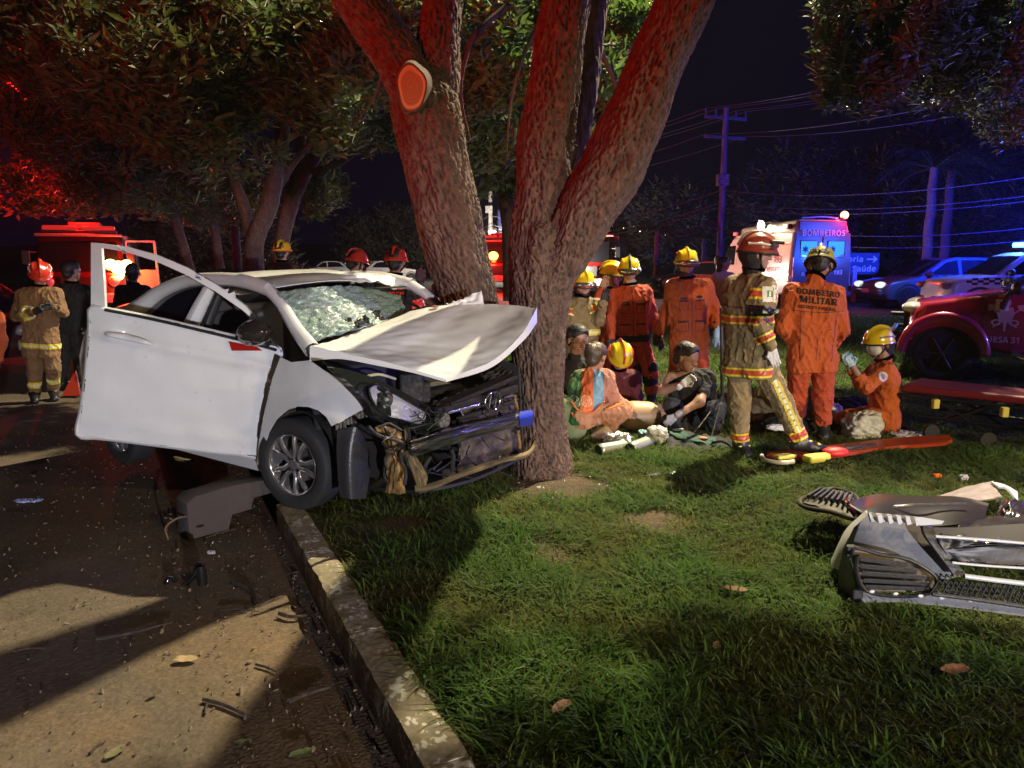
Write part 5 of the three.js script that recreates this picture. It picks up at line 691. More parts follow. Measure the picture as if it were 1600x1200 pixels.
  part(c, 'roof_unit', boxAt(0.9, 0.14, 0.9, 0.0, 2.72, 0, 0, 0.05), top); part(c, 'antenna', [rod(V(0.6, 2.62, -0.3), V(0.62, 2.86, -0.3), 0.02), ballAt(V(0.62, 2.88, -0.3), 0.05)], mat([0.6, 0.6, 0.6], 0.5));
  part(c, 'roof_bar', tube([V(-2.9, 2.76, -0.7), V(-2.88, 2.8, 0), V(-2.9, 2.76, 0.5)], 0.03, 8, 20), paint(0.12, 0.35, 0.7));
  const b = part(c, 'rear_beacon', boxAt(0.16, 0.08, 0.2, -2.86, 2.76, 0.72, 0, 0.02), MAT.black); part(b, 'red_lamp', ballAt(V(-2.88, 2.86, 0.72), 0.12), glow([1, 0.22, 0.1], 9));
  const wl = part(c, 'work_lamp', boxAt(0.12, 0.2, 0.3, -1.0, 2.62, -0.92, 0, 0.03), MAT.black); part(wl, 'lit_lamp', ballAt(V(-1.0, 2.62, -1.05), 0.16, 1, 1, 0.6), glow([1, 1, 0.82], 22));
  const n = V(0.15, 0, 0.99).normalize(), f = n.clone().negate(), base = P(1284, 400, 23.2).setY(roadY).addScaledVector(f, 2.97); place(c, base, f); c.updateMatrixWorld(true);
  lamp('spot', 0xfaffd8, POWER.work, V(-1.0, 2.62, -1.22).applyMatrix4(c.matrixWorld), { to: V(1.2, 0, -8), angle: 1.0, penumbra: 0.6, radius: 4, name: 'ambulance_work_light' });
  lamp('point', 0xff2010, 9, V(-3.08, 2.88, 0.72).applyMatrix4(c.matrixWorld), { radius: 4, name: 'ambulance_red_light' });
}
{ // green direction sign behind the ambulance
  const a = P(1335, 412, 27.5), g = thing('road_sign', 'green direction sign with white arrow beside the ambulance', 'road sign', V(a.x, 0.36, a.z)), c = P(1322, 412, 27.5);
  part(g, 'post', [rod(V(c.x + 0.35, 0.3, c.z), V(c.x + 0.35, c.y - 0.1, c.z - 0.05), 0.1), rod(V(c.x - 0.8, 0.3, c.z), V(c.x - 0.8, c.y - 0.1, c.z - 0.05), 0.1)], mat([0.4, 0.42, 0.4], 0.7)); part(g, 'panel', boxAt(2.4, 0.78, 0.04, c.x, c.y, c.z, 0, 0.01), mat([0.02, 0.07, 0.055], 0.5));
  const t = label2D(768, 256, (k, w, h) => { k.clearRect(0, 0, w, h); k.fillStyle = k.strokeStyle = '#dfe8e4'; k.font = 'bold 100px sans-serif'; k.textAlign = 'right'; k.fillText('toria', 590, 106); k.fillText('ço Saúde', 752, 226); k.lineWidth = 16; k.beginPath(); k.moveTo(630, 72); k.lineTo(750, 72); k.moveTo(708, 36); k.lineTo(750, 72); k.lineTo(708, 108); k.stroke(); });
  part(g, 'lettering', decal(V(c.x, c.y, c.z + 0.02), X1, UP, 2.3, 0.74, 0.005), t);
}
{ // fire engine facing us on the left, its copies elsewhere
  const c = thing('fire_engine', 'red fire engine with red light bar glaring behind the open car door', 'fire engine'), red = paint(0.09, 0.003, 0.003);
  part(c, 'cab', hull([[3.0, 0.55], [3.05, 1.2], [2.95, 1.35], [2.7, 2.3], [2.5, 2.42], [0.9, 2.45], [0.9, 0.5]], 2.3, 1.3, 0.05, 0.08, 0.08), red); part(c, 'body', hull([[0.85, 0.55], [0.85, 2.5], [-3.2, 2.55], [-3.25, 0.6]], 2.35, 5, 0, 0.06), red);
  part(c, 'windscreen', sheet([[V(3.0, 1.4, -1.0), V(3.05, 1.4, 0), V(3.0, 1.4, 1.0)], [V(2.78, 2.22, -0.98), V(2.83, 2.22, 0), V(2.78, 2.22, 0.98)]], 4, 8, 0.01), MAT.glassDark); part(c, 'roof_edge', boxAt(0.3, 0.08, 2.3, 2.6, 2.46, 0, 0, 0.03), mat([0.2, 0.13, 0.13], 0.4));
  part(c, 'bumper', boxAt(0.3, 0.3, 2.3, 3.08, 0.6, 0, 0, 0.06), mat([0.5, 0.48, 0.46], 0.4, 0.2)); part(c, 'grille', boxAt(0.05, 0.4, 1.1, 3.08, 1.05, 0), MAT.black);
  for (const s of [-1, 1]) { for (const x of [2.1, -1.9]) roadWheel(c, x, 0.46, s * 1.05); part(c, 'side_window', sidePlate([[2.65, 1.42], [2.5, 2.15], [1.1, 2.18], [1.1, 1.42]], 2.3, 1.3, 0.05, s, 0.008), MAT.glassDark); part(c, 'door_mirror', [boxAt(0.1, 0.4, 0.2, 3.0, 1.8, s * 1.35), rod(V(2.9, 1.95, s * 1.1), V(3.0, 1.95, s * 1.3), 0.02)], MAT.black); part(c, 'locker', [boxAt(1.1, 1.3, 0.03, 0.1, 1.5, s * 1.18), boxAt(1.1, 1.3, 0.03, -1.1, 1.5, s * 1.18), boxAt(0.9, 1.3, 0.03, -2.4, 1.5, s * 1.18)], MAT.steel); }
  part(c, 'headlight', [ballAt(V(3.08, 1.1, -0.85), 0.16, 0.5, 1, 1), ballAt(V(3.08, 1.1, 0.85), 0.16, 0.5, 1, 1)], mat([0.7, 0.7, 0.7], 0.1, 0.5));
  const lb = part(c, 'light_bar', boxAt(0.35, 0.1, 2.0, 2.5, 2.56, 0, 0, 0.03), MAT.black); part(lb, 'red_lamp', [boxAt(0.3, 0.14, 0.9, 2.5, 2.67, -0.5, 0, 0.05), boxAt(0.3, 0.14, 0.9, 2.5, 2.67, 0.5, 0, 0.05)], glow([1, 0.03, 0.02], 0.4)); part(c, 'siren_box', boxAt(0.4, 0.22, 0.9, 2.0, 2.75, -0.1, 0, 0.06), mat([0.08, 0.05, 0.05], 0.5));
  const stand = (o, px, d, y, dir, pw) => { const b = P(px, 420, d).setY(y); place(o, b, dir.clone().normalize()); o.updateMatrixWorld(true); lamp('point', 0xff1408, pw, V(2.5, 3.3, 0).applyMatrix4(o.matrixWorld), { radius: 8, name: 'fire_engine_red_light' }); return o; };
  const c2 = c.clone(), c3 = c.clone(), c4 = c.clone();
  const door = part(c, 'open_cab_door', [beam(V(2.3, 0.8, -1.25), V(2.3, 2.3, -1.2), 0.05, 0.05), beam(V(2.45, 0.8, -2.05), V(2.42, 2.3, -2.0), 0.06, 0.06), beam(V(2.3, 2.3, -1.2), V(2.42, 2.3, -2.0), 0.06, 0.06), beam(V(2.3, 1.4, -1.22), V(2.45, 1.4, -2.02), 0.06, 0.06), boxAt(0.06, 0.65, 0.76, 2.37, 1.1, -1.64, -0.15)], mat([0.6, 0.4, 0.42], 0.4));
  door.scale.z = 1; 
  const glare = part(c, 'flashing_lamp', [ballAt(V(3.12, 1.5, -1.02), 0.2, 0.6, 1, 1.1), ballAt(V(3.12, 1.62, -0.8), 0.13, 0.6, 1, 1.3), ballAt(V(3.12, 1.62, -1.24), 0.12, 0.6, 1, 1.2), ballAt(V(3.12, 1.32, -1.05), 0.12, 0.6, 1.4, 0.8)], glow([1, 0.5, 0.1], 26));
  stand(c, 146, 25, 0.1, V(0.42, 0, 1), POWER.truckRed); 
  lamp('point', 0xff1e08, POWER.truckRed * 0.5, V(3.9, 1.5, -1.02).applyMatrix4(c.matrixWorld), { radius: 8, name: 'fire_engine_flash_light' });
  lamp('spot', 0xff1206, POWER.truckBeam, V(2.9, 3.1, 0).applyMatrix4(c.matrixWorld), { to: V(-10, 7.5, -12), angle: 0.62, penumbra: 0.6, radius: 8, name: 'fire_engine_red_light' });  // extra beam added for red glow in haze and leaves
  for (const [o, l, px, d, y, dir, pw] of [[c2, 'red fire engine glimpsed between the trunks with its lamp flashing', 776, 40, 0.36, V(0.05, 0, 1), POWER.tail], [c3, 'farther red fire engine right of the struck tree behind the helmets', 928, 33, 0.36, V(-0.25, 0, 1), POWER.tail * 6]]) { o.name = numbered('fire_engine'); o.userData = { label: l, category: 'fire engine' }; scene.add(o); stand(o, px, d, y, dir, pw); }
  part((bases.set(c3, V(0, 0, 0)), c3), 'added_lit_headlight', [ballAt(V(3.14, 1.1, -0.85), 0.1, 0.5, 1, 1), ballAt(V(3.14, 1.1, 0.85), 0.1, 0.5, 1, 1)], glow([1, 0.95, 0.85], 5)); lamp('point', 0xfff0dc, POWER.head, V(3.5, 1.2, 0.6).applyMatrix4(c3.matrixWorld), { radius: 6, name: 'added_headlight_fill' });  // lit headlights added to brighten the ambulance side
  part((bases.set(c2, V(0, 0, 0)), c2), 'flashing_lamp', ballAt(V(3.12, 1.72, 0.25), 0.2, 0.6, 1, 1.2), glow([1, 0.3, 0.03], 14)); lamp('point', 0xff1a08, 26, V(3.6, 1.72, 0.25).applyMatrix4(c2.matrixWorld), { radius: 6, name: 'fire_engine_flash_light' });
  c4.name = numbered('fire_engine'); c4.userData = { label: 'red fire engine standing outside the picture behind the photographer on the left', category: 'fire engine' }; scene.add(c4); place(c4, V(-11, 0, 4.5), V(1, 0, -0.55).normalize()); c4.updateMatrixWorld(true);
  lamp('spot', 0xff1608, POWER.beaconRed, V(3.0, 2.95, 0).applyMatrix4(c4.matrixWorld), { to: V(0, 6.0, -6), angle: 0.4, penumbra: 0.5, radius: 8, name: 'fire_engine_red_light' });
  lamp('spot', 0xff1608, POWER.beaconRed * 0.55, V(3.0, 2.95, 0.5).applyMatrix4(c4.matrixWorld), { to: V(-6.5, 6.2, -12), angle: 0.36, penumbra: 0.6, radius: 8, name: 'fire_engine_red_light' });  // second red spot added to redden the left tree crowns
}
// ---------------------------------------------------------------- people
// surface nets over a field f(x,y,z) < 0 inside
function netMesh(f, lo, hi, cell) {
  const nx = Math.ceil((hi.x - lo.x) / cell) + 2, ny = Math.ceil((hi.y - lo.y) / cell) + 2, nz = Math.ceil((hi.z - lo.z) / cell) + 2, val = new Float32Array(nx * ny * nz);
  const ox = lo.x - cell * 0.5, oy = lo.y - cell * 0.5, oz = lo.z - cell * 0.5; let q = 0;
  for (let k = 0; k < nz; k++) for (let j = 0; j < ny; j++) for (let i = 0; i < nx; i++) val[q++] = f(ox + i * cell, oy + j * cell, oz + k * cell);
  const at = (i, j, k) => i + nx * (j + ny * k), map = new Int32Array(nx * ny * nz).fill(-1), pos = [], nor = [], C = [];
  for (let a = 0; a < 8; a++) C.push([a & 1, (a >> 1) & 1, a >> 2]); const E = []; for (let a = 0; a < 8; a++) for (const b of [a ^ 1, a ^ 2, a ^ 4]) if (b > a) E.push([a, b]);
  for (let k = 0; k < nz - 1; k++) for (let j = 0; j < ny - 1; j++) for (let i = 0; i < nx - 1; i++) {
    const v = C.map(([a, b, c]) => val[at(i + a, j + b, k + c)]); let m = 0; for (let a = 0; a < 8; a++) if (v[a] < 0) m |= 1 << a; if (!m || m === 255) continue;
    let x = 0, y = 0, z = 0, n = 0; for (const [a, b] of E) if ((v[a] < 0) !== (v[b] < 0)) { const t = v[a] / (v[a] - v[b]); x += lerp(C[a][0], C[b][0], t); y += lerp(C[a][1], C[b][1], t); z += lerp(C[a][2], C[b][2], t); n++; }
    map[at(i, j, k)] = pos.length / 3; pos.push(ox + (i + x / n) * cell, oy + (j + y / n) * cell, oz + (k + z / n) * cell);
    let gx = v[1] - v[0] + v[3] - v[2] + v[5] - v[4] + v[7] - v[6], gy = v[2] - v[0] + v[3] - v[1] + v[6] - v[4] + v[7] - v[5], gz = v[4] - v[0] + v[5] - v[1] + v[6] - v[2] + v[7] - v[3]; const l = Math.hypot(gx, gy, gz) || 1; nor.push(gx / l, gy / l, gz / l);
  }
  const idx = [];
  for (let k = 1; k < nz - 1; k++) for (let j = 1; j < ny - 1; j++) for (let i = 1; i < nx - 1; i++) { const s = val[at(i, j, k)] < 0;
    for (const [di, dj, dk, u, w] of [[1, 0, 0, [0, 1, 0], [0, 0, 1]], [0, 1, 0, [0, 0, 1], [1, 0, 0]], [0, 0, 1, [1, 0, 0], [0, 1, 0]]]) { if (s === val[at(i + di, j + dj, k + dk)] < 0) continue;
      const m = (a, b) => map[at(i - a * u[0] - b * w[0], j - a * u[1] - b * w[1], k - a * u[2] - b * w[2])], a = m(1, 1), b = m(0, 1), c = m(0, 0), d = m(1, 0); if (a < 0 || b < 0 || c < 0 || d < 0) continue; s ? idx.push(a, b, c, a, c, d) : idx.push(a, c, b, a, d, c); } }
  const g = new THREE.BufferGeometry(); g.setAttribute('position', new THREE.Float32BufferAttribute(pos, 3)); g.setAttribute('normal', new THREE.Float32BufferAttribute(nor, 3));
  const uv = []; for (let i = 0; i < pos.length; i += 3) uv.push((pos[i] + pos[i + 2] * 0.7) * 2.2, pos[i + 1] * 2.2); g.setAttribute('uv', new THREE.Float32BufferAttribute(uv, 2)); g.setIndex(idx); return g;
}
// tapered capsules [a, b, ra, rb] joined smoothly; folds = depth of cloth folds
function flesh(caps, k, cell, folds = 0, cuts = [], fold = 9) {
  const lo = V(1e9, 1e9, 1e9), hi = V(-1e9, -1e9, -1e9); for (const [a, b, ra, rb] of caps) for (const [p, r] of [[a, ra], [b, rb]]) { lo.min(p.clone().addScalar(-r - 0.03)); hi.max(p.clone().addScalar(r + 0.03)); }
  const D = caps.map(([a, b, ra, rb]) => { const dx = b.x - a.x, dy = b.y - a.y, dz = b.z - a.z; return [a.x, a.y, a.z, dx, dy, dz, 1 / (dx * dx + dy * dy + dz * dz || 1), ra, rb - ra]; });
  return netMesh((x, y, z) => { let d = 1e9; for (const c of D) { const px = x - c[0], py = y - c[1], pz = z - c[2]; let t = (px * c[3] + py * c[4] + pz * c[5]) * c[6]; t = t < 0 ? 0 : t > 1 ? 1 : t; const ex = px - t * c[3], ey = py - t * c[4], ez = pz - t * c[5], e = Math.sqrt(ex * ex + ey * ey + ez * ez) - c[7] - t * c[8]; if (e - d > k) continue; if (d - e > k) { d = e; continue; } const h = 0.5 + 0.5 * (d - e) / k; d = d + (e - d) * h - k * h * (1 - h); }
    if (folds && d < 0.05 && d > -0.05) { const r1 = 1 - Math.abs(N3(x * fold * 0.9, y * fold * 0.6 + x * 2, z * fold * 0.9)), r2 = 1 - Math.abs(N3(x * fold * 1.7 + 5, y * fold * 1.3, z * fold * 1.7)); d -= folds * (1.5 * r1 * r1 * r1 + 0.8 * r2 * r2 * r2 - 0.8); }
    for (const [a, n] of cuts) { const e = (x - a.x) * n.x + (y - a.y) * n.y + (z - a.z) * n.z; if (e > d) d = e; } return d; }, lo, hi, cell);
}
const SKIN = mat([0.30, 0.16, 0.10], 0.55), SKIN2 = mat([0.28, 0.14, 0.085], 0.55), HAIR = mat([0.012, 0.009, 0.008], 0.55, 0, { bumpMap: T.fine, bumpScale: 0.004 }), HAIRB = mat([0.05, 0.028, 0.015], 0.5, 0, { bumpMap: T.fine, bumpScale: 0.004 });
const cloth = (c, o = {}) => mat(c, 0.85, 0, { bumpMap: T.cloth, bumpScale: 0.002, map: T.dust, ...o });
const ORANGE = cloth([0.46, 0.085, 0.014]), ORANGE2 = cloth([0.40, 0.055, 0.012]), KHAKI = cloth([0.215, 0.15, 0.065]), DARK = cloth([0.012, 0.011, 0.012]), NAVY = cloth([0.012, 0.013, 0.02]), BOOT = mat([0.012, 0.012, 0.012], 0.4), GLOVE_W = mat([0.5, 0.48, 0.46], 0.6), GLOVE_B = mat([0.35, 0.55, 0.7], 0.5), GLOVE_D = mat([0.02, 0.02, 0.02], 0.7), ORANGE_SHADED = cloth([0.12, 0.015, 0.012]);  // the maroon is the orange uniform with shade put into its colour
const YEL = mat([0.62, 0.45, 0.012], 0.25, 0, { clearcoat: 0.8, clearcoatRoughness: 0.1 }), REDH = mat([0.45, 0.03, 0.015], 0.25, 0, { clearcoat: 0.8, clearcoatRoughness: 0.1 });
const stripe = (rows) => { const d = new Uint8Array(4 * 32 * 4); const N = 32; for (let y = 0; y < N; y++) { const t = (y + 0.5) / N, c = t < 0.08 || t > 0.92 ? [0, 0, 0, 0] : rows[Math.min(rows.length - 1, Math.floor((t - 0.08) / 0.84 * rows.length))]; for (let x = 0; x < 4; x++) for (let k = 0; k < 4; k++) d[(y * 4 + x) * 4 + k] = c[k] ?? 255; } const t = new THREE.DataTexture(d, 4, N); t.magFilter = THREE.LinearFilter; t.colorSpace = THREE.SRGBColorSpace; t.needsUpdate = true; return t; };
const bandM = (rows) => new THREE.MeshStandardMaterial({ map: stripe(rows), transparent: true, alphaTest: 0.5, roughness: 0.35, polygonOffset: true, polygonOffsetFactor: -1 });
const Y_ = [205, 188, 50], R_ = [176, 72, 44], W_ = [205, 205, 180], BAND = bandM([Y_, W_, Y_]), BANDR = bandM([Y_, R_, R_, Y_]), BANDW = bandM([W_]), BANDRED = bandM([[230, 40, 35]]), BANDK = bandM([[16, 15, 16]]);
// cloth faces round a limb between shares t0..t1 of the way from a to b, lifted off
function bandOn(geo, a, b, t0, t1, reach) {
  const p = geo.attributes.position, n = geo.attributes.normal, ix = geo.index.array, d = b.clone().sub(a), L2 = d.lengthSq(), v = V(0, 0, 0), T0 = [], o = [], m = (t1 - t0) * 0.1, keep = (t) => (t - (t0 - m)) / (t1 - t0 + 2 * m);
  for (let i = 0; i < p.count; i++) { v.fromBufferAttribute(p, i).sub(a); const t = v.dot(d) / L2; T0.push(v.addScaledVector(d, -t).length() < reach ? keep(t) : 99); }
  const pos = [], nor = [], uv = []; for (let i = 0; i < ix.length; i += 3) { const f = [ix[i], ix[i + 1], ix[i + 2]], t = f.map((k) => T0[k]); if (Math.min(...t) > 1.05 || Math.max(...t) < -0.05 || Math.max(...t) > 5) continue; for (const k of f) { pos.push(p.getX(k) + n.getX(k) * 0.004, p.getY(k) + n.getY(k) * 0.004, p.getZ(k) + n.getZ(k) * 0.004); nor.push(n.getX(k), n.getY(k), n.getZ(k)); uv.push(0.5, clamp(T0[k], 0.002, 0.998)); } }
  const g = new THREE.BufferGeometry(); g.setAttribute('position', new THREE.Float32BufferAttribute(pos, 3)); g.setAttribute('normal', new THREE.Float32BufferAttribute(nor, 3)); g.setAttribute('uv', new THREE.Float32BufferAttribute(uv, 2)); return pos.length ? g : null;
}
// cloth faces inside a rectangle facing n, for print
function printOn(geo, c, u, v, w, h, lift = 0.004) {
  const n0 = u.clone().cross(v), p = geo.attributes.position, n = geo.attributes.normal, ix = geo.index.array, q = V(0, 0, 0), U = [], W = [], ok = []; for (let i = 0; i < p.count; i++) { q.fromBufferAttribute(p, i).sub(c); U.push(q.dot(u) / w + 0.5); W.push(q.dot(v) / h + 0.5); ok.push(n.getX(i) * n0.x + n.getY(i) * n0.y + n.getZ(i) * n0.z > 0.25 && Math.abs(q.dot(n0)) < 0.22); }
  const pos = [], nor = [], uv = []; for (let i = 0; i < ix.length; i += 3) { const f = [ix[i], ix[i + 1], ix[i + 2]]; if (!f.every((k) => ok[k] && U[k] > -0.1 && U[k] < 1.1 && W[k] > -0.1 && W[k] < 1.1)) continue; for (const k of f) { pos.push(p.getX(k) + n.getX(k) * lift, p.getY(k) + n.getY(k) * lift, p.getZ(k) + n.getZ(k) * lift); nor.push(n.getX(k), n.getY(k), n.getZ(k)); uv.push(clamp(U[k], 0.001, 0.999), clamp(W[k], 0.001, 0.999)); } }
  const g = new THREE.BufferGeometry(); g.setAttribute('position', new THREE.Float32BufferAttribute(pos, 3)); g.setAttribute('normal', new THREE.Float32BufferAttribute(nor, 3)); g.setAttribute('uv', new THREE.Float32BufferAttribute(uv, 2)); return pos.length ? g : null;
}
// o.d: distance ahead; o.j: joints as pixels [x, y, nearer(-)/farther(+)]; o.face: where the head looks; clothes by name
function person(label, o, group) {
  const J = {}; for (const [k, [x, y, dz]] of Object.entries(o.j)) J[k] = P(x, y, o.d + (dz ?? 0));
  const s = o.s ?? 1, cell = o.cell ?? 0.014, far = cell > 0.02;
  const M = mixV(J.sl, J.sr, 0.5), Hm = mixV(J.hl, J.hr, 0.5), across = J.sl.clone().sub(J.sr).normalize(), spine = M.clone().sub(Hm).normalize(), front = across.clone().cross(spine).normalize();
  const neck = J.neck ?? M.clone().addScaledVector(spine, 0.05);
  const low = ['al', 'ar', 'tl', 'tr', 'hl', 'hr', 'kl', 'kr'].map((k) => J[k]?.y ?? 9), y0 = Math.min(...low) - 0.06, base = V(Hm.x, Math.max(y0, groundY(Hm.x, Hm.z) - 0.02), Hm.z);
  const t = thing('person', label, 'person', base, group), f = (o.face ? V(...o.face) : front).normalize(), hu = UP.clone().addScaledVector(f, -UP.dot(f) * (o.nod ?? 1)).normalize(), hs = hu.clone().cross(f).normalize(), hd = J.head;
  const at = (x, y, z) => hd.clone().addScaledVector(hs, x * s).addScaledVector(hu, y * s).addScaledVector(f, z * s);   // head axes: left, up, ahead
  const skin = o.skin ?? SKIN, grow = (list, r) => list.map(([a, b, ra, rb]) => [a, b, ra + r, rb + r]);
  const torso = (r) => { const L = [], w = o.girth ?? 1; for (const k of ['l', 'r']) { const S0 = J['s' + k], H0 = J['h' + k], si = mixV(S0, M, 0.36), mid = mixV(mixV(S0, H0, 0.55), mixV(M, Hm, 0.55), 0.42); L.push([mixV(S0, M, 0.1), mixV(S0, M, 0.6), 0.062 * s + r, 0.075 * s + r], [si.clone().addScaledVector(spine, -0.08), mid, 0.108 * s * w + r, 0.095 * s * w + r], [mid, mixV(H0, Hm, 0.2), 0.095 * s * w + r, 0.108 * s * w + r]); } L.push([M.clone().addScaledVector(spine, -0.06), Hm, 0.1 * s * w + r, 0.1 * s * w + r]); return L; };
  const arm = (k, r, end = 1) => (J['e' + k] ? [[J['s' + k], J['e' + k], 0.056 * s + r, 0.044 * s + r], [J['e' + k], mixV(J['e' + k], J['w' + k], end), 0.044 * s + r, lerp(0.044, 0.031, end) * s + r]] : []);
  const leg = (k, r, a = 0, b = 1) => (J['k' + k] ? [[J['h' + k], J['k' + k], 0.088 * s + r, 0.06 * s + r], ...(J['a' + k] ? [[J['k' + k], mixV(J['k' + k], J['a' + k], b), 0.06 * s + r, lerp(0.058, 0.04, b) * s + r]] : [])] : []);
  const toe = (k) => J['t' + k] ?? J['a' + k]?.clone().addScaledVector(V(f.x, 0, f.z).normalize(), 0.16).setY(Math.max(J['a' + k].y - 0.07, y0));
  const foot = (k, r) => (J['a' + k] ? [[J['a' + k], toe(k), 0.045 + r, 0.038 + r], [J['a' + k], J['a' + k].clone().lerp(toe(k), -0.25).add(V(0, -0.035, 0)), 0.042 + r, 0.036 + r]] : []);
  // the body: one surface, its head and hands on finer nets of their own
  const bodyG = flesh([...torso(-0.004), [M.clone().addScaledVector(spine, -0.02), mixV(neck, hd, 0.35), 0.066 * s, 0.056 * s], ...arm('l', 0), ...arm('r', 0), ...leg('l', 0), ...leg('r', 0), ...foot('l', -0.004), ...foot('r', -0.004)], 0.045, cell);
  const headCaps = [[at(0, 0.045, -0.03), at(0, 0.04, 0.015), 0.094 * s, 0.088 * s], [at(0, -0.03, 0.03), at(0, -0.08, 0.062), 0.066 * s, 0.036 * s], [at(0.03, -0.035, 0.035), at(0.018, -0.08, 0.06), 0.045 * s, 0.028 * s], [at(-0.03, -0.035, 0.035), at(-0.018, -0.08, 0.06), 0.045 * s, 0.028 * s], [at(0, 0.02, 0.092), at(0, -0.018, 0.114), 0.012 * s, 0.015 * s], [at(0.012, -0.02, 0.1), at(-0.012, -0.02, 0.1), 0.012 * s, 0.012 * s], [at(0.04, 0.03, 0.082), at(-0.04, 0.03, 0.082), 0.017 * s, 0.017 * s], [at(0.02, -0.055, 0.085), at(-0.02, -0.055, 0.085), 0.0135 * s, 0.0135 * s], [at(0, -0.068, 0.084), at(0, -0.07, 0.086), 0.016 * s, 0.014 * s], [at(0.092, 0.012, -0.012), at(0.096, -0.02, -0.006), 0.014 * s, 0.011 * s], [at(-0.092, 0.012, -0.012), at(-0.096, -0.02, -0.006), 0.014 * s, 0.011 * s], [at(0, -0.06, -0.02), mixV(neck, hd, 0.25), 0.058 * s, 0.058 * s]];
  const parts = [bodyG, flesh(headCaps, 0.016, far ? 0.012 : 0.0055)];
  const handOf = (k) => { const W = J['w' + k], E = J['e' + k]; if (!W) return []; const d = (J['f' + k] ? J['f' + k].clone().sub(W) : W.clone().sub(E)).normalize(), n = (o['palm' + k] ? V(...o['palm' + k]) : V(0, 0, 1)).addScaledVector(d, -d.dot(o['palm' + k] ? V(...o['palm' + k]) : V(0, 0, 1))).normalize(), u = d.clone().cross(n), q = (a, b, c) => W.clone().addScaledVector(d, a * s).addScaledVector(u, b * s).addScaledVector(n, c * s), curl = o['curl' + k] ?? o.curl ?? 0.5, list = [[W.clone().addScaledVector(d, -0.04), q(0.03, 0, 0), 0.03, 0.024], [q(0.02, 0.02, 0), q(0.085, 0.028, 0), 0.018, 0.015], [q(0.02, -0.018, 0), q(0.085, -0.024, 0), 0.018, 0.015], [q(0.03, 0, 0), q(0.088, 0, 0), 0.018, 0.016]];
    [[0.031, 0.066], [0.011, 0.076], [-0.01, 0.071], [-0.029, 0.056]].forEach(([b, L]) => { let p = q(0.088, b, 0), ang = curl * 0.5, prev = p; for (let i = 0; i < 3; i++) { const l = L * [0.45, 0.32, 0.23][i], nx = prev.clone().addScaledVector(d, Math.cos(ang) * l * s).addScaledVector(n, Math.sin(ang) * l * s); list.push([prev, nx, 0.0095 - i * 0.001, 0.009 - i * 0.001]); prev = nx; ang += curl * 0.75; } });
    const th = q(0.03, 0.032, 0.008), t2 = q(0.058, 0.054, 0.02), t3 = q(0.086, 0.055 - curl * 0.02, 0.03 + curl * 0.01); list.push([q(0.012, 0.018, 0), th, 0.016, 0.013], [th, t2, 0.0125, 0.0105], [t2, t3, 0.0105, 0.009]); return list; };
  const gl = []; for (const k of ['l', 'r']) { const h = handOf(k); if (!h.length) continue; const g = flesh(h, 0.007, far ? 0.012 : 0.0048); (o.glove ? gl : parts).push(g); }
  part(t, 'body', join(parts), skin);
  if (gl.length) gl.forEach((g) => part(t, 'glove', g, o.glove));
  const at2 = (...a) => at(...a); if (!far) for (const e of [-1, 1]) { const ey = part(t, 'eye', ballAt(at(e * 0.032, 0.008, 0.0805), 0.0125, 1, 1, 1, 10), mat([0.5, 0.48, 0.45], 0.2)); part(ey, 'iris', ballAt(at(e * 0.032, 0.008, 0.0895), 0.006, 1, 1, 1, 8), MAT.gloss); part(t, 'eyebrow', tube([at(e * 0.014, 0.033, 0.099), at(e * 0.034, 0.038, 0.096), at(e * 0.052, 0.032, 0.083)], 0.0045, 5, 8), HAIR); }
  if (!far && !o.mask) part(t, 'mouth', tube([at(0.024, -0.056, 0.094), at(0, -0.054, 0.1), at(-0.024, -0.056, 0.094)], [0.003, 0.005, 0.003], 6, 8), mat([0.22, 0.07, 0.05], 0.5));
  // clothes
  const hem = o.hem ?? 0; let jac;
  if (o.jacket) { const c = []; if (o.sleeve !== 1 && o.sleeve !== undefined) { /* short sleeves end at the upper arm */ }
    const sl = (k) => (o.sleeve !== undefined && J['e' + k] ? [[J['s' + k], mixV(J['s' + k], J['e' + k], o.sleeve), 0.072 * s, 0.066 * s]] : grow(arm(k, 0, 0.93), 0.017));
    const skirt = hem ? [['l', 'r'].map((k) => [mixV(J['h' + k], Hm, 0.15), mixV(J['h' + k], Hm, 0.15).addScaledVector(spine, -hem), 0.122 * s, 0.128 * s])].flat() : [];
    jac = flesh([...torso(0.02), ...sl('l'), ...sl('r'), ...skirt, [M.clone().addScaledVector(spine, 0.0), mixV(neck, hd, 0.1), 0.075 * s, 0.068 * s]], 0.04, cell * 0.9, 0.009, [[mixV(neck, hd, o.collar ?? 0.16), hd.clone().sub(neck).normalize()], ...(hem ? [[Hm.clone().addScaledVector(spine, -hem - 0.05), spine.clone().negate()]] : [])]);
    part(t, o.jacketName ?? 'jacket', jac, o.jacket); if (!far && !o.jacketName) { const c0 = mixV(neck, hd, (o.collar ?? 0.16) - 0.04), ax = hd.clone().sub(neck).normalize(), g = new THREE.TorusGeometry(0.074, 0.017, 10, 32), cx = ax.clone().cross(front).normalize(); g.applyMatrix4(frame(cx, ax.clone().cross(cx).negate(), ax, c0)); part(t, 'collar', g, o.jacket); } }
  let pan = {};
  if (o.pants) for (const k of ['l', 'r']) if (J['k' + k]) { const c = grow(leg(k, 0, 0, o.cuff ?? 0.9), 0.024); c[0][0] = mixV(c[0][0], Hm, 0.12); pan[k] = flesh([...c, [J['h' + k], Hm, 0.112 * s, 0.112 * s]], 0.035, cell * 0.9, 0.01); part(t, 'trouser_leg', pan[k], o.pants); }
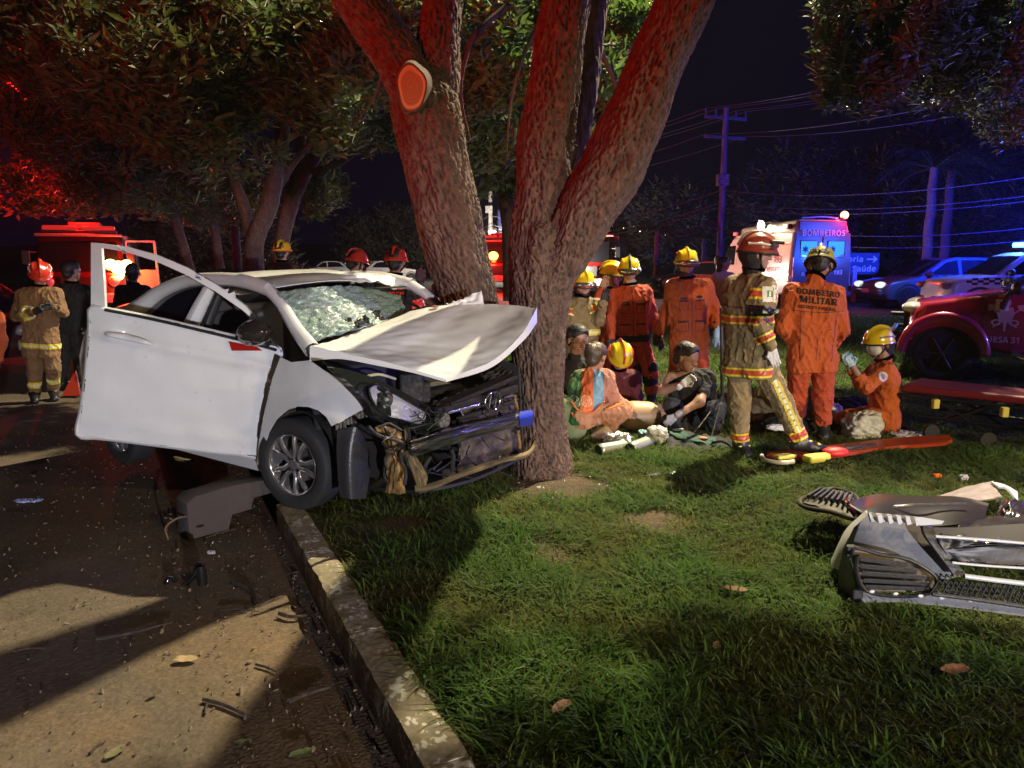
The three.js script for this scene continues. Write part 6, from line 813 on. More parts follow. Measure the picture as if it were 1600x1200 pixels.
  if (o.boots !== null) for (const k of ['l', 'r']) if (J['a' + k]) { const A = J['a' + k], B0 = mixV(J['k' + k], A, o.bootTop ?? 0.55); const g = flesh([...foot(k, 0.012), [B0, A, 0.062, 0.056]], 0.03, cell * 0.8, 0.002); const b = part(t, o.shoe ?? 'boot', g, o.boots ?? BOOT); if (o.bootStripe) for (const q of [0.25, 0.6]) { const d = toe(k).clone().sub(A), c = A.clone().addScaledVector(d, q).add(V(0, 0.045, 0)); part(b, 'boot_stripe', boxAt(0.03, 0.012, 0.11, c.x, c.y, c.z + 0.0, Math.atan2(-d.z, d.x) , 0.004), mat([0.6, 0.52, 0.1], 0.5)); } }
  if (o.kneepads) for (const k of ['l', 'r']) if (J['k' + k]) part(t, 'knee_pad', flesh([[J['k' + k].clone().add(V(0, 0.07, 0)), J['k' + k].clone().add(V(0, -0.08, 0)), 0.09, 0.084]], 0.02, cell, 0.003), DARK);
  for (const [on, A, B0, t0, t1, m, reach] of o.bands ?? []) { const src = on === 'jacket' ? jac : pan[on]; const nm = m === BANDK ? 'black_sleeve' : 'reflective_band'; if (!src) continue; const a = A === 'M' ? M : A === 'H' ? Hm : J[A], b = B0 === 'H' ? Hm : B0 === 'D' ? Hm.clone().addScaledVector(spine, -0.3) : J[B0]; const g = bandOn(src.clone().translate(base.x, base.y, base.z), a, b, t0, t1, reach ?? 0.14); if (g) part(t, nm, g, m); }
  for (const [c, u, v, w, h, m, nm, on] of (o.prints?.(J, { M, Hm, spine, across, front }) ?? [])) { const g = printOn((on ? pan[on] : jac).clone().translate(base.x, base.y, base.z), c, u, v, w, h, /seams/.test(nm) ? 0.0012 : 0.005); if (g) part(t, nm, g, m); }
  if (o.belt) part(t, 'belt', (() => { const g = bandOn(jac.clone().translate(base.x, base.y, base.z), M, Hm, 0.9, 0.99, 0.24); return g ?? boxAt(0.01, 0.01, 0.01, Hm.x, Hm.y, Hm.z); })(), DARK);
  if (o.hair) { const m = o.hair, c = [[at(0, 0.06, -0.035), at(0, 0.072, 0.012), 0.1 * s, 0.092 * s], [at(0, 0.02, -0.06), at(0, -0.03, -0.06), 0.085 * s, 0.07 * s], ...(o.bun ? [[at(0, 0.06, -0.13), at(0.01, 0.08, -0.15), 0.045, 0.035]] : []), ...(o.longHair ? [[at(0, 0, -0.07), at(0, -0.2, -0.09), 0.08, 0.05]] : [])]; part(t, 'hair', flesh(c, 0.03, far ? 0.014 : 0.008, 0.003, [[at(0, 0.045, 0.05), f.clone().multiplyScalar(0.9).addScaledVector(hu, -0.45).normalize()]], 30), m); }
  if (o.mask) part(t, 'face_mask', flesh([[at(0.03, -0.045, 0.06), at(-0.03, -0.045, 0.06), 0.05, 0.05], [at(0, -0.02, 0.1), at(0, -0.07, 0.08), 0.026, 0.024]], 0.03, 0.008, 0.002), mat([0.62, 0.62, 0.66], 0.7));
  if (o.helmet) { // shell with a short brim, ridges, goggles on the front and a strap
    const H = (x, y, z) => at(x, y + 0.035, z), shell = new THREE.SphereGeometry(1, 36, 22, 0, Math.PI * 2, 0, 1.72), p = shell.attributes.position; for (let i = 0; i < p.count; i++) { let x = p.getX(i), y = p.getY(i), z = p.getZ(i); const low = sstep(-y, -0.12, 0.14), flare = 1 + 0.10 * low * (z > 0 ? 1.1 : 0.9); const ridge = 0.018 * Math.max(0, Math.cos(x * 9)) * sstep(y, 0.2, 0.7); const q = H(x * (0.118 + ridge * 0.4) * flare, y * (0.132 + ridge), z * (0.148 + ridge * 0.3) * flare + 0.008); p.setXYZ(i, q.x, q.y, q.z); } shell.deleteAttribute('normal'); let sg = mergeVertices(shell, 1e-4); sg.computeVertexNormals();
    const hm = part(t, 'helmet', thicken(sg, -0.004), o.helmet);
    part(hm, 'helmet_crest', tube([H(0, 0.03, 0.16), H(0, 0.11, 0.11), H(0, 0.147, 0.01), H(0, 0.12, -0.1), H(0, 0.03, -0.15)], 0.012, 8, 24), o.crest ?? o.helmet); part(hm, 'helmet_rim', tube(Array.from({ length: 20 }, (_, i) => { const a = i / 20 * 6.283; return H(0.131 * Math.sin(a), -0.022, 0.164 * Math.cos(a) + 0.008); }), 0.008, 6, 60, true), o.rim ?? MAT.black);
    if (o.stickers) for (const e of [-1, 1]) part(hm, 'helmet_stripe', tube([H(e * 0.1, 0.045, 0.085), H(e * 0.122, 0.05, 0), H(e * 0.1, 0.045, -0.09)], 0.009, 6, 12), o.stickers);
    if (o.goggles) { const gz = o.gogglesUp ? [0.05, 0.118] : [-0.005, 0.132]; const gg = part(hm, 'goggles', tube(Array.from({ length: 9 }, (_, i) => { const a = -1.15 + 2.3 * i / 8; return H(0.118 * Math.sin(a), gz[0], gz[1] * 0.2 + (gz[1] - 0.005) * 0.8 * Math.cos(a) + 0.02); }), [0.02, 0.03, 0.034, 0.034, 0.03, 0.02], 10, 36), mat([0.5, 0.5, 0.52], 0.08, 0.9)); part(gg, 'goggle_frame', tube(Array.from({ length: 9 }, (_, i) => { const a = -1.2 + 2.4 * i / 8; return H(0.122 * Math.sin(a), gz[0] - 0.034, gz[1] * 0.2 + (gz[1]) * 0.8 * Math.cos(a) + 0.02); }), 0.008, 6, 30), MAT.black); }
    if (o.balaclava !== undefined) part(t, 'balaclava', flesh([[at(0, 0.0, -0.03), at(0, -0.05, 0.0), 0.108, 0.094], [at(0, -0.07, 0.0), mixV(neck, hd, 0.0), 0.088, 0.082]], 0.03, 0.01, 0.003, [[at(0, 0, 0.025), f]]), o.balaclava ?? DARK);
    part(t, 'chin_strap', tube([H(0.108, -0.03, 0.02), at(0.08, -0.06, 0.03), at(0, -0.115, 0.07), at(-0.08, -0.06, 0.03), H(-0.108, -0.03, 0.02)], 0.007, 6, 24), MAT.black);
    if (o.scarf) part(t, 'neck_scarf', flesh([[at(0, -0.09, 0.04), mixV(neck, hd, 0.1), 0.062, 0.08]], 0.02, 0.01, 0.004), o.scarf);
    if (o.headlamp) { const q = H(-0.1, 0.07, 0.09); part(hm, 'helmet_torch', rod(q, q.clone().addScaledVector(f, 0.09), 0.016), MAT.black); } }
  return { t, J, M, Hm, spine, across, front, jac, base };
}
const shoulderPrint = (lines, col) => label2D(512, 320, (k, w, h) => { k.clearRect(0, 0, w, h); k.fillStyle = col; k.textAlign = 'center'; lines.forEach(([s, px, y]) => { k.font = 'bold ' + px + 'px sans-serif'; k.fillText(s, w / 2, y); }); }, { roughness: 0.8 });
const FRONT = label2D(256, 320, (k) => { k.clearRect(0, 0, 256, 320); k.strokeStyle = '#3c0d04'; k.lineWidth = 4; k.beginPath(); k.moveTo(128, 0); k.lineTo(130, 320); k.stroke(); k.lineWidth = 3; k.strokeRect(28, 70, 70, 74); k.strokeRect(158, 70, 70, 74); k.strokeRect(20, 226, 80, 80); k.strokeRect(156, 226, 80, 80); k.fillStyle = '#4a1206'; k.fillRect(26, 68, 74, 16); k.fillRect(156, 68, 74, 16); k.fillRect(18, 224, 84, 16); k.fillRect(154, 224, 84, 16); k.fillStyle = '#151310'; k.fillRect(34, 52, 56, 12); k.fillStyle = '#8c6d55'; k.fillRect(164, 52, 58, 11); });
const frontOf = (b) => [mixV(b.M, b.Hm, 0.45).addScaledVector(b.front, 0.12), b.across.clone(), b.spine.clone().addScaledVector(b.across, -b.spine.dot(b.across)).normalize(), 0.34, 0.46, FRONT, 'front_seams_and_pockets'];
const BACKS = (col) => label2D(256, 320, (k) => { k.clearRect(0, 0, 256, 320); k.strokeStyle = col; k.lineWidth = 4; k.beginPath(); k.moveTo(0, 66); k.quadraticCurveTo(128, 84, 256, 66); k.moveTo(24, 66); k.lineTo(40, 320); k.moveTo(232, 66); k.lineTo(216, 320); k.stroke(); k.lineWidth = 3; k.beginPath(); k.moveTo(128, 200); k.lineTo(128, 320); k.stroke(); });
const backOf = (b, m) => [mixV(b.M, b.Hm, 0.5).addScaledVector(b.front, -0.12), b.across.clone().negate(), b.spine.clone().addScaledVector(b.across, -b.spine.dot(b.across)).normalize(), 0.4, 0.5, m, 'back_seams'];
const G1 = 'firefighters around the patient';
person('firefighter in khaki turnout gear and red helmet striding past, right boot on the orange board', { d: 6.0, cell: 0.012, face: [0.98, -0.08, 0.1], jacket: KHAKI, pants: KHAKI, helmet: mat([0.24, 0.045, 0.02], 0.3, 0, { clearcoat: 0.7, clearcoatRoughness: 0.15 }), goggles: 1, gogglesUp: 1, crest: mat([0.3, 0.25, 0.2], 0.4), stickers: mat([0.6, 0.6, 0.6], 0.3), balaclava: null, glove: GLOVE_W, hem: 0.1, cuff: 0.93, collar: 0.3, headlamp: 1, bootStripe: 1, bootTop: 0.7,
  j: { head: [1181, 398], neck: [1176, 428], sl: [1146, 446, 0.12], sr: [1196, 449, -0.14], el: [1140, 500, 0.2], wl: [1165, 545, 0.3], er: [1187, 504, -0.2], wr: [1206, 543, -0.24], fr: [1212, 570, -0.24], hl: [1153, 560, 0.06], hr: [1188, 562, -0.08], kl: [1156, 626, 0.05], al: [1157, 694, 0.1], tl: [1166, 712, 0.02], kr: [1222, 628, -0.1], ar: [1252, 692, -0.12], tr: [1290, 706, -0.1] },
  bands: [['jacket', 'M', 'H', 0.38, 0.5, BANDR, 0.26], ['jacket', 'H', 'D', 0.18, 0.44, BANDR, 0.3], ['jacket', 'sr', 'er', 0.1, 0.42, BANDR, 0.12], ['jacket', 'sr', 'er', 0.56, 1.05, BANDK, 0.12], ['jacket', 'er', 'wr', 0.42, 0.74, BANDR, 0.1], ['l', 'kl', 'al', 0.68, 0.9, BANDR, 0.13], ['r', 'kr', 'ar', 0.66, 0.9, BANDR, 0.13]],
  prints: (J, b) => [[mixV(J.sr, J.er, 0.1).add(V(0.02, -0.02, 0.06)), V(0.95, 0, 0.3).normalize(), V(0, 1, 0), 0.1, 0.11, label2D(64, 64, (k) => { k.fillStyle = '#d8d8cc'; k.fillRect(0, 0, 64, 64); k.fillStyle = '#2b7a35'; k.fillRect(18, 18, 28, 28); k.fillStyle = '#f0e8d0'; k.fillRect(27, 20, 9, 24); }), 'shoulder_patch'], backOf(b, BACKS('#2a1c0a')), (() => { const v = J.hr.clone().sub(J.ar).normalize(), u = X1.clone().addScaledVector(v, -v.x).normalize(); return [mixV(J.kr, J.ar, 0.05).add(V(0.0, 0, 0.08)), u, v, 0.06, 0.4, label2D(32, 128, (k) => { k.fillStyle = '#b9a62c'; k.fillRect(0, 0, 32, 128); k.fillStyle = '#c8c8b0'; k.fillRect(11, 0, 10, 128); k.fillStyle = '#8a6a2a'; for (let y = 8; y < 128; y += 16) k.fillRect(11, y, 10, 4); }), 'leg_stripe', 'r']; })()] });
person('firefighter in orange uniform seen from behind with black lettering across his back', { d: 6.62, cell: 0.012, face: [0.42, -0.45, -0.8], jacket: ORANGE, pants: ORANGE2, helmet: mat([0.25, 0.2, 0.03], 0.3, 0, { clearcoat: 0.8 }), goggles: 1, crest: YEL, balaclava: undefined, hair: HAIR, hem: 0.06, cuff: 0.55, bootTop: 0.35, skin: SKIN2,
  j: { head: [1281, 414, 0.04], neck: [1273, 434], sl: [1237, 457], sr: [1306, 458], el: [1224, 512, -0.02], wl: [1250, 552, 0.25], er: [1316, 515, -0.02], wr: [1292, 552, 0.27], hl: [1250, 562], hr: [1288, 562], kl: [1245, 622, 0.1], al: [1250, 672, 0.45], kr: [1285, 622], ar: [1287, 684, 0.05], tr: [1290, 694, 0.1] },
  prints: (J, b) => [[mixV(b.M, b.Hm, 0.12).add(V(-0.01, 0, 0.1)), V(1, -0.1, 0).normalize(), V(0.1, 1, 0).normalize(), 0.4, 0.24, shoulderPrint([['BOMBEIRO', 92, 92], ['MILITAR', 104, 186], ['DISTRITO FEDERAL', 48, 250]], '#0d0a08'), 'back_lettering'], backOf(b, BACKS('#5a1404'))] });
person('kneeling rescuer in orange uniform with bright yellow helmet, white mask and pale blue gloves', { d: 7.15, cell: 0.012, face: [-0.95, -0.06, 0.28], jacket: cloth([0.52, 0.11, 0.016]), pants: cloth([0.52, 0.11, 0.016]), helmet: YEL, crest: YEL, mask: 1, glove: GLOVE_B, hair: HAIR, longHair: 1, hem: 0.1, curl: 0.7, stickers: mat([0.25, 0.25, 0.25], 0.4), cuff: 0.9, boots: BOOT,
  j: { head: [1374, 538], neck: [1382, 562], sl: [1386, 580, -0.17], sr: [1372, 577, 0.14], el: [1352, 605, -0.24], wl: [1332, 573, -0.2], fl: [1322, 552, -0.2], er: [1345, 598, 0.1], wr: [1326, 570, 0.04], fr: [1317, 549, 0.04], hl: [1384, 648, -0.1], hr: [1378, 646, 0.1], kl: [1330, 662, -0.14], al: [1396, 672, -0.1], tl: [1412, 672, -0.1], kr: [1322, 655, 0.1], ar: [1394, 668, 0.12], tr: [1410, 668, 0.12] },
  prints: (J, b) => [[mixV(J.sl, J.el, 0.35).add(V(0, 0.01, 0.06)), V(1, 0, 0.1).normalize(), V(0, 1, 0), 0.1, 0.1, label2D(64, 64, (k) => { k.clearRect(0, 0, 64, 64); k.fillStyle = '#c9ccd6'; k.beginPath(); k.arc(32, 32, 28, 0, 7); k.fill(); k.fillStyle = '#8c93b0'; k.beginPath(); k.arc(32, 32, 17, 0, 7); k.fill(); k.fillStyle = '#b23c30'; k.fillRect(26, 22, 12, 20); }), 'sleeve_badge']] });
person('dark haired man in black shirt and grey trousers crouching over the patient with white gloves', { d: 7.1, cell: 0.012, face: [0.75, -0.35, 0.6], jacket: DARK, jacketName: 'shirt', sleeve: 0.62, pants: cloth([0.035, 0.035, 0.045]), hair: HAIR, glove: GLOVE_W, curl: 0.9, shoe: 'shoe', cuff: 0.92,
  j: { head: [1072, 560, -0.05], neck: [1075, 580], sr: [1046, 592, -0.05], sl: [1106, 590, 0.02], er: [1036, 610, -0.16], wr: [1066, 601, -0.28], fr: [1086, 587, -0.28], el: [1093, 628, -0.2], wl: [1056, 650, -0.3], fl: [1042, 662, -0.3], hr: [1080, 655, 0.16], hl: [1110, 657, 0.14], kr: [1050, 634, -0.05], ar: [1068, 676, 0.05], kl: [1118, 640, -0.22], al: [1112, 680, 0.1] } });
{ // crouching bystander in a knitted suit of many colours
  const knit = (c) => mat(c, 0.9, 0, { bumpMap: tex(128, 128, grey((u, v) => 0.5 + 0.5 * Math.sin(u * 6.283 * 16) * Math.sin(v * 6.283 * 16)), false, 2), bumpScale: 0.006, map: T.dust });
  const w = person('crouching woman in pink and orange knitted suit with brown hair, seen from behind', { d: 6.65, cell: 0.011, face: [0.55, -0.3, -0.7], jacket: knit([0.5, 0.22, 0.15]), jacketName: 'knit_top', pants: knit([0.52, 0.25, 0.14]), hair: HAIRB, bun: 1, shoe: 'shoe', boots: mat([0.45, 0.36, 0.25], 0.6), cuff: 0.86, bootTop: 0.9, s: 0.93,
    j: { head: [931, 560, 0.02], neck: [928, 574], sl: [905, 592, 0.12], sr: [948, 590, -0.06], el: [905, 622, 0.3], wl: [940, 640, 0.4], er: [958, 622, 0.0], wr: [980, 640, 0.15], hl: [898, 652, 0.12], hr: [908, 652, -0.12], kl: [965, 632, 0.3], al: [935, 672, 0.25], kr: [974, 640, -0.02], ar: [945, 674, -0.05], tr: [930, 684, -0.1] },
    prints: (J, b) => [[mixV(b.M, b.Hm, 0.45).add(V(0.0, 0.01, 0.08)), V(1, 0, 0.15).normalize(), V(0.1, 1, 0).normalize(), 0.34, 0.42, label2D(256, 320, (k, W, H) => { k.clearRect(0, 0, W, H); k.fillStyle = '#2c5a30'; k.fillRect(0, 0, 92, H); k.fillStyle = '#6f93a8'; k.fillRect(160, 0, 80, H); k.fillStyle = '#c9642c'; k.fillRect(92, 0, 80, H); k.strokeStyle = '#e0a080'; k.lineWidth = 8; for (const [x, y, c] of [[128, 180, '#e6a27a'], [128, 60, '#d8603a'], [50, 200, '#a9c49a'], [50, 90, '#6f9a58']]) { k.strokeStyle = c; for (const r of [34, 20, 8]) { k.beginPath(); k.arc(x, y, r, 0, 7); k.stroke(); } } k.strokeStyle = '#e8702c'; k.lineWidth = 14; k.beginPath(); k.moveTo(0, 250); k.quadraticCurveTo(90, 330, 250, 250); k.stroke(); }), 'flower_panels']] });
  part(w.t, 'green_seat_panel', flesh([[P(886, 640, 6.62), P(893, 665, 6.6), 0.118, 0.13], [P(900, 655, 6.62), P(896, 668, 6.6), 0.1, 0.12]], 0.04, 0.012, 0.002), knit([0.2, 0.24, 0.11])); part(w.t, 'orange_trim', tube([P(893, 628, 6.5), P(905, 642, 6.46), P(925, 645, 6.45), P(940, 632, 6.46)], 0.012, 6, 20), mat([0.6, 0.18, 0.05], 0.8)); part(w.t, 'orange_trim', tube([P(945, 640, 6.5), P(958, 636, 6.5), P(974, 630, 6.52)], 0.012, 6, 12), mat([0.6, 0.2, 0.05], 0.8)); }
person('kneeling firefighter with head bowed under a yellow and red helmet', { d: 7.75, cell: 0.014, face: [0.1, -0.7, 0.7], jacket: ORANGE_SHADED, pants: ORANGE_SHADED, helmet: YEL, rim: REDH, crest: REDH, glove: GLOVE_D, hair: HAIR, stickers: REDH, j: { head: [968, 556, -0.08], neck: [968, 575], sr: [943, 590], sl: [990, 590], er: [938, 622, -0.05], wr: [955, 640, -0.25], el: [995, 622, -0.05], wl: [985, 642, -0.25], hr: [955, 645, 0.1], hl: [980, 645, 0.1], kr: [945, 662, -0.2], ar: [955, 672, 0.3], kl: [990, 662, -0.2], al: [982, 672, 0.3] } });
person('dark haired person in black crouching beside the trunk behind the woman', { d: 7.3, cell: 0.016, face: [0.5, -0.3, 0.8], jacket: DARK, jacketName: 'top', pants: DARK, hair: HAIR, j: { head: [902, 532], neck: [898, 556], sr: [876, 575], sl: [920, 575], er: [872, 610, -0.1], wr: [895, 630, -0.2], el: [925, 610, -0.05], wl: [915, 632, -0.2], hr: [880, 645, 0.1], hl: [908, 645, 0.1], kr: [876, 630, -0.25], ar: [884, 680, -0.1], kl: [915, 630, -0.2], al: [912, 680, -0.05] } });
person('firefighter in khaki gear with black sleeves half hidden beside the tree trunk', { d: 8.35, cell: 0.014, face: [0.25, -0.15, 0.95], jacket: KHAKI, pants: KHAKI, helmet: YEL, rim: REDH, goggles: 1, glove: GLOVE_D, hem: 0.1, scarf: DARK, j: { head: [911, 446], neck: [908, 464], sr: [890, 478], sl: [931, 477], er: [884, 505, -0.05], wr: [893, 522, -0.25], el: [936, 500, -0.1], wl: [942, 472, -0.25], fl: [946, 458, -0.25], hr: [896, 548], hl: [922, 548], kr: [897, 600], ar: [896, 640], kl: [921, 600], al: [922, 640] }, bands: [['jacket', 'M', 'H', 0.5, 0.64, BAND, 0.26], ['jacket', 'sr', 'er', 0.2, 0.6, BANDR, 0.12], ['jacket', 'sl', 'el', 0.2, 0.7, BANDR, 0.12]] });
person('firefighter with yellow helmet turned sideways raising a hand to the helmet, behind the others', { d: 8.95, cell: 0.016, face: [0.95, -0.1, 0.2], jacket: ORANGE2, pants: ORANGE2, helmet: YEL, crest: YEL, balaclava: undefined, skin: SKIN, j: { head: [955, 432], neck: [953, 452], sr: [944, 466, -0.12], sl: [962, 464, 0.14], er: [932, 478, -0.25], wr: [940, 450, -0.3], fr: [946, 436, -0.3], el: [972, 492, 0.2], wl: [975, 515, 0.1], hr: [944, 535], hl: [962, 535], kr: [945, 585], ar: [944, 628], kl: [962, 585], al: [962, 628] } });
person('firefighter in orange overalls with black knee pads standing left of centre facing us', { d: 8.55, cell: 0.013, face: [-0.1, -0.22, 1], jacket: ORANGE2, pants: ORANGE2, helmet: YEL, crest: MAT.black, goggles: 1, kneepads: 1, glove: GLOVE_D, scarf: mat([0.45, 0.36, 0.26], 0.8), belt: 1, cuff: 0.55, bootTop: 0.3, j: { head: [983, 424], neck: [985, 446], sr: [963, 459], sl: [1009, 457], er: [955, 500], wr: [955, 528, -0.1], el: [1021, 498], wl: [1030, 528, -0.05], fl: [1033, 540, -0.05], hr: [975, 532], hl: [1000, 532], kr: [990, 586, -0.05], ar: [990, 632], kl: [1016, 584, -0.05], al: [1018, 630] }, prints: (J, b) => [frontOf(b)] });
person('firefighter in orange jacket, yellow helmet and mirrored goggles, furthest right of the back row', { d: 8.2, cell: 0.013, face: [-0.02, -0.12, 1], jacket: ORANGE, pants: ORANGE2, helmet: YEL, rim: REDH, goggles: 1, hem: 0.12, glove: GLOVE_D, scarf: mat([0.07, 0.02, 0.02], 0.8), j: { head: [1072, 413], neck: [1074, 436], sr: [1050, 449], sl: [1104, 447], er: [1041, 488], wr: [1030, 520, 0.0], el: [1117, 482], wl: [1118, 510, -0.1], fl: [1120, 522, -0.1], hr: [1062, 532], hl: [1092, 532], kr: [1056, 588], ar: [1053, 640], kl: [1096, 588], al: [1096, 640] },
  prints: (J, b) => [[mixV(b.M, b.Hm, 0.18).add(V(0.08, 0, 0.12)), X1, UP, 0.07, 0.04, label2D(64, 32, (k) => { k.clearRect(0, 0, 64, 32); k.fillStyle = '#101010'; k.beginPath(); k.ellipse(32, 16, 30, 14, 0, 0, 7); k.fill(); }), 'chest_badge'], frontOf(b)] });
person('patient lying on the ground with bare midriff and dark trousers between the helpers', { d: 7.0, cell: 0.014, face: [0, 1, 0.15], nod: 1, jacket: cloth([0.06, 0.02, 0.018]), jacketName: 'shirt', pants: DARK, hair: HAIR, shoe: 'shoe', skin: mat([0.42, 0.26, 0.14], 0.5), j: { head: [934, 662, 0.35], neck: [948, 662, 0.3], sl: [968, 655, 0.5], sr: [966, 676, 0.1], el: [990, 658, 0.6], wl: [1012, 658, 0.55], er: [988, 682, 0.05], wr: [1010, 682, 0.1], hl: [1036, 650, 0.45], hr: [1034, 668, 0.15], kl: [1090, 655, 0.5], al: [1140, 662, 0.4], kr: [1088, 672, 0.2], ar: [1138, 674, 0.15] } });
{ const p = scene.children.at(-1); part(p, 'midriff', flesh([[P(990, 650, 7.1), P(1010, 650, 7.1), 0.15, 0.142]], 0.02, 0.013), mat([0.46, 0.3, 0.15], 0.5)); }
// the left group, mostly red and dark
person('firefighter in khaki gear and red helmet standing alone at the far left, hands together', { d: 9.35, cell: 0.013, face: [0.45, -0.55, 0.7], jacket: cloth([0.2, 0.11, 0.045]), pants: cloth([0.17, 0.095, 0.04]), helmet: REDH, rim: REDH, stickers: mat([0.7, 0.6, 0.55], 0.3), glove: GLOVE_D, hem: 0.14, hair: HAIR, cuff: 0.86, j: { head: [63, 428], neck: [62, 448], sr: [36, 460], sl: [88, 459], er: [24, 494], wr: [52, 486, -0.25], fr: [74, 482, -0.3], el: [98, 488, 0.02], wl: [84, 480, -0.25], fl: [66, 480, -0.32], hr: [50, 535], hl: [78, 535], kr: [54, 576], ar: [54, 616], kl: [83, 574], al: [84, 612, 0.15] }, bands: [['jacket', 'H', 'D', 0.0, 0.22, BAND, 0.32], ['r', 'kr', 'ar', 0.5, 0.74, BAND, 0.13], ['l', 'kl', 'al', 0.35, 0.58, BAND, 0.13], ['jacket', 'er', 'wr', 0.45, 0.85, BAND, 0.1]] });
const stand = (label, x, y, d, k, o) => { const S0 = LENS / d * 0.98, q = (dx, dy, dz = 0) => [x + dx * S0, y + dy * S0, dz]; return person(label, { d, cell: 0.02, glove: GLOVE_D, j: { head: q(0, 0), neck: q(0, 0.16), sr: q(-0.2 * k, 0.26), sl: q(0.2 * k, 0.26), er: q(-0.26 * k, 0.52), wr: q(-0.22 * k, 0.74, -0.1), el: q(0.26 * k, 0.52), wl: q(0.22 * k, 0.74, -0.1), hr: q(-0.1, 0.78), hl: q(0.1, 0.78), kr: q(-0.11, 1.18), ar: q(-0.12, 1.56), kl: q(0.11, 1.18), al: q(0.12, 1.56) }, ...o }); };
stand('dark figure in the red glow just right of the far left firefighter', 112, 425, 10.2, 1, { jacket: DARK, pants: DARK, hair: HAIR, face: [0.5, -0.1, -1] });
stand('dark silhouetted figure seen through the open car door window', 208, 428, 11.2, 1, { jacket: DARK, pants: DARK, hair: HAIR, face: [-0.3, 0, -1] });
stand('figure in orange cut off by the left picture edge', -34, 460, 8.2, 1, { jacket: ORANGE, pants: ORANGE, hair: HAIR, face: [1, 0, 0.2] });
stand('firefighter with orange and yellow helmet behind the car roof near the forked tree', 441, 394, 11.5, 0.9, { jacket: cloth([0.1, 0.04, 0.015]), pants: DARK, helmet: mat([0.62, 0.32, 0.01], 0.3, 0, { clearcoat: 0.6 }), rim: REDH, crest: YEL, face: [0.2, 0, -1], hair: HAIR });
stand('firefighter in dark gear and glossy red helmet behind the cracked windscreen', 556, 411, 9.6, 0.9, { jacket: DARK, pants: DARK, helmet: REDH, rim: REDH, face: [0.7, -0.2, -0.6], hair: HAIR, cell: 0.016 });
stand('firefighter in dark jacket with red lettering on the back, red helmet, behind the bonnet', 618, 410, 8.4, 1.05, { jacket: DARK, pants: DARK, helmet: REDH, rim: REDH, face: [0.1, -0.1, -1], hair: HAIR, cell: 0.014, bands: [['jacket', 'sr', 'er', 0.55, 0.95, BANDRED, 0.12], ['jacket', 'sl', 'el', 0.55, 0.95, BANDRED, 0.12]], j: { head: [618, 410], neck: [617, 430], sl: [596, 447], sr: [648, 449], el: [586, 478], wl: [590, 508, 0.1], er: [656, 482], wr: [655, 510, 0.1], hl: [605, 515], hr: [636, 515], kl: [604, 570], al: [604, 622], kr: [636, 570], ar: [636, 622] },
  prints: (J, b) => [[mixV(b.M, b.Hm, 0.1).add(V(-0.0, 0, 0.1)), X1, UP, 0.24, 0.14, shoulderPrint([['BOMBEIRO', 96, 110], ['MILITAR', 96, 240]], '#ff3a34'), 'back_lettering']] });
stand('small far pedestrian in blue trousers beyond the road', 657, 416, 40, 0.9, { jacket: cloth([0.1, 0.08, 0.12]), pants: cloth([0.12, 0.15, 0.35]), hair: HAIR, cell: 0.03, face: [0, 0, -1] });
stand('woman with dark hair and pale top standing in front of the ambulance', 1131, 413, 15.5, 0.85, { jacket: cloth([0.5, 0.5, 0.55]), jacketName: 'top', pants: cloth([0.4, 0.4, 0.42]), hair: HAIR, longHair: 1, cell: 0.02, face: [0.9, 0, 0.3], sleeve: 0.2, glove: undefined });
// ---------------------------------------------------------------- car parts cut away, on the grass at the right
const grid = (rows) => rows.map((r) => r.map((q) => P(...q)));
const polySheet = (pts, d, th, lean = 0, cuts = 2, bulge = () => 0) => { // a skin over a pixel outline, on an upright or leaning surface that far ahead
  const o = []; pts.forEach((p, i) => { const q = pts[(i + 1) % pts.length], n = Math.max(1, Math.round(Math.hypot(q[0] - p[0], q[1] - p[1]) / 18)); for (let k = 0; k < n; k++) o.push([lerp(p[0], q[0], k / n), lerp(p[1], q[1], k / n)]); });
  let g = new THREE.ShapeGeometry(new THREE.Shape(o.map(([x, y]) => new THREE.Vector2(x, -y)))).toNonIndexed(); for (let k = 0; k < cuts; k++) g = split(g); const p = g.attributes.position, yb = Math.max(...pts.map((q) => q[1]));
  for (let i = 0; i < p.count; i++) { const x = p.getX(i), y = -p.getY(i), q = P(x, y, (typeof d === 'function' ? d(x, y) : d) + lean * (yb - y) / 100 + bulge(x, y)); p.setXYZ(i, q.x, q.y, q.z); } g.deleteAttribute('normal'); g.deleteAttribute('uv'); g = mergeVertices(g, 1e-4); g.computeVertexNormals(); if (g.attributes.normal.getZ(0) < 0) { const ix = g.index.array; for (let i = 0; i < ix.length; i += 3) { const a = ix[i]; ix[i] = ix[i + 1]; ix[i + 1] = a; } g.computeVertexNormals(); } return thicken(g, th); };
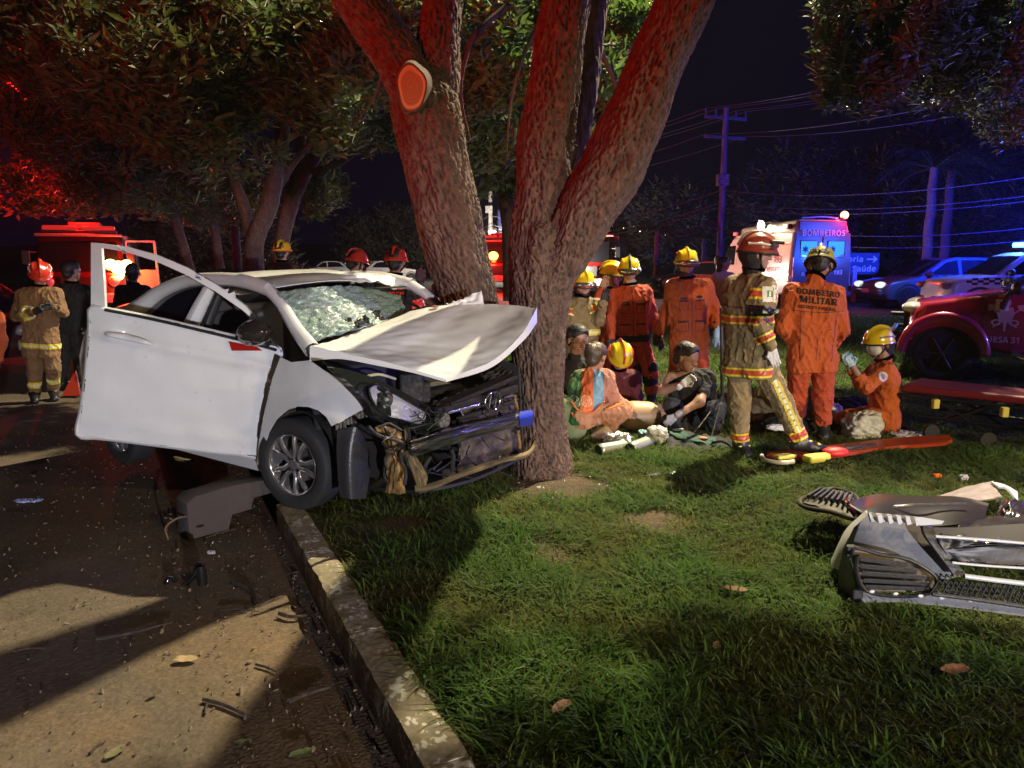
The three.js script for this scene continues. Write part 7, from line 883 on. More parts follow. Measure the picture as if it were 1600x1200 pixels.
{
  const bd = (x) => 3.22 - (x - 1310) / 290 * 0.12, t = thing('car_bumper', 'torn off grey car bumper with brown ribbed vent, standing on the grass at the right', 'bumper', G(1480, 965, 0.14));
  t.position.y += 0.045; const plast = mat([0.14, 0.14, 0.145], 0.45, 0, { map: T.dust, bumpMap: T.fine, bumpScale: 0.002 }), dark = mat([0.02, 0.02, 0.022], 0.45, 0, { bumpMap: T.fine, bumpScale: 0.002 });
  part(t, 'inner_shell', polySheet([[1310, 957], [1309, 905], [1316, 872], [1333, 838], [1356, 818], [1400, 824], [1446, 832], [1462, 862], [1478, 893], [1500, 915], [1478, 920], [1466, 917], [1432, 892], [1408, 884], [1376, 880], [1331, 868], [1326, 890], [1338, 937], [1352, 941], [1456, 945], [1600, 966], [1650, 974], [1650, 990], [1600, 978], [1480, 962], [1400, 955]], (x, y) => bd(x) + 0.16 * sstep(-x, -1345, -1305), 0.008, 0.12, 2), plast);
  part(t, 'outer_skin', sheet(grid([[[1309, 905, 3.5], [1297, 893, 3.62], [1306, 868, 3.75]], [[1322, 858, 3.5], [1318, 850, 3.62], [1322, 838, 3.74]], [[1356, 818, 3.46], [1352, 813, 3.6], [1352, 810, 3.7]]]), 10, 10, 0.008), mat([0.5, 0.5, 0.5], 0.4, 0, { map: T.dust }));
  part(t, 'ridged_flange', [polySheet([[1356, 815], [1400, 819], [1440, 823], [1474, 829], [1470, 834], [1438, 836], [1400, 830], [1360, 830]], (x) => bd(x) + 0.04, 0.02, 0.1, 1), ...[1372, 1388, 1402, 1416, 1430].map((x, i) => beam(P(x, 819 + i, bd(x) + 0.03), P(x + 3, 832 + i, bd(x) + 0.03), 0.006, 0.02))], mat([0.45, 0.45, 0.45], 0.4));
  const vent = [[1332, 872], [1376, 881], [1408, 886], [1430, 894], [1462, 920], [1452, 940], [1352, 937], [1336, 900]];
  const v = part(t, 'vent', polySheet(vent, (x) => bd(x) + 0.05, 0.012, 0.1, 1), mat([0.34, 0.26, 0.16], 0.7, 0, { map: T.dirt, bumpMap: T.fine, bumpScale: 0.004 }), 'brown dusty vent with level ribs');
  for (const [x0, y0, x1, y1] of [[1342, 888, 1418, 897], [1343, 899, 1432, 907], [1345, 910, 1446, 917], [1347, 921, 1452, 927], [1350, 931, 1450, 935]]) part(v, 'slat', beam(P(x0, y0, bd(x0) + 0.035), P(x1, y1, bd(x1) + 0.03), 0.009, 0.022), dark);
  part(v, 'vent_frame', tube(vent.map(([x, y]) => P(x, y, bd(x) + 0.03)), 0.009, 6, 80, true), dark); part(v, 'vent_rib', tube([[1338, 882], [1336, 900], [1342, 925], [1350, 936]].map(([x, y]) => P(x, y, bd(x) + 0.02)), 0.012, 6, 16), dark);
  part(t, 'black_bracket', [sheet(grid([[[1440, 832, 3.28], [1456, 836, 3.28]], [[1444, 850, 3.25], [1462, 850, 3.25]], [[1462, 876, 3.22], [1476, 872, 3.22]], [[1480, 900, 3.2], [1494, 896, 3.2]], [[1490, 914, 3.19], [1512, 914, 3.19]]]), 20, 4, 0.02), boxAt(0.05, 0.06, 0.03, ...P(1328, 875, 3.36).toArray()), boxAt(0.05, 0.05, 0.03, ...P(1338, 942, 3.26).toArray())], dark);
  part(t, 'cross_panel', polySheet([[1462, 856], [1530, 862], [1600, 868], [1660, 872], [1660, 908], [1600, 900], [1540, 897], [1486, 892]], (x) => bd(x) + 0.03, 0.012, 0.1, 2, (x, y) => 0.01 * Math.sin(x * 0.2)), dark); for (const x of [1506, 1576]) part(t, 'panel_clip', boxAt(0.065, 0.032, 0.03, ...P(x, 877 + (x - 1506) * 0.06, 3.24).toArray(), 0, 0.006), mat([0.12, 0.12, 0.12], 0.4));
  part(t, 'edge_strip', [tube([[1460, 853], [1530, 858], [1600, 864], [1660, 868]].map(([x, y]) => P(x, y, bd(x) + 0.04)), 0.007, 6, 20), tube([[1486, 894], [1540, 899], [1600, 903], [1660, 908]].map(([x, y]) => P(x, y, bd(x) + 0.02)), 0.006, 6, 20), tube([[1505, 915], [1550, 921], [1600, 927], [1660, 934]].map(([x, y]) => P(x, y, bd(x) + 0.01)), 0.012, 6, 20)], mat([0.45, 0.46, 0.47], 0.3));
  { const list = []; for (let i = 0; i < 22; i++) for (const s of [0, 1]) { const x = 1466 + i * 8.5, k = (x - 1466) / 190, a = P(x, 921 + k * 14, bd(x)), b = P(x + (s ? 14 : -14), 943 + k * 26, bd(x)); list.push(rod(a, b, 0.0035, 0.0035, 5)); } part(t, 'mesh_grille', list, dark).userData.kind = 'stuff'; }
  part(t, 'grille_frame', tube([[1455, 943], [1520, 951], [1600, 963], [1660, 972]].map(([x, y]) => P(x, y, bd(x) - 0.01)), 0.01, 6, 20), dark);
  for (const x of [1361, 1398, 1437, 1470, 1515, 1560]) part(t, 'fixing_hole', ballAt(P(x, 939 + (x - 1361) * 0.09, bd(x) - 0.005), 0.011, 1.2, 0.7, 0.4, 8), mat([0.6, 0.6, 0.58], 0.4));
}
{
  const dark = mat([0.022, 0.018, 0.022], 0.28, 0, { clearcoat: 0.5, clearcoatRoughness: 0.2 });
  const t = thing('car_trim', 'black glossy bumper trim with a red reflector lying behind the torn bumper', 'car part', G(1420, 815, 0.14));
  part(t, 'panel', sheet(grid([[[1322, 784, 4.2], [1390, 772, 4.5], [1470, 774, 4.5], [1545, 788, 4.4]], [[1334, 790, 4.02], [1400, 782, 4.2], [1470, 782, 4.25], [1542, 795, 4.2]], [[1346, 796, 3.9], [1400, 795, 4.0], [1470, 796, 4.05], [1538, 812, 4.05]], [[1350, 808, 3.8], [1410, 818, 3.85], [1480, 820, 3.9], [1538, 820, 4]]]), 24, 40, 0.012, (u, v) => 0.012 * Math.sin(u * 9)), dark);
  part(t, 'reflector', sheet(grid([[[1319, 780, 4.16], [1326, 778, 4.18]], [[1324, 790, 4.08], [1334, 788, 4.1]], [[1336, 800, 3.98], [1342, 796, 4.0]]]), 8, 4, 0.012), MAT.redLens);
  part(t, 'edge', tube([[1320, 783, 4.14], [1334, 793, 4.0], [1350, 802, 3.86], [1364, 808, 3.8], [1370, 818, 3.76]].map((q) => P(...q)), 0.006, 6, 30), mat([0.6, 0.6, 0.6], 0.3)); part(t, 'lower_lip', sheet(grid([[[1350, 812, 3.72], [1420, 822, 3.7], [1500, 824, 3.7], [1600, 818, 3.7]], [[1366, 826, 3.6], [1430, 836, 3.55], [1500, 848, 3.5], [1620, 846, 3.5]]]), 8, 30, 0.012), dark);
  part(t, 'trim_strip', tube([[1396, 792, 4.0], [1430, 789, 4.0], [1470, 788, 4.05], [1510, 787, 4.1]].map((q) => P(...q)), 0.008, 6, 20), MAT.steel);
  const g = thing('car_grille', 'broken brown slatted grille piece at the left end of the scattered car parts', 'car part', G(1290, 812, 0.14)), gm = mat([0.13, 0.11, 0.08], 0.7, 0, { map: T.dirt });
  part(g, 'frame', tube([[1249, 785, 4.2], [1272, 772, 4.45], [1302, 764, 4.6], [1332, 772, 4.4], [1342, 798, 4.05], [1336, 812, 3.92], [1300, 800, 3.98], [1262, 794, 4.08]].map((q) => P(...q)), 0.014, 6, 60, true), gm);
  part(g, 'backing', sheet(grid([[[1252, 788, 4.2], [1290, 798, 4.02], [1336, 810, 3.95]], [[1275, 778, 4.4], [1305, 782, 4.3], [1338, 792, 4.15]], [[1302, 768, 4.58], [1318, 770, 4.5], [1332, 776, 4.4]]]), 10, 10, 0.01, (u, v) => 0.01 * N2(u * 6, v * 6)), gm); for (let i = 0; i < 8; i++) { const a = P(1262 + i * 9, 784 + i * 1.5, 4.25 - i * 0.03), b = P(1282 + i * 7, 771 + i * 1.4, 4.5 - i * 0.03); part(g, 'slat', beam(a.add(V(0, 0.03, 0)), b.add(V(0, 0.03, 0)), 0.014, 0.03), MAT.black); }
  const w = thing('body_wreckage', 'crumpled white and maroon body panel behind the car parts at the right edge', 'car part', G(1540, 800, 0.14));
  part(w, 'panel', sheet(grid([[[1466, 775, 4.7], [1510, 760, 4.85], [1552, 751, 4.9]], [[1490, 780, 4.6], [1530, 770, 4.7], [1558, 765, 4.75]], [[1500, 786, 4.5], [1540, 780, 4.6], [1566, 776, 4.6]]]), 14, 20, 0.01, (u, v) => 0.004 * N2(u * 3, v * 3)), mat([0.3, 0.24, 0.25], 0.35, 0, { clearcoat: 0.5 })); part(w, 'white_edge', sheet(grid([[[1548, 752, 4.85], [1570, 757, 4.8], [1590, 768, 4.75]], [[1560, 760, 4.75], [1575, 764, 4.72], [1591, 784, 4.7]]]), 8, 16, 0.012), MAT.white);
  part(w, 'liner', [sheet(grid([[[1558, 782, 4.5], [1580, 778, 4.5], [1610, 790, 4.5]], [[1566, 800, 4.35], [1585, 800, 4.3], [1620, 805, 4.3]], [[1572, 820, 4.2], [1590, 822, 4.2], [1625, 826, 4.2]]]), 12, 14, 0.01, (u, v) => 0.02 * N2(u * 4, v * 4)), tube([P(1575, 790, 4.4), P(1562, 806, 4.35), P(1572, 822, 4.25)], 0.02, 6)], dark);
  const b = thing('plastic_wreckage', 'dark flat plastic panel lying right of the glossy trim', 'car part', G(1560, 830, 0.14)); part(b, 'panel', sheet(grid([[[1508, 812, 3.9], [1560, 806, 4.0], [1640, 804, 4.05]], [[1490, 836, 3.62], [1560, 832, 3.66], [1640, 830, 3.7]], [[1485, 850, 3.52], [1560, 856, 3.5], [1640, 858, 3.5]]]), 14, 20, 0.012, (u, v) => 0.015 * N2(u * 3, v * 3)), dark);
  part(b, 'seal', tube([P(1470, 836, 3.55), P(1540, 848, 3.5), P(1575, 838, 3.6), P(1625, 826, 3.7)], 0.012, 6, 24), MAT.steel);
}
// ---------------------------------------------------------------- rescue gear
{
  const t = thing('stretcher', 'low wheeled stretcher with red mattress and dark folding frame', 'stretcher', G(1500, 660, 0.14)), a = G(1406, 612, 0.55), b0 = G(1600, 634, 0.55), dir = b0.clone().sub(a).setY(0).normalize(), sd = V(-dir.z, 0, dir.x); if (sd.z > 0) sd.negate();
  const at = (x, y, z) => a.clone().addScaledVector(dir, x).addScaledVector(sd, z).setY(0.14 + y);
  part(t, 'mattress', (() => { const g = box(1.9, 0.075, 0.52, 0.03, 4), p = g.attributes.position; for (let i = 0; i < p.count; i++) p.setY(i, p.getY(i) + 0.012 * N2(p.getX(i) * 4, p.getZ(i) * 5)); g.computeVertexNormals(); g.applyMatrix4(frame(dir, UP, sd.clone().negate(), at(0.95, 0.45, 0.27))); return g; })(), mat([0.17, 0.012, 0.022], 0.5, 0, { bumpMap: T.cloth, bumpScale: 0.004 }));
  const fm = mat([0.03, 0.03, 0.04], 0.35, 0.6); for (const z of [0.02, 0.52]) { part(t, 'side_rail', rod(at(-0.02, 0.38, z), at(1.9, 0.38, z), 0.018), fm); part(t, 'lower_rail', rod(at(0.15, 0.2, z), at(1.8, 0.2, z), 0.014), fm); for (const [x0, x1] of [[0.3, 0.75], [0.75, 0.3], [1.1, 1.6], [1.6, 1.1]]) part(t, 'folding_leg', rod(at(x0, 0.37, z), at(x1, 0.12, z), 0.013), fm); }
  for (const [x, z] of [[0.3, 0.0], [0.3, 0.54], [1.6, 0.0], [1.6, 0.54], [0.75, 0.0]]) part(t, 'castor', (() => { const g = new THREE.CylinderGeometry(0.07, 0.07, 0.035, 20); g.rotateX(1.571); g.translate(...at(x, 0.07, z).toArray()); return g; })(), MAT.rubber);
  for (const x of [0.32, 0.86]) part(t, 'yellow_catch', boxAt(0.06, 0.09, 0.05, ...at(x, 0.34, -0.03).toArray(), 0, 0.012), mat([0.6, 0.5, 0.08], 0.5)); part(t, 'maker_plate', boxAt(0.16, 0.06, 0.012, ...at(1.1, 0.22, -0.02).toArray(), -0.5, 0.003), mat([0.45, 0.45, 0.5], 0.4));
  for (const x of [0.1, 0.9, 1.7]) part(t, 'cross_bar', rod(at(x, 0.37, 0.02), at(x, 0.37, 0.52), 0.012), fm);
}
{
  const t = thing('spine_board', 'orange rescue board on the grass with yellow foot blocks at its left end', 'spine board', G(1330, 705, 0.14)), or = mat([0.4, 0.05, 0.015], 0.4, 0, { map: T.dust });
  part(t, 'board', sheet([[[1205, 706, 0.195], [1300, 695, 0.2], [1390, 685, 0.21], [1482, 679, 0.24]], [[1198, 712, 0.195], [1300, 702, 0.2], [1395, 691, 0.21], [1488, 685, 0.24]], [[1222, 720, 0.195], [1300, 711, 0.2], [1390, 698, 0.21], [1480, 690, 0.24]]].map((r) => r.map((q) => G(...q))), 10, 40, 0.028, (u, v) => (Math.abs(u - 0.5) > 0.3 && Math.sin(v * 40) > 0.6 ? -0.01 : 0)), or);
  part(t, 'white_rim', tube([[1190, 712, 0.22], [1196, 719, 0.22], [1222, 723, 0.22], [1240, 721, 0.22]].map((q) => G(...q)), 0.018, 8, 24), mat([0.65, 0.62, 0.58], 0.5)); part(t, 'yellow_block', [boxAt(0.16, 0.06, 0.1, ...G(1272, 716, 0.25).toArray(), 0.4, 0.02), boxAt(0.1, 0.05, 0.08, ...G(1286, 713, 0.25).toArray(), 0.2, 0.02), boxAt(0.16, 0.03, 0.08, ...G(1225, 713, 0.25).toArray(), 0.3, 0.01)], mat([0.62, 0.58, 0.08], 0.5)); part(t, 'red_strap', ballAt(G(1305, 706, 0.26), 0.09, 1.2, 0.45, 0.8), mat([0.6, 0.02, 0.02], 0.5)); part(t, 'dark_strap', boxAt(0.5, 0.012, 0.05, ...G(1335, 699, 0.25).toArray(), 0.5), MAT.black);
}
function lump(name, label, cat, px, py, d, rx, ry, rz, m, amp = 0.25, group) { const c = P(px, py, d), g = new THREE.SphereGeometry(1, 64, 46), p = g.attributes.position; for (let i = 0; i < p.count; i++) { const v = V(p.getX(i), p.getY(i), p.getZ(i)), bx = 1 / Math.max(Math.abs(v.x) ** 0.7, Math.abs(v.y) ** 0.7, Math.abs(v.z) ** 0.7, 0.75) ** 0.6, n = bx * (1 + amp * 0.7 * N3(v.x * 1.3 + px, v.y * 1.3, v.z * 1.3) + amp * 0.5 * (0.4 - Math.abs(N3(v.x * 2.2 + v.y, v.y * 2.2 + py, v.z * 2.2))) + amp * 0.14 * (0.4 - Math.abs(N3(v.x * 4.5 + 2 * v.y, v.y * 3 + py, v.z * 4.5)))); p.setXYZ(i, c.x + v.x * n * rx, Math.max(c.y + v.y * n * ry, lawnY(c.x, c.z) + 0.005 + 0.01 * N2(v.x * 5, v.z * 5)), c.z + v.z * n * rz); } g.deleteAttribute('normal'); g.deleteAttribute('uv'); const q = mergeVertices(g, 1e-4); q.computeVertexNormals(); return single(name, label, cat, q, m, group); }
const WHITEBAG = mat([0.55, 0.54, 0.46], 0.5, 0, { transmission: 0.15, thickness: 0 }), SHEER = mat([0.6, 0.66, 0.66], 0.15, 0, { transmission: 0.5, thickness: 0, roughness: 0.2 }), FOIL = mat([0.6, 0.62, 0.62], 0.2, 0.9);
lump('white_bag', 'crumpled white sack in front of the kneeling rescuer', 'bag', 1347, 668, 6.85, 0.16, 0.15, 0.13, WHITEBAG, 0.3);
lump('white_cloth', 'flat crumpled white cloth on the right end of the orange board', 'cloth', 1422, 682, 6.85, 0.2, 0.045, 0.12, mat([0.55, 0.54, 0.47], 0.8), 0.4);
lump('plastic_bag', 'milky crumpled plastic bag between the cylinders and the green kit bag', 'bag', 1027, 679, 6.45, 0.085, 0.075, 0.08, WHITEBAG, 0.3);
lump('plastic_bag', 'small turquoise plastic packet behind the milky bag', 'bag', 1006, 678, 6.6, 0.05, 0.035, 0.05, mat([0.2, 0.45, 0.5], 0.3), 0.3);
lump('foil_wrap', 'crumpled silver wrapping beside the crouching woman\'s shoe', 'wrapping', 965, 684, 6.35, 0.1, 0.04, 0.07, FOIL, 0.5);
lump('plastic_sheet', 'clear crumpled plastic sheet on the grass right of the black debris', 'plastic', 1066, 742, 5.6, 0.09, 0.025, 0.05, FOIL, 0.6);
lump('black_bag', 'black equipment bag behind the white sack', 'bag', 1330, 638, 7.7, 0.2, 0.12, 0.15, DARK, 0.25);
lump('added_turnout_coat', 'folded khaki coat added in place of a kneeling firefighter behind the striding one', 'coat', 1194, 636, 7.4, 0.17, 0.16, 0.2, KHAKI, 0.35);  // coat heap added where a firefighter kneels
lump('black_bag', 'dark open bag with pale packets behind the boots of the striding firefighter', 'bag', 1232, 664, 6.9, 0.22, 0.07, 0.14, DARK, 0.3);
lump('white_packet', 'white medical packet left of the kneeling rescuer', 'packet', 1305, 645, 7.5, 0.07, 0.09, 0.06, mat([0.6, 0.62, 0.66], 0.5), 0.2);
lump('white_packet', 'pale packet on the dark bag between the two pairs of boots', 'packet', 1212, 668, 6.75, 0.08, 0.03, 0.05, mat([0.55, 0.55, 0.55], 0.4), 0.3);
lump('blue_gloves_bag', 'light blue glove packet hanging by the hand of the rightmost back row firefighter', 'gloves', 1121, 528, 8.05, 0.045, 0.11, 0.03, GLOVE_B, 0.3).position.y += 0;
{ // two gas cylinders, kit bag, drip stand
  const gm = mat([0.42, 0.45, 0.38], 0.35, 0.5, { map: T.dust }); [[[935, 706, 6.12], [980, 698, 6.28], 'silver green gas cylinder nearest the trunk'], [[984, 706, 6.15], [1018, 691, 6.45], 'second silver gas cylinder against the milky bag']].forEach(([a0, b0, l]) => { const a = P(...a0), b = P(...b0); a.y = b.y = lawnY(a.x, a.z) + 0.055; const t = thing('gas_cylinder', l, 'gas cylinder', mixV(a, b, 0.5).setY(0.14)), d = b.clone().sub(a), L = d.length(); d.normalize(); const g = new THREE.LatheGeometry([[0.001, 0], [0.04, 0.0], [0.054, 0.012], [0.056, 0.03], [0.056, L * 0.85], [0.048, L * 0.94], [0.02, L], [0.001, L]].map(([r, h]) => new THREE.Vector2(r, h)), 32); g.applyQuaternion(new THREE.Quaternion().setFromUnitVectors(UP, d)); g.translate(a.x, a.y, a.z); part(t, 'cylinder', g, gm); part(t, 'base_ring', rod(a.clone().addScaledVector(d, -0.004), a.clone().addScaledVector(d, 0.012), 0.05, 0.05, 28), MAT.black); part(t, 'valve', rod(b, b.clone().addScaledVector(d, 0.05), 0.016), MAT.chrome); });
  const t = thing('kit_bag', 'open green and black kit bag on the grass left of the striding firefighter', 'bag', G(1090, 712, 0.14));
  part(t, 'bag_body', sheet(grid([[[1040, 668, 6.75], [1070, 672, 6.7], [1110, 680, 6.65], [1142, 684, 6.6]], [[1038, 685, 6.5], [1070, 686, 6.45], [1110, 692, 6.4], [1144, 694, 6.35]], [[1040, 702, 6.25], [1075, 706, 6.2], [1110, 706, 6.18], [1140, 706, 6.2]], [[1044, 710, 6.15], [1076, 714, 6.1], [1110, 714, 6.1], [1138, 712, 6.12]]]), 20, 30, 0.03, (u, v) => 0.02 * N2(u * 4, v * 5)), DARK); part(t, 'green_flap', sheet(grid([[[1044, 664, 6.8], [1064, 672, 6.65], [1100, 682, 6.55], [1120, 684, 6.5]], [[1046, 676, 6.55], [1070, 687, 6.4], [1100, 692, 6.35], [1118, 694, 6.32]]]), 14, 24, 0.03, (u, v) => 0.015 * N2(u * 3, v * 6)), cloth([0.03, 0.09, 0.06])); part(t, 'white_tag', boxAt(0.1, 0.012, 0.05, ...P(1060, 671, 6.62).toArray(), 0.5), GLOVE_W); part(t, 'red_tab', ballAt(P(1098, 685, 6.45), 0.035, 1.4, 0.5, 0.8), mat([0.55, 0.15, 0.08], 0.6)); part(t, 'strap', tube([P(1112, 692, 6.3), P(1130, 690, 6.25), P(1144, 700, 6.2), P(1150, 712, 6.15)], 0.012, 6), MAT.black);
  const s = thing('drip_stand', 'black upright stand with thin tripod legs beside the striding firefighter', 'stand', G(1129, 668, 0.14)), f = P(1129, 662, 6.9); part(s, 'post', rod(P(1127, 480, 6.9), f, 0.017), MAT.black); for (const q of [[1078, 678, 6.7], [1110, 672, 6.5], [1150, 668, 7.1]]) part(s, 'leg', rod(P(1129, 618, 6.9), P(...q).setY(0.15), 0.007), MAT.steel); part(s, 'clamp', boxAt(0.05, 0.05, 0.05, ...P(1128, 575, 6.9).toArray()), MAT.black); part(s, 'hook', tube([P(1127, 482, 6.9), P(1131, 476, 6.9), P(1134, 481, 6.9)], 0.008, 6), MAT.steel);
}
{ // small things on the ground
  const d = thing('car_debris', 'small pile of black broken plastic on the grass in front of the trunk', 'debris', G(1010, 752, 0.14)); part(d, 'plastic', [sheet(grid([[[985, 748, 5.5], [1005, 742, 5.6], [1030, 742, 5.6]], [[988, 753, 5.42], [1010, 752, 5.42], [1036, 755, 5.38]]]), 8, 12, 0.01, (u, v) => 0.03 * N2(u * 4, v * 4)), boxAt(0.14, 0.05, 0.08, ...P(1020, 744, 5.5).toArray(), 0.4, 0.02)], MAT.black); part(d, 'pale_strip', beam(P(1004, 742, 5.55), P(1028, 733, 5.7), 0.02, 0.01), mat([0.5, 0.52, 0.5], 0.4));
  single('road_reflector', 'tiny bright orange reflector in the grass right of the board', 'reflector', boxAt(0.06, 0.025, 0.04, ...G(1464, 743, 0.17).toArray(), 0.2, 0.008), mat([0.8, 0.14, 0.01], 0.3)); lump('paper_scrap', 'small white paper scrap right of the orange reflector', 'litter', 1506, 747, 5.35, 0.03, 0.025, 0.02, GLOVE_W, 0.4); lump('plastic_bottle', 'clear crushed plastic at the right edge of the lawn', 'litter', 1590, 746, 5.5, 0.06, 0.02, 0.03, FOIL, 0.4); lump('paper_scrap', 'pale blue plastic scrap on the pavement at the far left', 'litter', 47, 803, 4.95, 0.08, 0.012, 0.03, mat([0.35, 0.42, 0.75], 0.4), 0.5); lump('paper_scrap', 'white scrap on the pavement beside the sandal', 'litter', 332, 892, 4.0, 0.02, 0.008, 0.015, GLOVE_W, 0.4);
  { const o = G(300, 925, 0.0), s = thing('sandal', 'black high heeled sandal lying on the dusty pavement', 'sandal', o), q = (x, y, dz = 0) => P(x, y, 3.9 + dz); part(s, 'sole', sheet([[q(256, 918, 0.02), q(262, 911, 0.05)], [q(275, 921, -0.02), q(278, 911, 0.04)], [q(292, 913, -0.02), q(296, 906, 0.04)], [q(306, 902, -0.02), q(310, 896, 0.04)]], 16, 4, 0.008), MAT.gloss); part(s, 'arch', tube([q(257, 917), q(268, 921), q(282, 917), q(295, 908), q(306, 896), q(312, 886)], [0.01, 0.014, 0.013, 0.012, 0.014, 0.016], 10, 30), MAT.gloss); part(s, 'heel', tube([q(313, 884), q(316, 900), q(317, 921)], [0.024, 0.026, 0.028], 12, 14), MAT.gloss); part(s, 'heel_cup', sheet([[q(303, 896), q(310, 880, 0.03), q(320, 890)], [q(305, 905), q(313, 888, 0.03), q(320, 900)]], 6, 10, 0.006), MAT.gloss); part(s, 'ankle_strap', tube([q(300, 899), q(304, 886), q(312, 880), q(318, 884)], 0.006, 6, 16), MAT.gloss); part(s, 'toe_strap', tube([q(258, 914), q(266, 903, 0.02), q(276, 909, 0.03)], 0.012, 6, 12), MAT.gloss); part(s, 'buckle', ballAt(q(262, 907, -0.02), 0.008), MAT.chrome); }
  const cone = thing('warning_flag', 'red orange warning triangle standing on the road by the far left firefighter', 'warning triangle', P(112, 622, 8.6).setY(0)); part(cone, 'panel', plate([[0, 0], [0.22, 0], [0.19, 0.3]], null, 0.02, P(98, 618, 8.6), X1, UP, 0.004), mat([0.7, 0.06, 0.02], 0.4)); part(cone, 'foot', boxAt(0.2, 0.02, 0.1, ...P(110, 620, 8.6).toArray()), MAT.black);
  const tw = mat([0.10, 0.065, 0.04], 0.9, 0, { map: T.dirt }); const twig = (pts, r) => single('twig', 'x', 'twig', tube(pts.map(([x, y]) => { const q = G(x, y, 0.0); q.y = groundY(q.x, q.z) + r * 1.1; return q; }), [r, r * 0.9, r * 0.5], 6, 16), tw, 'broken twigs on the pavement');
  const L = [[[[318, 1096], [350, 1105], [395, 1126]], 0.009, 'thick broken twig near the bottom of the pavement'], [[[365, 912], [392, 925], [402, 945]], 0.012, 'dark curved twig right of the sandal'], [[[150, 1002], [195, 994], [270, 975]], 0.008, 'long twig on the dark wet stains left of centre'], [[[450, 1100], [480, 1088], [515, 1078]], 0.01, 'forked twig close to the kerb near the bottom'], [[[400, 1040], [420, 1046], [432, 1052]], 0.006, 'short straight twig above the forked one'], [[[436, 962], [455, 967], [480, 965]], 0.011, 'stubby dark twig beside the kerb'], [[[345, 955], [368, 953], [405, 957]], 0.004, 'thin twig below the curved one'], [[[322, 842], [340, 835], [370, 828]], 0.006, 'thin twig in front of the broken kerb block'], [[[320, 1118], [322, 1106], [325, 1100]], 0.005, 'tiny twig beside the thick broken one'], [[[140, 1180], [152, 1168], [165, 1160]], 0.006, 'pale twig at the lower left edge'], [[[470, 1010], [478, 1000], [490, 1005]], 0.006, 'crooked twig close to the kerb shadow'], [[[20, 1020], [45, 1015], [75, 1016]], 0.006, 'straight pale twig at the left edge']];
  for (const [p, r, l] of L) twig(p, r).userData.label = l;
  const leaf = (px, py, s, rot, c, l, onGrass) => { const o = G(px, py, onGrass ? 0.2 : 0.01), g = new THREE.PlaneGeometry(1, 0.45, 8, 4), p = g.attributes.position; for (let i = 0; i < p.count; i++) { const x = p.getX(i), w = Math.sqrt(Math.max(0, 1 - (2 * x) ** 2)); p.setXYZ(i, x, p.getY(i) * w, 0.16 * Math.abs(p.getY(i)) * w + 0.1 * x * x + 0.05 * N2(x * 4, px)); } g.computeVertexNormals(); g.scale(s, s, s); g.rotateX(-1.5); g.rotateY(rot); g.translate(o.x, o.y, o.z); return single('fallen_leaf', l, 'leaf', g, mat(c, 0.7, 0, { side: THREE.DoubleSide, bumpMap: T.fine, bumpScale: 0.003 })); };
  for (const a of [[1492, 1046, 0.13, 0.2, [0.28, 0.13, 0.04], 'large brown fallen leaf on the grass at the lower right', 1], [878, 1103, 0.1, 0.8, [0.22, 0.11, 0.05], 'brown leaf on the grass at the bottom centre', 1], [1150, 920, 0.11, -0.3, [0.26, 0.13, 0.06], 'reddish leaf left of the torn bumper', 1], [1120, 1008, 0.07, 1.2, [0.25, 0.15, 0.08], 'small tan leaf on the dark grass below centre', 1], [290, 1030, 0.11, 0.1, [0.34, 0.24, 0.11], 'tan leaf on the dark stained pavement', 0], [470, 1177, 0.09, 0.5, [0.16, 0.2, 0.06], 'greenish leaf at the bottom of the pavement', 0], [180, 1175, 0.09, 1.2, [0.13, 0.12, 0.05], 'olive leaf at the lower left corner', 0], [380, 1160, 0.07, 0.1, [0.1, 0.12, 0.04], 'narrow green leaf low on the pavement', 0], [240, 1085, 0.05, 1, [0.1, 0.07, 0.04], 'small dark leaf in the middle of the pavement', 0], [275, 897, 0.05, 2, [0.09, 0.06, 0.04], 'dark leaf just above the sandal', 0]]) leaf(...a);
}
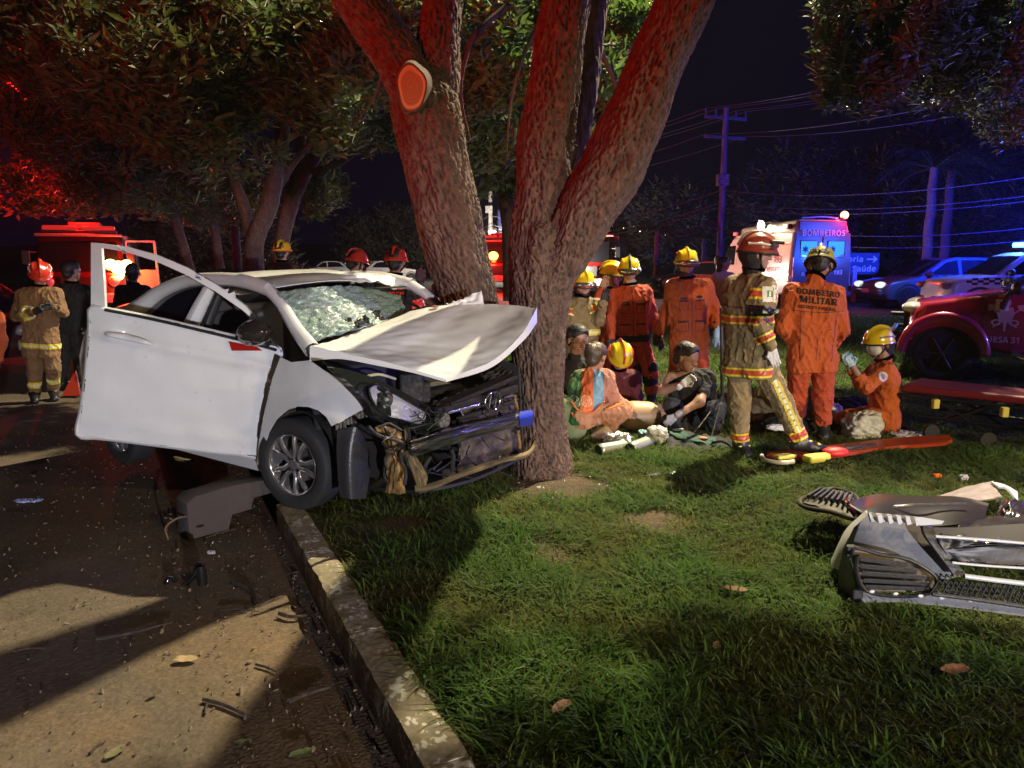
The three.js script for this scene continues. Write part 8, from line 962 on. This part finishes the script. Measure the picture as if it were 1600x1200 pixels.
// ---------------------------------------------------------------- grass, crumbs and dead leaves
{
  const blade = (x, z, h, a, bend, w) => { const c = Math.cos(a), s = Math.sin(a), pos = [], r = [[0, 0, w], [0.45, 0.3 * bend, w * 0.9], [0.8, 0.7 * bend, w * 0.6], [1, 1.15 * bend, 0]]; for (const [k, b, ww] of r) { const y = h * k * (1 - 0.35 * bend * k), o = h * b; pos.push([x + c * o - s * ww, y, z + s * o + c * ww], [x + c * o + s * ww, y, z + s * o - c * ww]); } const v = []; for (let i = 0; i < 3; i++) { const A = pos[2 * i], B = pos[2 * i + 1], C = pos[2 * i + 2], D = pos[2 * i + 3]; v.push(...A, ...B, ...C); if (i < 2) v.push(...B, ...D, ...C); } const g = new THREE.BufferGeometry(); g.setAttribute('position', new THREE.Float32BufferAttribute(v, 3)); g.computeVertexNormals(); return g; };
  const clump = (n, R, h) => { const l = []; for (let i = 0; i < n; i++) { const a = rr(0, 6.28), q = Math.sqrt(rnd()) * R; l.push(blade(q * Math.cos(a), q * Math.sin(a), h * rr(0.5, 1.2), rr(0, 6.28), rr(0.3, 1.7), rr(0.0024, 0.005))); } return join(l); };
  const gm = mat([1, 1, 1], 0.95, 0, { specularIntensity: 0.3, transmission: 0.45, thickness: 0, side: THREE.DoubleSide });
  const wheelAt = K(0, 0, -0.1), bare = (x, z) => { let b = 0; const q = [[0.35, -5.25, 0.6], [0.9, -4.55, 0.32], [-0.7, -4.4, 0.35]]; for (const [a, c, r] of q) b = Math.max(b, 1 - sstep(Math.hypot(x - a, (z - c) * 1.2) / r, 0.45, 1.1)); b = Math.max(b, 0.85 * (1 - sstep(lawnSide(x, z), 0.17, 0.34))); return Math.max(b, sstep(fbm2(x * 1.1 + 9, z * 1.1, 4), 0.12, 0.45) * 0.8); };
  const layer = (geo, n, f, s0, name, label) => { const m4 = [], cols = [], q = new THREE.Quaternion(), e = new THREE.Euler(); for (let i = 0, tries = 0; i < n && tries < n * 8; tries++) { const [x, z] = f(); const side = lawnSide(x, z); if (side < 0.165 || -z > farKerb(x) - 0.1) continue; if (rnd() < bare(x, z)) continue; e.set(rr(-0.2, 0.2), rr(0, 6.3), rr(-0.2, 0.2)); q.setFromEuler(e); const lush = 1.5 * fbm2(x * 0.9, z * 0.9 + 4, 4), k = s0 * rr(0.65, 1.25) * (1 + 0.3 * lush); m4.push(new THREE.Matrix4().compose(V(x, lawnY(x, z) - 0.006, z), q, V(k, k * rr(0.7, 1.1), k))); const dry = clamp(0.22 - 0.4 * lush + rr(-0.25, 0.3), 0, 1), b = rr(0.65, 1.3); cols.push([lerp(0.05, 0.15, dry) * b, lerp(0.115, 0.125, dry) * b, lerp(0.006, 0.026, dry) * b]); i++; }
    const im = new THREE.InstancedMesh(geo, gm, m4.length); m4.forEach((m, i) => { im.setMatrixAt(i, m); im.setColorAt(i, lin(...cols[i])); }); im.name = name; im.userData = { label, category: 'grass', kind: 'stuff' }; im.castShadow = im.receiveShadow = true; return im; };
  const fan = (d0, d1, spread) => () => { const d = Math.sqrt(rr(d0 * d0, d1 * d1)); return [rr(-0.75, 1.2) * d * spread, -d]; };
  const root = new THREE.Group(); root.name = 'grass'; root.userData = { label: 'short trampled green grass of the lawn, lusher in patches', category: 'grass', kind: 'stuff' }; scene.add(root);
  const put = (m) => { m.userData = { kind: 'stuff' }; root.add(m); };
  for (let k = 0; k < 3; k++) put(layer(clump(11, 0.05, 0.085), 5200, fan(1.5, 3.7, 1.05), 0.95, 'grass_tuft')); for (let k = 0; k < 2; k++) put(layer(clump(10, 0.06, 0.09), 10200, fan(3.4, 6.5, 1.05), 1.0, 'grass_tuft')); put(layer(clump(14, 0.08, 0.075), 24000, fan(6.3, 11, 1.05), 1.25, 'grass_tuft')); put(layer(clump(14, 0.12, 0.085), 16000, fan(10.5, 22, 1.0), 1.7, 'grass_tuft'));
  // crumbs of bark, grit and leaf on the pavement
  const cg = new THREE.DodecahedronGeometry(1, 0), n = 2600, im = new THREE.InstancedMesh(cg, mat([1, 1, 1], 0.9), n), q = new THREE.Quaternion(), e = new THREE.Euler(); for (let i = 0; i < n; i++) { const s = rr(-4, 5), t = Math.abs(rr(0, 1) * rr(0, 1)) * 5 + 0.02, p = kerbAt(s, -t); p.y = groundY(p.x, p.z) + 0.003; e.set(rr(0, 6), rr(0, 6), rr(0, 6)); q.setFromEuler(e); const k = rr(0.002, 0.006) * (rnd() > 0.95 ? 2 : 1), l = rr(1, 3); im.setMatrixAt(i, new THREE.Matrix4().compose(p, q, V(k * l, k * 0.7, k))); const w = rnd(); im.setColorAt(i, w > 0.975 ? lin(0.6, 0.58, 0.52) : w > 0.5 ? lin(0.06, 0.04, 0.025) : lin(0.16, 0.11, 0.06)); }
  im.name = 'litter_crumbs'; im.userData = { label: 'grit, bark crumbs and tiny leaf scraps strewn on the pavement', category: 'grit', kind: 'stuff' }; scene.add(im);
  const cl = new THREE.InstancedMesh(new THREE.TetrahedronGeometry(1), mat([0.5, 0.52, 0.5], 0.3), 90); for (let i = 0; i < 90; i++) { const p = G(rr(760, 1120), rr(735, 800), 0.15); p.y = lawnY(p.x, p.z) + 0.02; e.set(rr(0, 6), rr(0, 6), rr(0, 6)); q.setFromEuler(e); const k = rr(0.004, 0.014); cl.setMatrixAt(i, new THREE.Matrix4().compose(p, q, V(k, k * 0.5, k))); } cl.name = 'glass_crumbs'; cl.userData = { label: 'bright crumbs of broken glass in the grass by the trunk', category: 'debris', kind: 'stuff' }; scene.add(cl);
}
for (const o of scene.children) o.traverse((m) => { if (m.isMesh) { m.castShadow = true; m.receiveShadow = true; } });
renderer.render(scene, camera);
